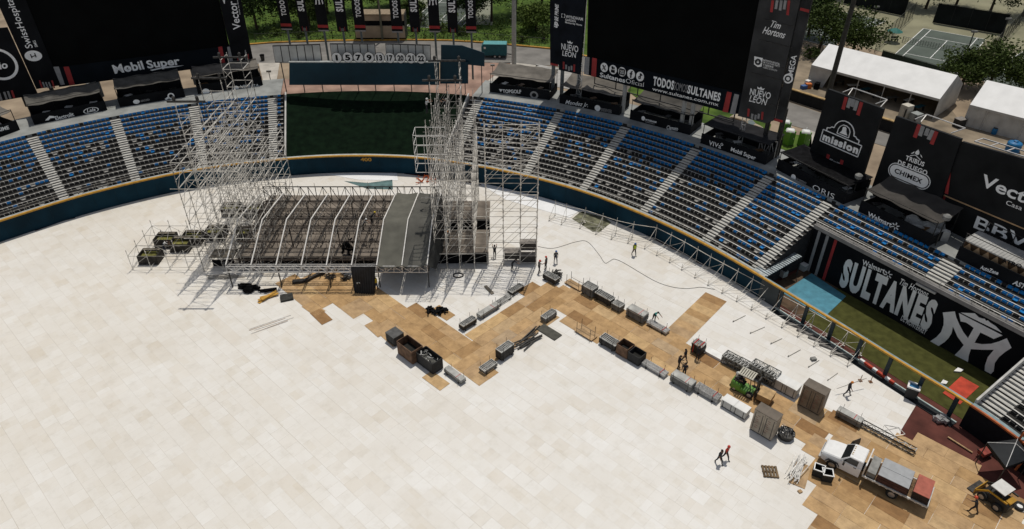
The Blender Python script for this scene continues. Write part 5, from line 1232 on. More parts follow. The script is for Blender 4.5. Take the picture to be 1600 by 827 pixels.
# ================================================================ CARGO
LA=AX; LB2=AX+math.pi/2
cg=M('crate_grey',(.20,.20,.19),.6,.2,var=.25,scale=2); cgl=M('frame_aluminium',(.48,.48,.46),.5,.3,var=.2,scale=2)
redstrap=M('red_strap',(.45,.03,.03),.6,var=.1)
def T_(t,x,y,z): return (x,y,z)
def local(t): return dict(parent=t,world=False)
def frames(label,px,py,ang,L=2.4,W=.9,H=.75,top=cgl,pins=True,strap=False,grp=None,dark=None):
    L*=.9; W*=.88; p=at(px,py,0); t=thing('frame_stack',label,'frame stack',p,ang,grp); n=max(2,int(H/.16)); rr=random.Random(px)
    for s_ in (-1,1): MB().box((s_*L*.32,0,.06),(.1,W,.12)).build('skid',M('timber_skid',(.22,.14,.08),.8,var=.2),t,False)
    for k in range(n):
        z=.16+(H-.16)*k/n; mb=MB(); h=(H-.16)/n*.7; dx=rr.uniform(-.03,.03)
        for s_ in (-1,1): mb.box((dx,s_*(W/2-.03),z+h/2),(L,.06,h)); mb.box((dx+s_*(L/2-.03),0,z+h/2),(.06,W-.12,h))
        for q in np.linspace(-.38,.38,9): mb.box((dx+L*q,0,z+h*.35),(.035,W-.1,h*.45))
        for q in (-.25,0,.25): mb.box((dx,W*q,z+h*.5),(L-.1,.03,h*.4))
        mb.build('frame_layer',top if k==n-1 else (dark or cg),t,False)
    if pins:
        for a in (-.36,.36):
            for b in (-1,1): MB().bar((L*a,b*(W/2+.03),0),(L*a,b*(W/2+.03),H+.42),.018).build('upright_pin',darksteel,t,False)
    if strap:
        for a in (-.28,.28): MB().prism([(L*a-.04,-W/2-.012,.1),(L*a+.04,-W/2-.012,.1),(L*a+.04,-W/2-.012,H+.01),(L*a-.04,-W/2-.012,H+.01)],(0,.006,0)).build('strap',redstrap,t,False); MB().box((L*a,0,H+.008),(.08,W+.02,.012)).build('strap',redstrap,t,False)
    return t
def panelstack(label,px,py,ang,L=2.4,W=1.0,H=.8,top=None,strap=True):
    t=frames(label,px,py,ang,L,W,H-.04,pins=True,strap=False)
    L*=.9; W*=.88
    MB().box((0,0,H),(L-.02,W-.02,.05)).build('top_panel',top or M('dull_panel',(.40,.40,.38),.6,.2,var=.2,scale=1.2),t,False)
    if strap: MB().box((L*.2,0,H+.028),(.05,W+.02,.01)).build('strap',redstrap,t,False)
    return t
def tubes(label,px,py,ang,L=2.5,W=.8,rows=3,m=None):
    p=at(px,py,0); t=thing('tube_rack',label,'tube rack',p,ang); m=m or alum
    for s_ in (-1,1): MB().box((s_*L*.3,0,.07),(.1,W+.1,.14)).build('skid',M('timber_skid',(0,0,0)),t,False)
    for k in range(rows):
        for i in range(6): MB().bar((-L/2+random.uniform(-.05,.05),-W/2+W*(i+.5)/6,.2+.1*k),(L/2,-W/2+W*(i+.5)/6,.2+.1*k),.045,6).build('tube',m if (i+k)%3 else steel,t,False)
    for a in (-.3,.3):
        for b in (-1,1): MB().bar((L*a,b*(W/2+.04),0),(L*a,b*(W/2+.04),.2+.1*rows+.4),.02).build('upright_pin',darksteel,t,False)
    MB().box((L*.3,0,.17+.1*rows),(.05,W+.06,.02)).build('strap',redstrap,t,False); return t
def case(label,px,py,ang,L,W,H,top,side,dx=0,dy=0,marks=True,name='transport_case'):
    p=at(px,py,0); c,s=math.cos(ang),math.sin(ang); p=p+np.array([c*dx-s*dy,s*dx+c*dy,0]); t=thing(name,label,'case',p,ang)
    MB().box((0,0,.06),(L-.06,W-.06,.12)).build('base',darksteel,t,False); mb=MB(); mb.box((0,0,.12+(H-.18)/2),(L,W,H-.18)); mb.build('body',side,t,False)
    MB().box((0,0,H-.03),(L+.03,W+.03,.06)).build('lid',top,t,False)
    for q in (-.33,.33): MB().box((L*q,-W/2-.012,H*.5),(.05,.02,H*.8)).build('edge_strip',M('edge_dark',(.06,.055,.05),.6,var=.1),t,False)
    if marks:
        mb=MB(); rr=random.Random(int(px+dx*10))
        for k in range(7): mb.box((L*(-.1)+rr.uniform(-.12,.12),-W/2-.006,H*(.25+.09*k)),(.22,.006,.05))
        mb.build('faded_mark',M('faded_red',(.22,.09,.07),.8,var=.2),t,False)
    return t
def lattice(label,px,py,ang,L=1.3,W=1.1,H=1.3,dx=0,m=None):
    p=at(px,py,0); c,s=math.cos(ang),math.sin(ang); p=p+np.array([c*dx,s*dx,0]); t=thing('truss_crate',label,'truss crate',p,ang); m=m or cg
    for k in range(2):
        z0=.05+k*(H/2); 
        for s_ in (-1,1):
            mb=MB(); mb.truss((-L/2,s_*W/2,z0),(L/2,s_*W/2,z0),(0,0,1),H/2-.06,.035,3); mb.build('side_truss',m,t,False)
            mb=MB(); mb.truss((s_*L/2,-W/2,z0),(s_*L/2,W/2,z0),(0,0,1),H/2-.06,.035,2); mb.build('end_truss',m,t,False)
        MB().box((0,0,z0+.12),(L-.1,W-.1,.18)).build('inner_floor',M('crate_inner',(.07,.07,.065),.7,var=.2),t,False)
    for k in range(4):
        mb=MB(); x=-L/2+L*k/4; mb.bar((x,-W/2,H-.02),(x+L/4,W/2,H-.02),.03); mb.bar((x+L/4,-W/2,H-.02),(x+L/4,W/2,H-.02),.03); mb.build('top_lattice',cgl,t,False)
    return t
def openbox(label,px,py,ang,L,W,H,m,fill,dx=0,th=.06,name='open_crate',junk=False):
    p=at(px,py,0); c,s=math.cos(ang),math.sin(ang); p=p+np.array([c*dx,s*dx,0]); t=thing(name,label,'crate',p,ang)
    for a,b,d,e in ((-L/2,0,th,W),(L/2,0,th,W),(0,-W/2,L-th,th),(0,W/2,L-th,th)): MB().box((a,b,H/2+.05),(d,e,H)).build('side_panel',m,t,False)
    MB().box((0,0,H*.45),(L-th,W-th,.08)).build('filling',fill,t,False)
    for s_ in (-1,1): MB().box((s_*L*.35,0,.04),(.12,W,.08)).build('skid',M('timber_skid',(0,0,0)),t,False)
    if junk:
        rr=random.Random(int(px))
        for k in range(16): 
            q=V3((rr.uniform(-.4,.4)*L,rr.uniform(-.4,.4)*W,H*.85+rr.uniform(-.05,.15))); d=V3((rr.uniform(-.2,.2),rr.uniform(-.2,.2),rr.uniform(-.05,.1)))
            MB().bar(q-d,q+d,.04).build('metal_fitting',cgl if k%3 else cg,t,False)
    return t
def postpallet(label,px,py,ang,L=2.2,W=.9):
    p=at(px,py,0); t=thing('post_pallet',label,'pallet',p,ang)
    MB().box((0,0,.16),(L,W,.05)).build('deck_board',M('raw_wood',(.42,.28,.15),.8,var=.2,scale=2),t,False)
    for s_ in (-1,0,1): MB().box((s_*L*.4,0,.07),(.1,W,.13)).build('bearer',M('raw_wood',(0,0,0)),t,False)
    for a in (-.38,.38):
        for b in (-1,1): MB().bar((L*a,b*W*.42,.1),(L*a,b*W*.42,1.3),.025).build('upright_pin',darksteel,t,False)
    for b in (-1,1): MB().bar((-L*.38,b*W*.42,.55),(L*.38,b*W*.42,.55),.02).build('side_rail',bronze,t,False)
    return t
def junkheap(name,label,cat,px,py,m,n,rx,ry,h,seed,bar=True,r=.05,l=1.0,ang=None):
    rr=random.Random(seed); c=gz(px,py); mb=MB()
    for k in range(n):
        q=c+V3((rr.uniform(-rx,rx),rr.uniform(-ry,ry),.06+rr.random()*h)); a=(ang+rr.uniform(-.2,.2)) if ang is not None else rr.uniform(0,6.3); d=V3((math.cos(a)*l/2,math.sin(a)*l/2,rr.uniform(-.03,.06)))
        if bar: mb.bar(q-d,q+d,r)
        else: mb.box(q,(l*rr.uniform(.5,1),l*rr.uniform(.3,.8),h*rr.uniform(.4,1)+.05),a)
    return tag(mb.build(name,m),label,cat)
whc=M('case_white',(.74,.74,.72),.5,var=.08,scale=1); whs=M('case_pale_side',(.50,.49,.46),.6,var=.12,scale=1)
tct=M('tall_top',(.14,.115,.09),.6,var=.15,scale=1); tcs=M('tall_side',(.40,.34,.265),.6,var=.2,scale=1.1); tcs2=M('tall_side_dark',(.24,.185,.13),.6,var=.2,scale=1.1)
# leg 1
case('black lidded box at the upper left end of the row of crates',618,533,LA,1.3,1.2,1.1,M('lid_grey',(.09,.09,.088),.6,var=.2),M('box_black',(.025,.025,.025),.7,var=.2),marks=False)
rust=M('rusty_brown',(.15,.085,.05),.8,var=.3,scale=2)
openbox('open brown wooden crate next to the black lidded box',642,556,LA,2.2,1.3,1.5,rust,M('dark_inside',(.02,.02,.018),.9,var=.2))
openbox('black crate heaped with metal fittings beside the brown crate',672,571,LA,2.3,1.2,1.25,M('box_black',(0,0,0)),M('grey_fill',(.12,.12,.11),.8,var=.3),junk=True)
panelstack('grey panel stack next to the crates at the corner of the plywood way',711,590,LA,2.6,.7,.55)
frames('low frame stack on the outer edge just past the corner',763,577,LB2,1.8,.9,.6,strap=False)
frames('tall dark frame stack on the outer edge beside the black beams',789,556,LB2,1.9,.9,1.25,dark=darksteel)
junkheap('beam_bundle','bundle of black steel beams lying on the white floor','beams',824,529,darksteel,12,.5,.9,.25,5,r=.07,l=2.6,ang=LB2-.05)
frames('grey frame stack on the outer edge where the two ways meet',857,498,LB2,1.9,.8,.7)
tag(MB().box(gz(858,519,.06),(2.4,1.1,.08),LA).build('flat_board',M('dark_olive_board',(.07,.068,.055),.7,var=.2)),'flat dark olive board lying on the white floor below the grey frame stack','board')
frames('dark frame stack nearest the corner on the inner edge',731,510,LB2,2.0,.8,.75,dark=darksteel)
panelstack('long low panel stack in the middle of the inner edge',763,489,LB2,3.0,.75,.55)
frames('very low frame stack on the inner edge below the thin scaffold wall',786,471,LB2,2.2,.8,.3)
frames('short dark frame stack at the upper end of the inner edge',806,456,LB2,2.0,.8,.6,dark=darksteel)
frames('dark frame stack at the top where the ways meet, near two helmeted workers',861,439,LA,2.0,.9,.8,dark=darksteel)
junkheap('cable_coil','dark coil of cables heaped behind the frame stack where the ways meet','cables',869,432,darksteel,26,.5,.4,.6,8,r=.07,l=.7)
# leg 3 upper edge
postpallet('empty post pallet at the upper start of the long way',898,447,LA)
frames('grey covered stack, first in the upper row of the long way',921,459,LA,1.6,1.2,1.15,dark=cg)
frames('dark tube frame stack, second in the upper row of the long way',944,471,LA,2.3,.95,.95,dark=darksteel)
frames('small square frame stack, third in the upper row of the long way',965,483,LA,1.2,1.0,.8,strap=False)
panelstack('long stack with grey metal top, fourth in the upper row of the long way',995,497,LA,2.3,1.1,1.0)
tubes('white tube rack beside the worker in teal',1028,514,LA,2.3,.75,3)
frames('black equipment bundle at the foot of the side strip',1090,550,LA,1.2,1.0,1.2,dark=darksteel,strap=True)
tag(MB().box(gz(1121,556,.14),(2.3,.8,.28),LA).build('panel_pack',white),'flat pack of white panels on the upper edge right of the black bundle','panels')
lattice('single low truss crate right of the white panel pack',1150,573,LA,1.3,1.0,.9,-.65); lattice('twin of the single low truss crate, right half',1151,573,LA,1.3,1.0,.9,.68)
lattice('taller truss crate behind the green forklift, left one',1191,592,LA,1.2,1.05,1.35,-.62); lattice('taller truss crate behind the green forklift, right one',1192,592,LA,1.2,1.05,1.35,.62)
case('white topped case, left of two between forklift and tall brown boxes',1227,610,LA,1.05,1.05,1.1,whc,whs,-.54,marks=False); case('white topped case, right of two between forklift and tall brown boxes',1227,610,LA,1.05,1.05,1.1,whc,whs,.54,marks=False)
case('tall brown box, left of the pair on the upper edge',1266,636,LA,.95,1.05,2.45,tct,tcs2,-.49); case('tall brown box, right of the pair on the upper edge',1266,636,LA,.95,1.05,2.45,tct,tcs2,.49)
panelstack('stack with grey metal top above the white truck',1325,657,LA,2.3,.8,.75)
t=thing('lying_truss','long box truss lying along the edge above the truck','truss',at(1377,682,0),LA)
for s_ in (-1,1): MB().truss((-2.6,s_*.22,.08),(2.6,s_*.22,.08),(0,0,1),.42,.035,12).build('side_truss',cg,t,False)
MB().truss((-2.6,-.22,.5),(2.6,-.22,.5),(0,1,0),.44,.035,12).build('top_web',cgl,t,False)
t=thing('wire_frame','bent pale wire frame on the white floor above the lying truss','frame',at(1394,674,0),LA+.4); MB().tube([(-.8,-.3,.03),(-.6,.5,.03),(.5,.6,.05),(.9,-.2,.25),(.2,-.5,.03),(-.8,-.3,.03),(.5,.6,.05)],.025).build('wire',alum,t,False); MB().bar((-.6,.5,.03),(.2,-.5,.03),.025).build('wire',alum,t,False)
# leg 3 lower edge
postpallet('empty post pallet at the lower start of the long way',915,523,LA)
frames('dark frame stack, first in the lower row of the long way',952,541,LA,2.1,1.0,.95,dark=darksteel)
openbox('open brown crate in the lower row of the long way',985,558,LA,1.25,1.1,1.15,rust,M('dark_inside',(0,0,0)),-.68); openbox('black crate in the lower row beside the open brown crate',985,558,LA,1.25,1.1,1.0,M('box_black',(0,0,0)),M('dark_inside',(0,0,0)),.68)
tubes('white tube rack in the lower row below three dark workers',1023,579,LA,2.5,.75,3)
panelstack('long stack with grey metal top in the lower row',1066,602,LA,2.4,1.0,.95)
tubes('rack of steel tubes in the lower row left of the white cases',1105,618,LA,2.3,.85,5,steel)
case('white case, left of the low pair in the lower row',1148,641,LA,1.15,.9,.85,whc,whs,-.58,marks=False); case('white case, right of the low pair in the lower row',1148,641,LA,1.15,.9,.85,whc,whs,.58,marks=False)
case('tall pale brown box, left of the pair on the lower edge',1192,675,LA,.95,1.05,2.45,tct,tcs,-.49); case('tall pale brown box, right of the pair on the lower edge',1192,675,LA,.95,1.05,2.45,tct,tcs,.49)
t=thing('spigot_basket','dark round basket full of upright pale metal pins','basket',at(1227,682,0)); MB().lathe((0,0,0),[(.62,0),(.72,.5),(.70,.5),(.6,.06)],10).build('basket',darksteel,t,False)
rr=random.Random(4)
for k in range(30): a=rr.uniform(0,6.3);d=rr.random()**.5*.62; MB().bar((d*math.cos(a),d*math.sin(a),.2),(d*math.cos(a)+rr.uniform(-.08,.08),d*math.sin(a)+rr.uniform(-.08,.08),.55+rr.random()*.35),.028).build('pin',alum,t,False)
p=at(1250,742,0); ply(p[0],p[1],LB2+.25,'plywood sheet under the pile of loose tubes',None,.035)
junkheap('tube_pile','pile of loose grey tubes left of the truck','tubes',1245,735,steel,34,.45,.55,.35,6,r=.035,l=2.2,ang=LB2+.15)
for lb,x,y,a in (('small black crate with white rim, left of the two before the truck',1277,741,.3),('small black crate with white rim, right of the two before the truck',1290,748,.55)):
    t=openbox(lb,x,y,LA+a,.75,.7,.7,M('box_black',(0,0,0)),M('dark_inside',(0,0,0)),name='milk_crate')
    mb=MB()
    for s_ in (-1,1): mb.box((s_*.37,0,.78),(.08,.8,.06)); mb.box((0,s_*.35,.78),(.7,.08,.06))
    mb.build('rim',white,t,False)
t=thing('wooden_pallet','small wooden pallet lying alone on the white floor','pallet',at(1203,738,0),-.1)
for k in range(5): MB().box((-.5+.25*k,0,.12),(.16,1.1,.03)).build('board',M('pallet_wood',(.16,.11,.06),.85,var=.3),t,False)
for k in (-1,0,1): MB().box((0,k*.48,.05),(1.2,.1,.1)).build('bearer',M('pallet_wood',(0,0,0)),t,False)
tag(MB().box(gz(1250,768,.06),(.3,.25,.12),.4).build('wooden_block',M('raw_wood',(0,0,0))),'tiny wooden block lying on the white floor below the tube pile','block')
tag(MB().box(gz(1271,561,.12),(.5,.35,.24),.2).build('tool_box',cg),'small grey box alone on the white floor near the scaffold run','box')
# things before the stage
junkheap('cable_heap','black heap of cable at the right edge of the stage front way','cables',682,488,blackcloth,30,.9,.35,.35,3,r=.1,l=.7)
junkheap('beam_bundle','long black case bundle on the plywood at the stage front','beams',492,435,M('case_black',(.03,.028,.026),.6,var=.2),3,.12,.15,.25,14,r=.17,l=2.4,ang=.75)
tag(MB().box(gz(466,440,.15),(1.2,.5,.3),.15).build('tool_case',M('case_black',(0,0,0))),'short black case left of the long black case bundle','case')
junkheap('clamp_heap','small heap of dark clamps on the plywood at the stage front','clamps',517,434,darksteel,22,.45,.4,.3,9,r=.05,l=.5)
junkheap('clamp_heap','heap of dark clamps beside the hanging black cloth','clamps',541,436,darksteel,24,.4,.45,.4,10,r=.06,l=.5)
junkheap('canvas_bundle','dark canvas bundle on the white floor left of the plywood','bundle',390,450,blackcloth,14,.7,.3,.3,15,r=.12,l=1.2,ang=-.15)
tag(MB().lathe(gz(389,455,.0),[(.5,0),(.62,.2),(.45,.35)],9).build('black_bag',blackcloth),'round black bag against the dark canvas bundle','bag')
junkheap('canvas_bundle','second dark canvas roll right of the black bag','bundle',419,455,blackcloth,8,.35,.2,.2,16,r=.11,l=1.3,ang=.3)
tag(MB().box(gz(448,465,.1),(1.3,1.1,.2),.35).build('dark_pallet',M('dark_wood',(.045,.045,.04),.8,var=.3)),'square dark pallet on the white floor left of the plywood','pallet')
t=thing('plank_pile','bright yellow planks in an untidy pile on the white floor','planks',at(416,468,0))
for k in range(5): MB().box((rr.uniform(-.3,.3),rr.uniform(-.4,.4),.05+.06*k),(1.9,.32,.05),.7+rr.uniform(-.35,.5)).build('plank',M('yellow_plank',(.55,.30,.05),.7,var=.2),t,False)
t=thing('thin_rods','thin pale rods lying side by side on the white floor','rods',at(427,507,0),.55)
for k in range(5): MB().bar((-1.9+rr.uniform(-.4,.4),-.4+.2*k+rr.uniform(-.1,.1),.03),(1.7+rr.uniform(-.4,.4),-.4+.2*k+rr.uniform(-.1,.1),.03),.02).build('rod',M('pale_rod',(.50,.36,.26),.6,var=.2) if k%2 else alum,t,False)
junkheap('steel_bars','steel bars lying in the shadow of the tall left tower','bars',350,433,scd,9,1.4,.4,.1,18,r=.05,l=2.2,ang=.05)
c=gz(716,431); mb=MB(); V=[];n=24
for k in range(n): mb.bar(c+V3((.55*math.cos(2*math.pi*k/n),.4*math.sin(2*math.pi*k/n),.08)),c+V3((.55*math.cos(2*math.pi*(k+1)/n),.4*math.sin(2*math.pi*(k+1)/n),.08)),.07)
tag(mb.build('hose_ring',darksteel),'black ring of coiled hose on the white floor right of the covered bays','hose')
tag(MB().box(gz(764,453,.06),(.35,1.6,.08),.55).build('grey_plank',M('grey_plank',(.16,.14,.11))),'grey plank lying alone in the lattice of scaffold shadows','plank')
MBt=thing('safety_barrier','red and white barrier strip lying along the floor edge by the bullpen fence','barrier',at(1370,578,0))
for k in range(8):
    a=V3(tuple(at(1344+k*6.6,562+k*4.6,.15))); b=V3(tuple(at(1344+(k+1)*6.6,562+(k+1)*4.6,.15))); MB().bar(a,b,.17).build('barrier_section',M('barrier_red',(.50,.06,.03),.6,var=.2) if k%3 else white,MBt)
for k in range(5):
    c=gz(1240+k*18,508+k*11.5,.1); tag(MB().box(c,(1.6,.3,.16),-.62).build('grey_board',M('board_grey_a',(.20,.19,.18),.8,var=.3)),'short grey board in the gap between white floor and bullpen fence','board','boards along the bullpen fence')
t=thing('wheelie_bin','black wheeled bin with blue and white top by the bullpen fence','bin',at(1421,620,0),LA+.2)
MB().prism([(-.42,-.36,.1),(.42,-.36,.1),(.42,.36,.1),(-.42,.36,.1)],(0,0,1.15)).build('body',M('bin_black',(.02,.02,.022),.5,var=.1),t,False); mb=MB()
for s_ in (-1,1): mb.box((s_*.44,0,1.3),(.14,.9,.14)); mb.box((0,s_*.38,1.3),(.74,.14,.14))
mb.build('white_rim',white,t,False); MB().box((0,0,1.25),(.74,.62,.06)).build('blue_liner',M('blue_bag',(.05,.22,.42),.4,var=.25,scale=3),t,False)
for s_ in (-1,1): MB().bar((s_*.3-.05,.4,.12),(s_*.3+.05,.4,.12),.12,10).build('wheel',darksteel,t,False)
junkheap('plastic_sheet','crumpled shiny sheet on the dark red ground','sheet',1467,656,M('foil',(.5,.5,.5),.25,.6,var=.3),10,.35,.3,.3,20,bar=False,l=.6)
tag(MB().box(gz(1500,695,.06),(.12,2.0,.08),.62).build('timber_batten',M('raw_wood',(0,0,0))),'pale timber batten on the dark red ground','batten')
tag(MB().box(gz(1583,788,.1),(3.2,.5,.14),LA+.05).build('white_kerb',white),'white kerb strip at the lower right corner behind the yellow loader','strip')
t=thing('spare_tyre','black tyre lying beside the white strip at the lower right','tyre',at(1592,793,0)); 
mb=MB(); V=[];Fc=[];n=16;m_=8
for i in range(n):
    for j in range(m_): a=2*math.pi*i/n;b=2*math.pi*j/m_; V.append(((.32+.13*math.cos(b))*math.cos(a),(.32+.13*math.cos(b))*math.sin(a),.14+.13*math.sin(b)))
for i in range(n):
    for j in range(m_): Fc.append((i*m_+j,((i+1)%n)*m_+j,((i+1)%n)*m_+(j+1)%m_,i*m_+(j+1)%m_))
mb.add(V,Fc).build('tyre',M('rubber',(.03,.03,.03)),t,False)
# ================================================================ VEHICLES
tyre=M('tyre_rubber',(.022,.022,.022),.85,var=.15); rimm=M('wheel_rim',(.42,.42,.42),.35,.6,var=.1); glass=M('dark_glass',(.012,.015,.017),.08,var=0,spec=.6); carw=M('white_car_paint',(.78,.78,.77),.25,var=.03,spec=.5)
def wheel(t,x,y,r=.4,w=.28):
    o=MB().lathe((0,0,-w/2),[(r*.6,0),(r*.95,0),(r,w*.2),(r,w*.8),(r*.95,w),(r*.6,w)],18)
    M4=Matrix.Rotation(math.pi/2,3,'X'); o.v=[tuple(M4@V3(v)+V3((x,y,r))) for v in o.v]; wh=o.build('wheel',tyre,t,False)
    o=MB().lathe((0,0,-w/2-.01),[(r*.25,-.02),(r*.58,.0),(r*.6,w+.02),(r*.25,w+.04)],14); o.v=[tuple(M4@V3(v)+V3((x,y,r))) for v in o.v]; o.build('rim',rimm,wh,False)
def loft(t,name,secs,mat,smooth=False):
    # sections: list of (x, [(y,z)...]) joined into a shell
    V=[];Fc=[];k=len(secs[0][1])
    for x,pr in secs: V+=[(x,y,z) for y,z in pr]
    for i in range(len(secs)-1):
        for j in range(k): Fc.append((i*k+j,i*k+(j+1)%k,(i+1)*k+(j+1)%k,(i+1)*k+j))
    Fc.append(tuple(range(k))[::-1]); Fc.append(tuple(range((len(secs)-1)*k,len(secs)*k)))
    return MB().add(V,Fc).build(name,mat,t,False,smooth)
def sec(w,z0,z1,tp=1.0,r=.08): 
    w2=w*tp; return [(-w,z0),(w,z0),(w,z1-(z1-z0)*.35),(w2,z1-r),(w2-r,z1),(-w2+r,z1),(-w2,z1-r),(-w,z1-(z1-z0)*.35)]
fw=at(1301,727,.4);rw=at(1391,771,.4); d=(fw-rw)[:2]; dn=d/np.linalg.norm(d); ang=math.atan2(dn[1],dn[0]); wbase=4.45
lat=np.array([dn[1],-dn[0]])   # to the right hand of travel
if lat[1]>0: lat=-lat
mid=(fw+rw)/2; org=np.array([*(mid[:2]-lat*.95),0]); side=1 if (np.array([-math.sin(ang),math.cos(ang)])@lat)>0 else -1
t=thing('flatbed_truck','white flatbed truck with an open door parked on the plywood','truck',org,ang)
fx=wbase/2; 
loft(t,'hood',[(fx+.98,sec(.72,.62,1.08,.9)),(fx+.90,sec(.88,.5,1.18,.92)),(fx+.5,sec(.96,.45,1.28,.92)),(fx-.15,sec(.98,.45,1.36,.93)),(fx-.45,sec(.98,.45,1.38,.93))],carw,False)
loft(t,'cab_body',[(fx-.45,sec(.98,.42,1.36,.97)),(fx-1.6,sec(.99,.42,1.38,.98)),(fx-2.0,sec(.99,.42,1.38,.98))],carw)
loft(t,'cab_roof',[(fx-.95,[(-.80,1.84),(.80,1.84),(.80,1.88),(.74,1.92),(.7,1.93),(-.7,1.93),(-.74,1.92),(-.80,1.88)]),(fx-1.2,[(-.82,1.84),(.82,1.84),(.82,1.92),(.76,1.97),(.7,1.98),(-.7,1.98),(-.76,1.97),(-.82,1.92)]),(fx-1.9,[(-.82,1.84),(.82,1.84),(.82,1.92),(.76,1.97),(.7,1.98),(-.7,1.98),(-.76,1.97),(-.82,1.92)]),(fx-1.98,[(-.80,1.84),(.80,1.84),(.80,1.88),(.74,1.92),(.7,1.93),(-.7,1.93),(-.74,1.92),(-.80,1.88)])],carw)
for q in (.45,.25,0,-.25,-.45): MB().box((fx-1.05,q,1.97),(.1,.05,.05)).build('roof_lamp',M('lamp_amber',(.45,.28,.08),.4,var=0),t,False)
MB().add([(fx-.42,-.86,1.37),(fx-.42,.86,1.37),(fx-.93,.76,1.86),(fx-.93,-.76,1.86),(fx-.44,-.86,1.35),(fx-.44,.86,1.35),(fx-.95,.76,1.84),(fx-.95,-.76,1.84)],[(0,1,2,3),(7,6,5,4),(0,4,5,1),(1,5,6,2),(2,6,7,3),(3,7,4,0)]).build('windscreen',glass,t,False)
MB().add([(fx-1.99,-.86,1.39),(fx-1.99,.86,1.39),(fx-1.97,.78,1.85),(fx-1.97,-.78,1.85)],[(3,2,1,0)]).build('rear_window',glass,t,False)
for s_ in (-1,1):
    MB().add([(fx-.62,s_*.955,1.38),(fx-1.66,s_*.965,1.39),(fx-1.66,s_*.83,1.84),(fx-1.02,s_*.82,1.84)],[(0,1,2,3) if s_<0 else (3,2,1,0)]).build('side_window',glass,t,False)
    MB().prism([(fx-1.66,s_*.96,1.37),(fx-1.99,s_*.96,1.38),(fx-1.97,s_*.82,1.86),(fx-1.66,s_*.82,1.86)],(0,-s_*.05,0)).build('door_pillar',carw,t,False)
    MB().prism([(fx-.40,s_*.93,1.36),(fx-.58,s_*.94,1.38),(fx-1.0,s_*.82,1.86),(fx-.92,s_*.80,1.86)],(0,-s_*.04,0)).build('front_pillar',carw,t,False)
    m_=MB().box((fx-.75,s_*1.25,1.45),(.14,.22,.3)).build('mirror',darksteel,t,False); MB().bar((fx-.72,s_*.95,1.3),(fx-.75,s_*1.2,1.4),.03).build('mirror_arm',darksteel,m_,False)
    MB().box((fx-1.55,s_*1.0,1.2),(.2,.03,.05)).build('door_handle',darksteel,t,False)
    MB().box((fx+.93,s_*.66,.98),(.12,.3,.22)).build('headlight',M('lamp_glass',(.55,.57,.58),.15,var=0),t,False)
    wheel(t,fx,s_*.86,.42,.3); wheel(t,-fx,s_*.84,.42,.45)
    loft(t,'wheel_arch',[(fx+.55,[(s_*.86,.5),(s_*1.04,.5),(s_*1.04,.55),(s_*.9,.6)]),(fx+.35,[(s_*.86,.8),(s_*1.05,.8),(s_*1.05,.9),(s_*.9,.95)]),(fx-.35,[(s_*.86,.8),(s_*1.05,.8),(s_*1.05,.9),(s_*.9,.95)]),(fx-.55,[(s_*.86,.5),(s_*1.04,.5),(s_*1.04,.55),(s_*.9,.6)])],M('arch_dark',(.02,.02,.02),.8,var=0),False)
MB().box((fx+.98,0,.85),(.08,1.1,.3)).build('grille',darksteel,t,False); MB().box((fx+1.02,0,.52),(.16,1.75,.2)).build('bumper',rimm,t,False)
# open far side door
MB().prism([(fx-.62,-side*1.0,.5),(fx-.62,-side*1.0,1.35),(fx-.70,-side*1.05,1.82),(fx-1.1,-side*1.75,1.82),(fx-1.15,-side*1.85,1.35),(fx-1.15,-side*1.85,.5)],(.05,.03,0)).build('open_door',M('door_inner',(.06,.06,.06),.6,var=.1),t,False)
# bed
MB().box((-.95,0,.80),(fx*2-.35,.9,.16)).build('chassis',darksteel,t,False)
x0,x1=fx-2.25,-fx-2.3
for k in range(11): MB().box(((x0+x1)/2,-1.02+2.04*(k+.5)/11,.97),(x0-x1,2.04/11-.015,.06)).build('bed_plank',M('bed_wood',(.17,.105,.055),.8,var=.35,scale=3),t,False)
for s_ in (-1,1):
    MB().box(((x0+x1)/2,s_*1.08,.93),(x0-x1+.1,.1,.14)).build('side_rail',M('rail_white',(.55,.55,.53),.5,.2,var=.15,scale=3),t,False)
    for k in range(9): MB().box((x0-(x0-x1)*(k+.5)/9,s_*1.14,.9),(.14,.05,.1)).build('stake_pocket',alum,t,False)
MB().box((x1-.03,0,.9),(.1,2.2,.2)).build('tail_board',M('rail_white',(0,0,0)),t,False)
mb=MB(); 
for q in (-1.02,1.02): mb.bar((x0+.05,q,.95),(x0+.05,q,2.0),.06)
for z in (1.2,1.6,2.0): mb.bar((x0+.05,-1.02,z),(x0+.05,1.02,z),.06)
mb.build('headache_rack',alum,t,False); MB().box((x0-.45,0,1.25),(.6,1.9,.45)).build('tool_locker',M('locker_grey',(.22,.22,.21),.5,.3,var=.15),t,False)
# load
tx=Matrix.Translation(V3(tuple(org)))@Matrix.Rotation(ang,4,'Z')
def onbed(label,xc,yc,z,L,W,n,side_m,top_m,name,two=False):
    q=tx@V3((xc,yc,0)); g=thing(name,label,'panel stack',(q.x,q.y,z),ang)
    h=.095
    for k in range(n): MB().box((random.uniform(-.02,.02),random.uniform(-.02,.02),h*(k+.5)),(L,W,h-.012)).build('panel',side_m,g,False)
    if two:
        for s_ in (-1,1): MB().box((0,s_*W/4,h*n+.02),(L,W/2-.03,.04)).build('top_panel',top_m,g,False)
    else: MB().box((0,0,h*n+.02),(L,W,.04)).build('top_panel',top_m,g,False)
    return g
brn=M('brown_panel_edge',(.075,.03,.022),.7,var=.2)
onbed('stack of panels with two grey topped sheets on the truck bed',x0-1.95,0,1.0,2.15,2.0,7,brn,M('grey_sheet',(.33,.34,.35),.6,var=.06),'panel_load',True)
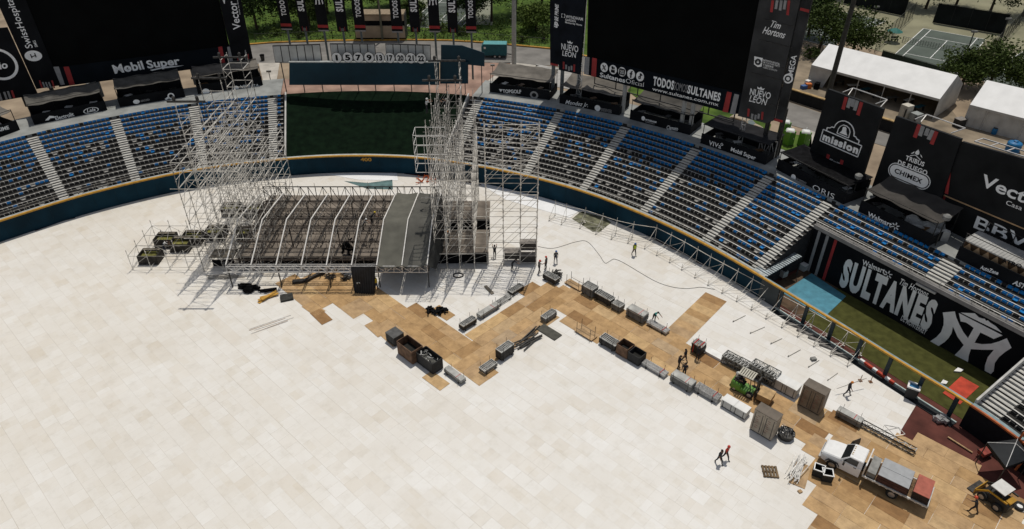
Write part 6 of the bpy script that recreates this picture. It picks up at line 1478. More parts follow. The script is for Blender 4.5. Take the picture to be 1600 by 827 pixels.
onbed('stack with faded red top at the rear end of the truck bed',x1+.62,0,1.0,1.1,1.95,7,M('dark_panel_edge',(.03,.018,.015),.7,var=.2),M('faded_red_sheet',(.38,.11,.075),.7,var=.12),'panel_load')
# ---- forklift
p=at(1164,612,0); q2=at(1197,628,0); fa=math.atan2(*(q2-p)[:2][::-1]); t=thing('forklift','green forklift with pale roof guard on the plywood','forklift',p,fa)
gm=M('forklift_green',(.10,.26,.03),.4,var=.1,spec=.5)
loft(t,'chassis',[(-1.25,sec(.5,.3,1.0,.9)),(-1.05,sec(.58,.25,1.1,.92)),(-.35,sec(.58,.25,1.0,.95)),(-.3,sec(.58,.2,.6,.98)),(.75,sec(.56,.2,.55,.98))],gm)
MB().box((-.75,0,1.12),(.75,.8,.12)).build('engine_cover',darksteel,t,False); MB().box((-.35,0,.95),(.45,.5,.12)).build('seat_cushion',blackcloth,t,False); MB().box((-.6,0,1.25),(.12,.5,.5)).build('seat_back',blackcloth,t,False)
for a in (-.95,.55):
    for s_ in (-1,1): MB().bar((a,s_*.5,.6),(a*.72-.05,s_*.48,2.1),.04).build('guard_post',darksteel,t,False)
mb=MB(); 
for k in range(7): mb.box((-.75+.2*k,0,2.12),(.13,1.05,.05))
for s_ in (-1,1): mb.box((-.15,s_*.5,2.12),(1.4,.06,.07))
mb.build('roof_guard',M('guard_pale',(.48,.46,.38),.5,var=.1),t,False)
MB().bar((.35,0,.6),(.1,0,1.15),.03).build('steering_column',darksteel,t,False)
for s_ in (-1,1):
    mb=MB(); mb.box((.98,s_*.32,1.15),(.12,.1,2.1)); mb.build('mast_rail',darksteel,t,False); MB().box((1.65,s_*.28,.28),(1.15,.12,.05)).build('fork',darksteel,t,False)
MB().box((1.05,0,.5),(.08,.9,.5)).build('fork_carriage',darksteel,t,False); MB().box((.98,0,2.15),(.12,.75,.1)).build('mast_top',darksteel,t,False)
for x,y,r in ((.55,.5,.33),(.55,-.5,.33),(-.85,.45,.27),(-.85,-.45,.27)): wheel(t,x,y,r,.22)
MB().lathe((-.95,.0,1.2),[(.17,0),(.2,.1),(.2,.5),(.1,.6)],10).build('gas_bottle',M('bottle_pale',(.5,.5,.48),.4,.3,var=.1),t,False)
fx2=Matrix.Translation(V3(tuple(p)))@Matrix.Rotation(fa,4,'Z'); q=fx2@V3((1.8,0,.32)); t=thing('plywood_crate','plywood crate carried on the forks of the green forklift','crate',q,fa)
MB().box((0,0,.36),(1.15,1.25,.6)).build('body',PLY,t,False); MB().box((0,0,.68),(1.2,1.3,.04)).build('lid',M('fresh_ply',(.50,.33,.16),.7,var=.18,scale=2),t,False)
for s_ in (-1,1): MB().box((0,s_*.5,.03),(1.1,.1,.06)).build('skid',M('timber_skid',(0,0,0)),t,False)
# ---- yellow loader
p=at(1551,782,0); t=thing('skid_loader','black and yellow compact loader with pale roof at the lower right','loader',p,R(118)); t.scale=(.8,.8,.8)
ym=M('loader_yellow',(.40,.21,.015),.45,var=.12)
loft(t,'chassis',[(-1.5,sec(.6,.3,1.2,.9)),(-1.3,sec(.75,.25,1.3,.9)),(.5,sec(.75,.25,1.0,.95)),(1.0,sec(.7,.3,.7,.95))],M('loader_black',(.02,.02,.02),.5,var=.2))
for s_ in (-1,1):
    MB().tube([(-1.3,s_*.88,1.55),(.4,s_*.88,1.5),(1.3,s_*.85,.55)],.10).build('lift_arm',ym if s_>0 else darksteel,t,False); MB().bar((.35,s_*.7,.9),(.35,s_*.7,2.05),.05).build('cab_post',darksteel,t,False); MB().bar((-.7,s_*.7,1.2),(-.7,s_*.7,2.05),.05).build('cab_post',darksteel,t,False)
    for x in (-.75,.65): wheel(t,x,s_*.85,.42,.32)
MB().box((-.15,0,2.1),(1.35,1.6,.08)).build('roof',M('roof_pale',(.62,.61,.58),.5,var=.06),t,False)
MB().prism([(1.3,-.95,.1),(1.3,.95,.1),(1.35,.95,.7),(1.35,-.95,.7)],(.07,0,0)).build('bucket_back',ym,t,False); MB().box((1.65,0,.12),(.7,1.9,.06)).build('bucket_floor',darksteel,t,False)
MB().box((-1.2,0,1.35),(.5,1.0,.2)).build('engine_hood',ym,t,False)
# ---- black canopy tent
A_=[gz(1543,692,2.5),gz(1572,730,2.4),gz(1612,716,2.5),gz(1590,686,2.6)]; pk=(A_[0]+A_[1]+A_[2]+A_[3])/4+V3((0,0,.9))
t=thing('canopy_tent','black canopy tent with pale seams at the right edge','canopy',gz(1575,735)); cmat=M('canopy_black',(.022,.024,.026),.6,var=.2,scale=1,spec=.3)
for i in range(4):
    MB().prism([A_[i],A_[(i+1)%4],pk],(0,0,-.03)).build('roof_panel',cmat,t); MB().bar(A_[i]+V3((0,0,.03)),pk+V3((0,0,.03)),.03).build('seam',alum,t); MB().bar(A_[i],(A_[i].x,A_[i].y,0),.04).build('leg',darksteel,t); MB().prism([A_[i],A_[(i+1)%4],A_[(i+1)%4]-V3((0,0,.3)),A_[i]-V3((0,0,.3))],(0,0,-.01)).build('valance',cmat,t)
t=thing('hand_cart','small red hand cart in the shade of the black canopy','cart',at(1536,712,0),.4); MB().box((0,0,.45),(1.0,.6,.3)).build('tray',M('cart_red',(.28,.05,.035),.6,var=.2),t,False); MB().tube([(-.5,-.25,.5),(-.9,-.25,1.0),(-.9,.25,1.0),(-.5,.25,.5)],.025).build('handle',darksteel,t,False)
for x,y in ((.35,.3),(.35,-.3)): wheel(t,x,y,.2,.1)
for x in (-.4,): MB().bar((x,-.2,0),(x,-.2,.4),.03).build('leg',darksteel,t,False); MB().bar((x,.2,0),(x,.2,.4),.03).build('leg',darksteel,t,False)
# ================================================================ PEOPLE
skinm=M('skin',(.28,.15,.09),.6,var=.05)
def build_body(J,Ed,Rd,reg):
    me=bpy.data.meshes.new('body'); me.from_pydata(J,Ed,[]); o=bpy.data.objects.new('body',me); COL.objects.link(o)
    md=o.modifiers.new('Skin','SKIN'); md.use_smooth_shade=True
    for i,r in enumerate(Rd): me.skin_vertices[0].data[i].radius=(r,r) 
    for i in range(len(J)): me.skin_vertices[0].data[i].use_root=(i==0)
    ss_=o.modifiers.new('Sub','SUBSURF'); ss_.levels=1; ss_.render_levels=1
    dg=bpy.context.evaluated_depsgraph_get(); me2=bpy.data.meshes.new_from_object(o.evaluated_get(dg))
    V=[v.co.copy() for v in me2.vertices]; Fc=[tuple(p.vertices) for p in me2.polygons]
    bpy.data.objects.remove(o); bpy.data.meshes.remove(me); bpy.data.meshes.remove(me2)
    mi=[]
    for f in Fc:
        c=sum((V[i] for i in f),V3())/len(f); best=None
        for (a,b),rg in zip(Ed,reg):
            A=V3(J[a]);B=V3(J[b]);ab=B-A;tt=max(0,min(1,(c-A).dot(ab)/max(1e-9,ab.length_squared))); dd=(c-(A+ab*tt)).length
            if best is None or dd<best[0]: best=(dd,rg)
        mi.append(best[1])
    return V,Fc,mi
_pc={}
def person(label,px,py,face,shirt,pants,pose='stand',hat=None,vest=None,z=0,hold=None,group=None,sc=1.0):
    key=pose
    if key not in _pc:
        st=dict(stand=(0,.04,-.02,.05),walk=(.08,.30,-.28,.35),bend=(.75,.06,-.12,.9),push=(.35,.22,-.35,1.25),reach=(.1,.1,-.1,1.5),carry=(.1,.18,-.18,1.0))[pose]
        lean,lf,lb,arm=st; c,s=math.cos(lean),math.sin(lean); hz=.93-.03*(abs(lf)>.15)
        up=lambda x,y,z:(x,y*c+z*s,hz+z*c-y*s)
        J=[(0,0,hz),up(0,0,.18),up(0,.01,.40),up(0,.0,.55),up(0,.03,.66),up(0,.03,.78)]; Rd=[.135,.125,.155,.06,.088,.08]
        Ed=[(0,1),(1,2),(2,3),(3,4),(4,5)]; reg=[1,0,0,2,2]
        for sd,lg in ((-1,lf),(1,lb)):
            i=len(J); J+=[(sd*.09,0,hz-.06),(sd*.10,lg*.55+.05,hz-.45),(sd*.10,lg,.09),(sd*.11,lg+.15,.045)]; Rd+=[.09,.064,.048,.042]; Ed+=[(0,i),(i,i+1),(i+1,i+2),(i+2,i+3)]; reg+=[1,1,1,3]
            i=len(J); sw=arm*(1 if pose in('push','bend','reach','carry') else sd*.8); sh=up(sd*.19,0,.47); el=(sh[0]+sd*.05,sh[1]+math.sin(sw)*.27,sh[2]-math.cos(sw)*.27); fw_=sw+(.35 if pose!='carry' else .8); wr=(el[0]-sd*.01,el[1]+math.sin(fw_)*.25,el[2]-math.cos(fw_)*.25); hd=(wr[0],wr[1]+math.sin(fw_)*.07,wr[2]-math.cos(fw_)*.07)
            J+=[sh,el,wr,hd]; Rd+=[.062,.046,.034,.036]; Ed+=[(2,i),(i,i+1),(i+1,i+2),(i+2,i+3)]; reg+=[0,0,2,2]
        V,Fc,mi=build_body(J,Ed,Rd,reg); b=MB(); b.v=[tuple(v) for v in V]; b.f=Fc; b.m=mi
        for k in (13,21) if False else [len(J)-1,9+4]:
            h=V3(J[k]); 
            for f_ in range(4): b.bar(h+V3((-.025+.017*f_,0,-.01)),h+V3((-.028+.019*f_,.02,-.085-.008*(f_%3))),.009,5,2,.006)
            b.bar(h+V3((.035,.01,.0)),h+V3((.055,.035,-.05)),.010,5,2,.007)
        hc=V3(J[4]); nz=hc+V3((0,.10,.0)); b.add([nz+V3((-.015,-.01,-.02)),nz+V3((.015,-.01,-.02)),nz+V3((0,.015,-.02)),nz+V3((0,-.01,.03))],[(0,1,2),(0,2,3),(2,1,3),(1,0,3)],2)
        for e_ in (-.035,.035): b.box(hc+V3((e_,.083,.025)),(.022,.01,.012),0,3)
        b.box(hc+V3((0,.082,-.045)),(.045,.01,.01),0,3)
        for e_ in (-1,1): b.box(hc+V3((e_*.09,0,.0)),(.02,.035,.06),0,2)
        _pc[key]=(b,J)
    b,J=_pc[key]
    p=at(px,py,z); t=thing('person',label,'person',p,face-math.pi/2,group); t.scale=(sc,sc,sc)
    B2=MB(); B2.v=list(b.v);B2.f=list(b.f);B2.m=list(b.m)
    cm=lambda c:M('cloth_%02d_%02d_%02d'%tuple(int(q*99) for q in c),c,.8,var=.12,scale=6)
    B2.build('body',[cm(shirt),cm(pants),skinm,M('boots',(.025,.02,.018),.7,var=.1)],t,False,True)
    hc=V3(J[4]); hz=V3(J[5])
    if hat: 
        hm=M('helmet_%02d_%02d_%02d'%tuple(int(q*99) for q in hat),hat,.35,var=.03)
        MB().lathe(hc+V3((0,.01,.05)),[(.135,0),(.125,.03),(.115,.07),(.08,.115),(.03,.135)],12).build('helmet',hm,t,False,True)
    else: MB().lathe(hc+V3((0,-.015,.0)),[(.085,-.02),(.102,.03),(.095,.08),(.06,.118),(.02,.128)],10).build('hair',M('dark_hair',(.015,.012,.01),.7,var=.1),t,False,True)
    if vest:
        w=V3(J[1]);ch=V3(J[2]); k=(ch-w).normalized(); o=MB(); pr=[(.165,-.12),(.17,0),(.185,.15),(.19,.27),(.15,.38)]; 
        q=k.to_track_quat('Z','Y').to_matrix(); V=[];Fc=[];n=12
        for r,h in pr: V+=[w+q@V3((r*1.12*math.cos(2*math.pi*i/n),r*.95*math.sin(2*math.pi*i/n),h)) for i in range(n)]
        for a in range(len(pr)-1):
            for i in range(n): Fc.append((a*n+i,a*n+(i+1)%n,(a+1)*n+(i+1)%n,(a+1)*n+i))
        o.add(V,Fc).build('vest',M('vest_%02d_%02d_%02d'%tuple(int(q_*99) for q_ in vest),vest,.7,var=.05),t,False,True)
    return t
K=(.025,.025,.03);BL=(.02,.03,.06);GR=(.10,.10,.10);YV=(.45,.55,.04);RD=(.50,.05,.03);WH=(.6,.6,.58);OR=(.6,.2,.02)
person('worker in yellow green vest and blue helmet walking by the scaffold run',990,399,-1.2,K,K,'walk',(.03,.12,.35),YV)
person('worker in grey and blue helmet walking alone right of the scaffold wall',868,411,-1.4,GR,BL,'walk',(.03,.12,.35))
person('worker in red helmet, left of two by the cable coil',842,427,.6,(.2,.18,.16),K,'carry',(.55,.05,.03))
person('worker in red helmet, right of two by the cable coil',853,421,2.6,GR,K,'stand',(.55,.05,.03))
person('worker in teal shirt bending over the white tube rack',1021,502,-1.0,(.02,.22,.20),K,'bend')
person('worker in black, left of three standing on the long way',1059,577,.3,K,K,'carry')
person('worker in black walking, right of three on the long way',1069,567,2.4,K,K,'walk')
person('worker in black, nearest of three on the long way',1068,589,1.5,K,K,'stand')
person('worker in black in front of the black equipment bundle',1089,563,1.2,K,K,'reach')
person('worker in dark clothes leaning against the back of the green forklift',1146,604,-.7,K,K,'push')
t=person('worker in orange cap walking on the white floor with a long steel rod',1322,618,-.3,K,K,'walk',OR)
p=at(1330,610,0); tag(MB().bar(V3((p[0]-1.6,p[1]-.4,.6)),V3((p[0]+1.3,p[1]+.5,1.0)),.03).build('steel_rod',scd),'long rod carried by the worker in the orange cap','rod')
person('person in black with dark cap, left of two walking on the open floor',1122,724,-1.0,K,K,'walk')
person('person in red shirt, right of two walking on the open floor',1132,718,-.9,RD,K,'walk',(.5,.05,.03))
person('worker in black with red helmet walking at the lower right behind the loader',1519,801,2.4,K,K,'push',(.55,.07,.03))
person('worker in orange and yellow vest beside the hanging black cloth',589,453,2.8,K,BL,'reach',(.6,.45,.05),(.6,.42,.02))
person('worker in white shirt behind the hanging black cloth at its left edge',557,456,.4,WH,BL,'bend')
person('worker in white shirt between the ballast boxes',258,394,.4,WH,BL,'bend')
person('worker in yellow helmet on the roof frame beside the tarpaulin',581,350,.2,K,K,'bend',(.6,.45,.03),None,3.4)
person('worker in white helmet on the roof frame beside the tarpaulin',568,362,.5,GR,K,'bend',(.65,.65,.63),None,3.2)
person('climber with white helmet on the left face of the dense tower',667,178,.3,WH,K,'reach',(.65,.65,.63),None,15.0)
person('climber in dark clothes inside the dense tower',698,178,2.6,K,K,'reach',(.02,.02,.02),None,14.3)
person('worker with orange helmet on the small deck inside the dense tower',700,382,1.5,GR,K,'stand',OR,None,1.85)
person('worker in dark clothes climbing the link between dense tower and scaffold wall',773,403,1.6,K,K,'reach')
person('worker in black under the platform at the foot of the thin scaffold wall',800,422,.0,K,K,'bend')
# ================================================================ OUTSIDE THE STADIUM
def G2(x,y): return V3(tuple(gnd(x,y)))
def sheet2(name,pts,m,dz=.03,kind='structure'):
    P=[G2(*q)+V3((0,0,dz)) for q in pts]; return flat(name,P,m,.02,kind)
asph=M('asphalt',(.20,.19,.175),.9,var=.16,scale=.35,detail=8)
pave=M('pale_paving',(.46,.43,.38),.9,var=.14,scale=.5,detail=6)
tan=M('tan_yard',(.26,.21,.15),.95,var=.25,scale=.3,detail=8)
grassm=M('grass_ground',(.075,.12,.022),.95,var=.35,scale=.35,detail=8,col2=(.025,.052,.010),spec=.1)
court_ap=M('court_apron',(.235,.225,.145),.9,var=.12,scale=.2,detail=5)
court_in=M('court_surface',(.085,.105,.088),.85,var=.12,scale=.25,detail=5)
pinkp=MATS['pink_paving']
up_=[(330,80),(385,71.5),(430,68),(520,65.5),(640,64.3),(700,65),(760,68.5),(862,78),(960,100),(1100,130),(1232,160),(1300,183),(1370,204),(1400,214),(1500,250),(1640,300)]
lo_=[(330,104),(385,101),(430,99),(520,99),(640,98),(700,97),(760,98),(862,103),(960,122),(1100,155),(1222,192),(1290,212),(1365,224),(1395,233),(1500,270),(1640,320)]
def strip2(name,U_,L_,m,dz,kind='structure'):
    mb=MB(); A=[G2(*q) for q in U_];B=[G2(*q) for q in L_]
    for i in range(len(A)-1):
        for k in range(4):
            f0,f1=k/4,(k+1)/4
            q=[A[i].lerp(A[i+1],f0),A[i].lerp(A[i+1],f1),B[i].lerp(B[i+1],f1),B[i].lerp(B[i+1],f0)]
            q=[V3((p.x,p.y,hgt(p.x,p.y)+dz)) for p in q]; mb.poly(q[::-1])
    o=mb.build(name,m); o['kind']=kind; return o
sheet2('grass_bank',[(300,74),(385,70.5),(430,67),(520,64.5),(640,63.3),(700,64),(760,67.5),(862,77),(960,99),(1100,128),(1240,150),(1240,-20),(1000,-60),(700,-60),(300,-60)],grassm,.02)
strip2('road',up_,lo_,asph,.05)
sheet2('tan_yard',[(1100,128),(1232,154),(1300,179),(1370,200),(1500,246),(1640,296),(1700,250),(1640,215),(1500,190),(1470,150),(1290,70),(1240,90),(1180,110)],tan,.035)
# painted kerb along the far edge of the road
kt=thing('road_kerb','orange painted kerb along the far side of the road behind the stadium','kerb',G2(640,64.3)); mb=MB()
for a,b in zip(up_[:9],up_[1:9]):
    A=G2(*a)+V3((0,0,.1));B=G2(*b)+V3((0,0,.1)); d=(B-A).normalized(); n_=V3((-d.y,d.x,0)); n_=n_ if n_.y>0 else -n_
    mb.prism([A,B,B+n_*.5,A+n_*.5],(0,0,.16))
mb.build('kerb_face',M('kerb_orange',(.50,.27,.05),.8,var=.2,scale=1),kt)
# pale and pink paving towards the concourse
sheet2('footpath',[(800,98),(842,103),(775,146),(744,141)],pave,.06)
sheet2('footpath_left',[(404,99),(437,99),(430,140),(415,142)],pave,.06)
sheet2('pink_paving',[(700,100),(800,98),(744,141),(715,140)],pinkp,.05)
sheet2('grass_patch',[(955,123),(1010,132),(1080,152),(1160,178),(1205,195),(1200,212),(1100,196),(1010,165)],grassm,.06)
sheet2('grass_patch_toilets',[(1190,205),(1268,214),(1268,240),(1205,236)],grassm,.07)
sheet2('footpath_right',[(1262,203),(1290,213),(1262,258),(1245,245)],pave,.07)
sheet2('concrete_apron',[(838,101),(905,112),(890,140),(830,130)],concrete,.06)
# ---- tennis courts
sheet2('court_apron',[(1232,-30),(1700,-30),(1700,180),(1600,140),(1480,112),(1372,80),(1300,58),(1240,40)],court_ap,.05)
sheet2('court_apron_far',[(660,-20),(770,-20),(770,40),(690,37),(640,20)],M('pale_court',(.24,.25,.19),.9,var=.1),.05)
def court(name,FL,FR,NL,label):
    o=G2(*FL)+V3((0,0,.07)); w=(G2(*FR)-G2(*FL)); w.z=0; w.normalize(); l=V3((w.y,-w.x,0)); 
    if l.dot(G2(*NL)-G2(*FL))<0: l=-l
    W_,L_=10.97,23.77; P=lambda x,y,z=0:o+w*x+l*y+V3((0,0,z))
    mb=MB(); mb.prism([P(-.0,-.0),P(W_,0),P(W_,L_),P(0,L_)],(0,0,-.02)); t=thing('tennis_court',label,'tennis court',P(W_/2,L_/2)); mb.build('surface',court_in,t)
    def line(x0,y0,x1,y1):
        d=(P(x1,y1)-P(x0,y0)).normalized(); n_=V3((-d.y,d.x,0))*.06; MB().prism([P(x0,y0,.012)-n_,P(x1,y1,.012)-n_,P(x1,y1,.012)+n_,P(x0,y0,.012)+n_],(0,0,-.006)).build('court_line',white,t)
    for a in ((0,0,W_,0),(0,L_,W_,L_),(0,.06,0,L_-.06),(W_,.06,W_,L_-.06),(1.37,.06,1.37,L_-.06),(W_-1.37,.06,W_-1.37,L_-.06),(1.43,5.49,W_-1.43,5.49),(1.43,L_-5.49,W_-1.43,L_-5.49),(W_/2,5.55,W_/2,L_-5.55)): line(*a)
    nt_=thing('tennis_net',label.replace('tennis court','tennis net across the court'),'net',P(W_/2,L_/2)); mb=MB()
    for x in np.linspace(-.9,W_+.9,30): mb.bar(P(x,L_/2,.05),P(x,L_/2,1.0),.03)
    for z in (.25,.5,.75): mb.bar(P(-.9,L_/2,z),P(W_+.9,L_/2,z),.025)
    mb.build('mesh',M('net_dark',(.04,.04,.035),.8,var=0),nt_); MB().box((0,0,0),(.01,.01,.01)); b=MB(); b.bar(P(-.9,L_/2,1.04),P(W_+.9,L_/2,1.04),.05); b.build('top_band',M('net_band',(.3,.3,.28),.7,var=0),nt_)
    for x in (-.9,W_+.9): MB().bar(P(x,L_/2,0),P(x,L_/2,1.1),.06).build('post',darksteel,nt_)
    return P
court('a',(1442.8,45.2),(1537.2,61.9),(1394.7,89.8),'grey tennis court nearest the white tents, in full view')
court('b',(1304,16.5),(1385,34),(1268,52),'grey tennis court left of the teal umbrella, half behind trees')
court('c',(1606,77),(1700,98),(1556,135),'grey tennis court cut off by the right picture edge')
court('d',(688,-6),(760,-2),(690,28),'grey green tennis court glimpsed behind the post banners')
# fences between the courts
def fence(label,pts,h,mesh=None,step=3.0,pm=None):
    t=thing('court_fence',label,'fence',G2(*pts[0])); 
    for a,b in zip(pts,pts[1:]):
        A=G2(*a);B=G2(*b); n=max(1,int((B-A).length/step))
        for i in range(n+1): p=A.lerp(B,i/n); MB().bar(p,p+V3((0,0,h)),.05).build('post',pm or darksteel,t)
        if mesh: MB().prism([A+V3((0,0,.1)),B+V3((0,0,.1)),B+V3((0,0,h-.1)),A+V3((0,0,h-.1))],(B-A).normalized().cross(V3((0,0,1)))*.03).build('windscreen_panel',mesh,t)
        mb=MB(); mb.bar(A+V3((0,0,h)),B+V3((0,0,h)),.035); mb.bar(A+V3((0,0,h*.5)),B+V3((0,0,h*.5)),.02); mb.bar(A+V3((0,0,.1)),B+V3((0,0,.1)),.02)
        n2=int((B-A).length/.6)
        if not mesh:
            for i in range(n2): p=A.lerp(B,i/n2);q=A.lerp(B,(i+1)/n2); mb.bar(p,q+V3((0,0,h)),.012); mb.bar(q,p+V3((0,0,h)),.012)
        mb.build('wire_frame',M('fence_wire',(.06,.065,.055),.7,.2,var=0),t)
ws=M('windscreen_black',(.012,.014,.014),.85,var=.25,scale=.4,spec=.1)
fence('tall black windscreen fence behind the tennis court in full view',[(1457,36),(1566,55)],4.0,ws)
fence('tall black windscreen fence behind the left tennis court',[(1318,6),(1412,26)],4.0,ws)
fence('wire fence between the two tennis courts running past the teal umbrella',[(1425,28),(1366,82)],3.2)
fence('wire fence at the right side of the tennis court in full view',[(1592,40),(1540,96)],3.4)
fence('low wire fence on the near side of the tennis court above the long tent',[(1376,92),(1478,122)],1.6,M('green_screen',(.02,.035,.025),.8,var=.2))
fence('low wire fence along the grass bank beyond the road',[(400,68),(520,63),(700,62.5),(860,76)],1.8,None,4.0)
bw_=thing('road_wall','low black wall with tan cap along the road right of the grey banner tower','wall',G2(1260,155)); A=G2(1200,146);B=G2(1420,218)
d=(B-A).normalized();n_=V3((-d.y,d.x,0)); MB().prism([A,B,B+n_*.3,A+n_*.3],(0,0,1.7)).build('wall_face',M('wall_dark',(.012,.012,.013),.8,var=.2),bw_); MB().prism([A-n_*.1+V3((0,0,1.7)),B-n_*.1+V3((0,0,1.7)),B+n_*.5+V3((0,0,1.7)),A+n_*.5+V3((0,0,1.7))],(0,0,.12)).build('cap',M('cap_tan',(.40,.27,.12),.8,var=.2),bw_)
# umbrella with bench
c=G2(1393,66); t=thing('umbrella','teal umbrella standing by the fence between the tennis courts','umbrella',c); MB().bar(c,c+V3((0,0,2.5)),.04).build('pole',steel,t); MB().lathe(c+V3((0,0,2.0)),[(1.45,0),(1.4,.05),(.7,.4),(.06,.65)],8).build('canopy',M('umbrella_teal',(.02,.14,.12),.7,var=.15),t)
t=thing('bench','dark bench under the teal umbrella','bench',c+V3((.6,.3,0))); MB().box(c+V3((.6,.3,.45)),(1.4,.4,.06)).build('seat',darksteel,t); MB().box(c+V3((.6,.52,.75)),(1.4,.05,.4)).build('backrest',darksteel,t)
for x in (0,1.2): MB().box(c+V3((x,.3,.21)),(.06,.36,.42)).build('leg',darksteel,t)
# ---- tents
wtent=M('tent_white',(.80,.80,.79),.6,var=.04,scale=.6); wside=M('tent_side',(.50,.49,.46),.7,var=.12,scale=.6)
def tent(label,a,b,hE,hR,dep,walls):
    A=G2(*a);B=G2(*b); A.z=B.z=ZG; d=(B-A).normalized(); n_=V3((-d.y,d.x,0)); n_=n_ if n_.y>0 else -n_
    t=thing('marquee_tent',label,'tent',(A+B)/2); up=V3((0,0,1)); L=(B-A).length
    fe=[A+up*hE,B+up*hE]; rd=[A+n_*dep/2+up*hR,B+n_*dep/2+up*hR]; be_=[A+n_*dep+up*hE,B+n_*dep+up*hE]
    nb=5
    for i in range(nb):
        f0,f1=i/nb,(i+1)/nb; o=.0
        MB().prism([fe[0].lerp(fe[1],f0)-n_*.1-up*.02,fe[0].lerp(fe[1],f1)-n_*.1-up*.02,rd[0].lerp(rd[1],f1),rd[0].lerp(rd[1],f0)],(0,0,-.04)).build('roof_panel',wtent,t)
        MB().prism([rd[0].lerp(rd[1],f0),rd[0].lerp(rd[1],f1),be_[0].lerp(be_[1],f1),be_[0].lerp(be_[1],f0)],(0,0,-.04)).build('roof_panel',wtent,t)
    MB().prism([fe[0]-n_*.12,fe[1]-n_*.12,fe[1]-n_*.12-up*.35,fe[0]-n_*.12-up*.35],n_*.02).build('valance',wside,t)
    for P_ in ((A,0),(B,1)):
        q=P_[0]; MB().prism([q+up*.05,q+up*hE,q+n_*dep/2+up*(hR-.05),q+n_*dep+up*hE,q+n_*dep+up*.05],d*.03*(1 if P_[1]==0 else -1)).build('gable_wall',wside,t)
    MB().prism([A+n_*dep+up*.05,B+n_*dep+up*.05,B+n_*dep+up*hE,A+n_*dep+up*hE],-n_*.03).build('rear_wall',wside,t)
    for i in range(nb+1):
        p=A.lerp(B,i/nb); MB().bar(p,p+up*hE,.06).build('pole',alum,t)
    if walls=='open':
        MB().prism([A,A+d*2.6,A+d*3.6+up*hE,A+up*hE],n_*.03).build('side_curtain',wside,t)
        rr=random.Random(6)
        for k in range(7):
            q=A.lerp(B,.2+.11*k)+n_*(1.5+rr.random()*2); g=thing('folding_table',f'table {["first","second","third","fourth","fifth","sixth","seventh"][k]} from the left in the shade of the long white tent','table',q); MB().box(q+up*.74,(1.8,.75,.05),rr.random()).build('top',rr.choice([white,cg,M('teal_cloth',(.03,.16,.22),.8,var=.1)]),g)
            for sx in (-.6,.6): MB().box(q+V3((sx,0,.36)),(.05,.5,.72)).build('leg',darksteel,g)
    else:
        V=[];Fc=[];nx=40
        for i in range(nx+1):
            p=A.lerp(B,i/nx)-n_*(.06*math.sin(i*1.3)+.05*math.sin(i*.5)); V+=[p+up*.03,p+up*hE]
        for i in range(nx): Fc.append((2*i,2*i+2,2*i+3,2*i+1))
        MB().add(V+[v+n_*.04 for v in V],Fc+[tuple(q+len(V) for q in f)[::-1] for f in Fc]).build('front_wall',wside,t)
    return t
tent('long white marquee tent with open dark front below the tennis courts',(1261,131),(1457,187),3.2,5.6,9.0,'open')
tent('closed white marquee tent with grey side wall at the right picture edge',(1503,196),(1650,236),3.2,5.6,9.0,'closed')
c=G2(1581,236); t=thing('water_tank','bright blue plastic water tank in front of the closed tent','water tank',c); bt_=M('tank_blue',(.01,.14,.33),.4,var=.12); MB().lathe(c,[(.8,0),(.9,.1),(.86,.35),(.92,.45),(.86,.6),(.92,.75),(.86,.95),(.92,1.1),(.8,1.25),(.4,1.38)],16).build('tank_body',bt_,t); MB().lathe(c+V3((0,0,1.36)),[(.3,0),(.3,.14),(.2,.18)],12).build('tank_lid',bt_,t)
c=G2(1552,210); t=thing('blue_barrel','small blue barrel at the foot of the closed tent wall','barrel',c); MB().lathe(c,[(.3,0),(.34,.2),(.34,.7),(.3,.9)],12).build('barrel_body',bt_,t); MB().lathe(c+V3((0,0,.9)),[(.3,0),(.28,.05)],12).build('rim',darksteel,t)
c=G2(1497,198); t=thing('dark_cabinet','dark metal cabinet at the left corner of the closed tent','cabinet',c); MB().box(c+V3((0,0,.6)),(1.4,1.0,1.2),.4).build('body',darksteel,t); MB().box(c+V3((0,0,1.23)),(1.5,1.1,.06),.4).build('lid',M('case_grey',(.22,.20,.18)),t)
for lb,x,y in (('beige cooling unit standing before the long tent, left of two',1411,187),('grey cooling unit with round grille before the long tent, right of two',1428,192)):
    c=G2(x,y); t=thing('cooling_unit',lb,'cooling unit',c); bm=M('unit_beige',(.50,.47,.40),.6,var=.12) if x<1420 else M('unit_grey',(.28,.30,.29),.6,var=.12)
    MB().box(c+V3((0,0,1.2 if x<1420 else .8)),(1.3,1.2,2.2 if x<1420 else 1.4),.45).build('housing',bm,t); q=c+V3((-.3,-.68,1.3 if x<1420 else .9)); MB().box(q+V3((0,-.02,0)),(.7,.06,1.3 if x<1420 else .8),.45).build('grille',darksteel,t)
    MB().box(c+V3((0,0,.05)),(1.4,1.3,.1),.45).build('base',darksteel,t)
c=G2(1262,138); t=thing('cargo_heap','heap of orange and white gear beside the left end of the long tent','gear',c); 
for k,(dx,dy,dz,m_) in enumerate(((0,0,.4,M('gear_orange',(.55,.15,.03),.6,var=.1)),(-.8,-.3,.3,M('gear_blue',(.05,.12,.3),.6,var=.1)),(.2,.9,.5,whc),(1.3,-.2,.5,blackcloth))): MB().box(c+V3((dx,dy,dz)),(.9,.7,dz*2),.3*k).build('bag',m_,t)
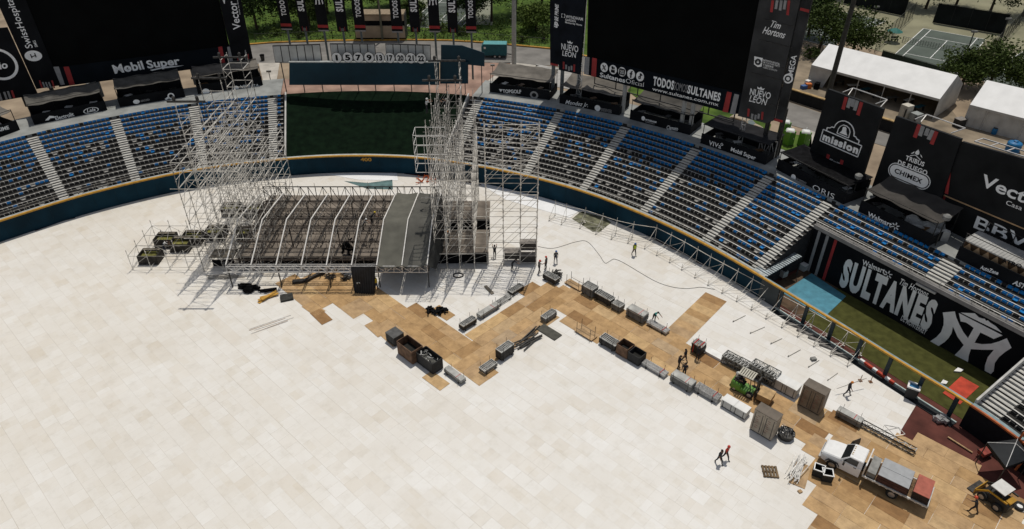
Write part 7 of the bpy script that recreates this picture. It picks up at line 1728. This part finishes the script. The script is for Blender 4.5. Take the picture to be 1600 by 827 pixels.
# ---- portable toilets
gtm=M('toilet_green',(.10,.27,.03),.45,var=.1,scale=1); 
def toilet(label,x,y,rz):
    c=G2(x,y); t=thing('portable_toilet',label,'portable toilet',c,rz,'green portable toilets')
    MB().box((0,0,1.05),(1.1,1.1,1.95)).build('cabin',gtm,t,False); MB().box((0,-.56,1.05),(.75,.05,1.75)).build('door',M('toilet_green_dark',(.07,.20,.025),.5,var=.1),t,False); MB().box((.28,-.60,1.05),(.05,.04,.2)).build('handle',white,t,False)
    MB().lathe((0,0,2.02),[(.80,0),(.72,.12),(.55,.24),(.2,.32)],4).build('roof',M('toilet_roof',(.70,.72,.70),.4,var=.05),t,False); MB().box((0,0,.05),(1.2,1.2,.1)).build('base',darksteel,t,False); MB().bar((.4,.4,2.0),(.4,.4,2.5),.05).build('vent_pipe',white,t,False)
toilet('green portable toilet with white roof, front left of three',1230,226,.45); toilet('green portable toilet with white roof, rightmost of three',1254,228,.45); toilet('green portable toilet with white roof, partly hidden behind the other two',1223,212,.45)
# ---- van
c=G2(1163,203); A=G2(1143,196);B=G2(1187,209); va=math.atan2((B-A).y,(B-A).x); t=thing('minivan','tan minivan parked on the grass under the right screen','van',c,va)
vp=M('van_tan',(.36,.29,.20),.3,var=.04,spec=.5)
loft(t,'body',[(-2.3,sec(.86,.35,1.0,.95)),(-2.2,sec(.92,.3,1.1,.95)),(-1.2,sec(.94,.28,1.08,.96)),(.9,sec(.94,.28,1.05,.96)),(1.9,sec(.90,.3,.95,.9)),(2.35,sec(.78,.35,.8,.9))],vp)
loft(t,'cabin',[(-2.2,[(-.88,1.0),(.88,1.0),(.80,1.5),(.72,1.6),(-.72,1.6),(-.80,1.5)]),(-1.9,[(-.9,1.0),(.9,1.0),(.78,1.68),(.7,1.74),(-.7,1.74),(-.78,1.68)]),(.1,[(-.9,1.0),(.9,1.0),(.78,1.68),(.7,1.74),(-.7,1.74),(-.78,1.68)]),(.55,[(-.9,1.0),(.9,1.0),(.80,1.45),(.72,1.5),(-.72,1.5),(-.80,1.45)]),(1.15,[(-.86,1.0),(.86,1.0),(.84,1.02),(.8,1.03),(-.8,1.03),(-.84,1.02)])],vp)
MB().add([(1.12,-.76,1.06),(1.12,.76,1.06),(.42,.66,1.60),(.42,-.66,1.60)],[(0,1,2,3)]).build('windscreen',M('pale_glass',(.18,.22,.22),.1,var=0,spec=.6),t,False)
for s_ in (-1,1):
    MB().prism([(-2.0,s_*.91,1.12),(.6,s_*.91,1.12),(.25,s_*.83,1.55),(-1.85,s_*.83,1.55)],(0,-s_*.03,0)).build('side_window',glass,t,False)
    for x in (-1.45,1.45): wheel(t,x,s_*.82,.33,.22)
    MB().box((2.2,s_*.6,.75),(.2,.3,.14)).build('headlight',M('lamp_glass',(0,0,0)),t,False)
# ---- teal trailer
c=G2(773,89); t=thing('box_trailer','teal enclosed trailer parked on the road right of the post banners','trailer',c,-.04); tm=M('trailer_teal',(.012,.10,.12),.45,var=.1)
MB().prism([(-2.3,-.95,.55),(2.2,-.95,.55),(2.2,-.95,2.5),(-1.9,-.95,2.5),(-2.3,-.95,2.1)],(0,1.9,0)).build('body',tm,t,False); MB().box((.1,0,2.53),(4.1,1.96,.06)).build('roof',M('trailer_roof',(.10,.32,.33),.5,var=.08),t,False)
for x in (.1,.95):
    for s_ in (-1,1): wheel(t,x,s_*.9,.33,.22)
MB().tube([(2.2,-.4,.5),(3.2,0,.5),(2.2,.4,.5)],.06).build('drawbar',darksteel,t,False); MB().bar((3.1,0,.0),(3.1,0,.9),.05).build('jack_stand',darksteel,t,False); MB().box((-1.7,-.98,1.9),(.35,.03,.35)).build('logo_mark',white,t,False); MB().box((0,0,.5),(4.2,1.5,.12)).build('frame',darksteel,t,False)
# ---- poles
c=G2(803,116); t=thing('light_mast','tall grey steel light mast standing left of the right screen','light mast',c); MB().bar(c,c+V3((0,0,22)),.42,12,r2=.32).build('shaft',M('mast_grey',(.36,.37,.36),.5,.2,var=.1),t)
for k in range(14): MB().bar(c+V3((-.38,0,2+1.2*k)),c+V3((-.62,0,2+1.2*k)),.03).build('climbing_rung',steel,t)
c=G2(1289,166); t=thing('light_mast','tall dark light mast rising behind the bell board','light mast',c); MB().bar(c,c+V3((0,0,24)),.40,12,r2=.30).build('shaft',M('mast_dark',(.055,.055,.05),.6,.2,var=.15),t); MB().box(c+V3((0,0,.2)),(1.1,1.1,.4)).build('footing',concrete,t)
c=G2(598,64); t=thing('utility_pole','slim olive pole in front of the boarded structure','pole',c); MB().bar(c,c+V3((-.0,0,14)),.2,8,r2=.16).build('shaft',M('pole_olive',(.15,.145,.10),.7,var=.15),t); MB().bar(c+V3((-1,0,12)),c+V3((1,0,12)),.08).build('crossarm',darksteel,t)
for x,y,h,lb in ((1358,52,5,'dark floodlight post beside the left tennis court'),(1502,104,6,'slim floodlight post by the near corner of the full view court'),(1555,82,6,'slim floodlight post at the far right corner of the full view court')):
    c=G2(x,y); t=thing('court_light',lb,'floodlight',c); MB().bar(c,c+V3((0,0,h)),.10).build('post',darksteel,t); MB().box(c+V3((0,0,h)),(1.0,.3,.3)).build('lamp_head',cg,t)
c=G2(411,95); t=thing('litter_bin','black litter bin by the road left of the panel boards','bin',c); MB().lathe(c,[(.3,0),(.4,.9),(.42,.95)],10).build('body',darksteel,t); MB().lathe(c+V3((0,0,.95)),[(.44,0),(.4,.15)],10).build('lid',blackcloth,t)
for x,y,lb in ((425,137,'small floodlight post left of the turf slope stairs'),(770,127,'small floodlight post behind the first right booth'),(148,158,'small floodlight post behind the second booth from the left')):
    c=G2(x,y); t=thing('floodlight_post',lb,'floodlight',c); MB().bar(c,c+V3((0,0,2.6)),.06).build('post',darksteel,t); MB().box(c+V3((0,0,2.7)),(.7,.3,.25)).build('lamp_head',cg,t)
# ---- boarded structure behind the road
A=G2(557,63.5);B=G2(634,63.5); KB=Board(A,B); t=thing('boarded_structure','beige boarded structure with a black band behind the post banners','structure',(A+B)/2); up=V3((0,0,1)); h=5.6; u=(B-A); bkn=-KB.n
bei=M('beige_board',(.38,.29,.20),.8,var=.15,scale=.4)
for z0,z1,m_,dp in ((0,.5,M('wall_black',(0,0,0)),.3),(.5,2.7,bei,.0),(2.7,3.7,M('wall_black',(0,0,0)),.5),(3.7,4.7,bei,0)):
    MB().prism([A+up*z0+bkn*dp,B+up*z0+bkn*dp,B+up*z1+bkn*dp,A+up*z1+bkn*dp],bkn*(3.0-dp)).build('wall_board',m_,t)
MB().prism([A+up*4.7-bkn*.2,B+up*4.7-bkn*.2,B+up*4.7+bkn*3.2,A+up*4.7+bkn*3.2],up*.25).build('roof_slab',M('slab_brown',(.26,.20,.13),.8,var=.15),t); MB().prism([B+up*0.01,B+up*4.68,B+up*4.68+bkn*3.1,B+bkn*3.1+up*.01],KB.u*.06).build('side_wall',darksteel,t)
# ================================================================ TREES
leafA=M('leaf_dark',(.027,.046,.011),.8,var=.3,scale=.9,col2=(.012,.024,.006),spec=.15); leafB=M('leaf_olive',(.050,.072,.015),.8,var=.3,scale=.9,col2=(.028,.045,.010),spec=.15); leafC=M('leaf_bright',(.085,.12,.022),.8,var=.3,scale=.8,col2=(.04,.065,.012),spec=.15)
bark=M('bark',(.07,.05,.035),.95,var=.3,scale=3)
def tree(label,px,py,h,r,leaf,seed,grp,low=.22,n=64,den=62,size=.50):
    rr=random.Random(seed); c=G2(px,py); t=thing('tree',label,'tree',c,0,grp)
    mb=MB(); tip=V3((rr.uniform(-.4,.4),rr.uniform(-.4,.4),h*.6)); mid=V3((tip.x*.3+.1,tip.y*.3,h*.3)); mb.bar(c,c+mid,.30,8,r2=.22); mb.bar(c+mid,c+tip,.22,8,r2=.12)
    cl=[]
    for k in range(n):
        a=rr.uniform(0,6.283); e=rr.uniform(-.9,1); rad=(rr.random()**.45); q=V3((math.cos(a)*math.sqrt(max(0,1-e*e))*r*rad*rr.uniform(.75,1.15),math.sin(a)*math.sqrt(max(0,1-e*e))*r*rad*rr.uniform(.75,1.15),h*(low+(1-low)*.5)+e*h*(1-low)*.5*rad)); cl.append(q)
    for q in cl[:9]:
        b=mid.lerp(tip,rr.random()); mb.bar(c+b,c+b.lerp(q,.8),.10,6,r2=.03)
    mb.build('trunk',bark,t)
    V=[];Fc=[]
    for q in cl:
        cr=rr.uniform(.7,1.35)*r*.27
        for _ in range(den):
            d=V3((rr.gauss(0,1),rr.gauss(0,1),rr.gauss(0,.75)))*cr*.6; p=c+q+d; s_=size*rr.uniform(.6,1.3)
            u=V3((rr.gauss(0,1),rr.gauss(0,1),rr.gauss(0,.6))).normalized(); w=u.cross(V3((rr.gauss(0,1),rr.gauss(0,1),rr.gauss(0,1)))).normalized()
            o=len(V); V+=[p-u*s_*.5,p+w*s_*.28,p+u*s_*.5,p-w*s_*.28]; Fc.append((o,o+1,o+2,o+3))
    MB().add(V,Fc).build('crown',leaf,t); return t
T1='trees along the grass bank behind the stadium'
for i,(x,y,h,r,lf,lb) in enumerate(((352,44,10,5,leafA,'dark tree behind the right end of the left screen'),(402,47,10.5,5,leafA,'large dark tree right of the left screen, with visible trunk'),(445,38,9,4.5,leafA,'dark tree behind the first post banner from the left'),(484,44,7.5,3.2,leafB,'olive tree between the second and third post banner'),(512,22,10,4.5,leafA,'dark tree behind the third and fourth post banner'),(552,18,9,4,leafA,'dark tree behind the fifth post banner'),(592,14,7,4,leafB,'olive tree above the boarded structure'),(624,8,9,4,leafA,'dark tree behind the sixth post banner'),(647,32,4,2.4,leafB,'low olive tree left of the glimpsed tennis court'),(735,38,9,4,leafA,'dark tree behind the tenth post banner'),(768,34,12,6.5,leafA,'very large dark tree right of the post banners'),(806,22,12,6,leafA,'dark tree behind the grey light mast'),(846,12,11,5.5,leafA,'dark tree left of the hotel banner tower'),(838,48,5,4,leafC,'bright green bushy tree on the bank beside the hotel banner tower'))):
    tree(lb,x,y,h,r,lf,30+i,T1)
T2='trees around the tennis courts'
for i,(x,y,h,r,lf,lb) in enumerate(((1278,82,8.5,5.2,leafB,'bushy tree left of the dark mast beyond the long tent'),(1330,88,7.5,4.6,leafB,'bushy tree right of the dark mast beyond the long tent'),(1262,58,9,4.5,leafA,'dark tree beside the upper end of the grey banner tower'),(1500,139,6.5,3.8,leafB,'bushy tree left of the pair between the two tents'),(1541,140,7.5,4.6,leafB,'bushy tree right of the pair between the two tents'),(1598,152,6,3.6,leafB,'tree behind the closed tent at the right edge'),(1405,4,9,5,leafA,'dark tree above the left windscreen fence'),(1446,14,10,5,leafA,'dark tree between the two windscreen fences'),(1492,12,11,5.5,leafA,'dark tree above the right windscreen fence, left one'),(1545,24,11,5.5,leafA,'dark tree above the right windscreen fence, right one'),(1597,26,11,5.5,leafA,'dark tree in the upper right picture corner'),(1352,-8,11,5,leafA,'dark tree beyond the left tennis court'),(1290,-6,11,5,leafA,'dark tree beyond the upper end of the grey banner tower'))):
    tree(lb,x,y,h,r,lf,70+i,T2)
# undergrowth on the bank
rr=random.Random(99); V=[];Fc=[]
for k in range(5200):
    x=rr.uniform(388,858); y=rr.uniform(14,1)+0; y=rr.uniform(22,66.5-3*(x<520)) if x<760 else rr.uniform(26,72)
    if y>64+max(0,(x-700)*.065): continue
    c=G2(x,y)+V3((rr.uniform(-.5,.5),rr.uniform(-.5,.5),rr.uniform(.05,.5))); s_=rr.uniform(.2,.55); u=V3((rr.gauss(0,1),rr.gauss(0,1),rr.gauss(0,.9))).normalized(); w=u.cross(V3((rr.gauss(0,1),rr.gauss(0,1),1))).normalized(); o=len(V); V+=[c-u*s_*.5,c+w*s_*.3,c+u*s_*.5,c-w*s_*.3]; Fc.append((o,o+1,o+2,o+3))
tag(MB().add(V,Fc).build('undergrowth',leafC),'green undergrowth and tall grass covering the bank beyond the road','undergrowth',kind='stuff')
rr=random.Random(5)
for k,(x,y,r) in enumerate(((470,58,1.5),(432,55,1.3),(655,40,2.0),(690,50,1.6),(720,54,1.3),(600,50,1.2),(850,62,2.2),(815,66,1.5),(1265,92,1.8),(875,80,1.4),(1100,150,.9))):
    tree(f'low green bush on the bank, {["left of the second banner post","below the first post banner","right of the boarded structure","below the eighth post banner","below the ninth post banner","beside the boarded structure","at the foot of the hotel banner tower","right of the grey mast","beside the left end of the long tent","behind the hotel banner tower","under the right screen"][k]}',x,y,r*1.1,r,leafC if k%2 else leafB,200+k,'bushes outside the stadium',low=.05,n=14,den=40,size=.35)
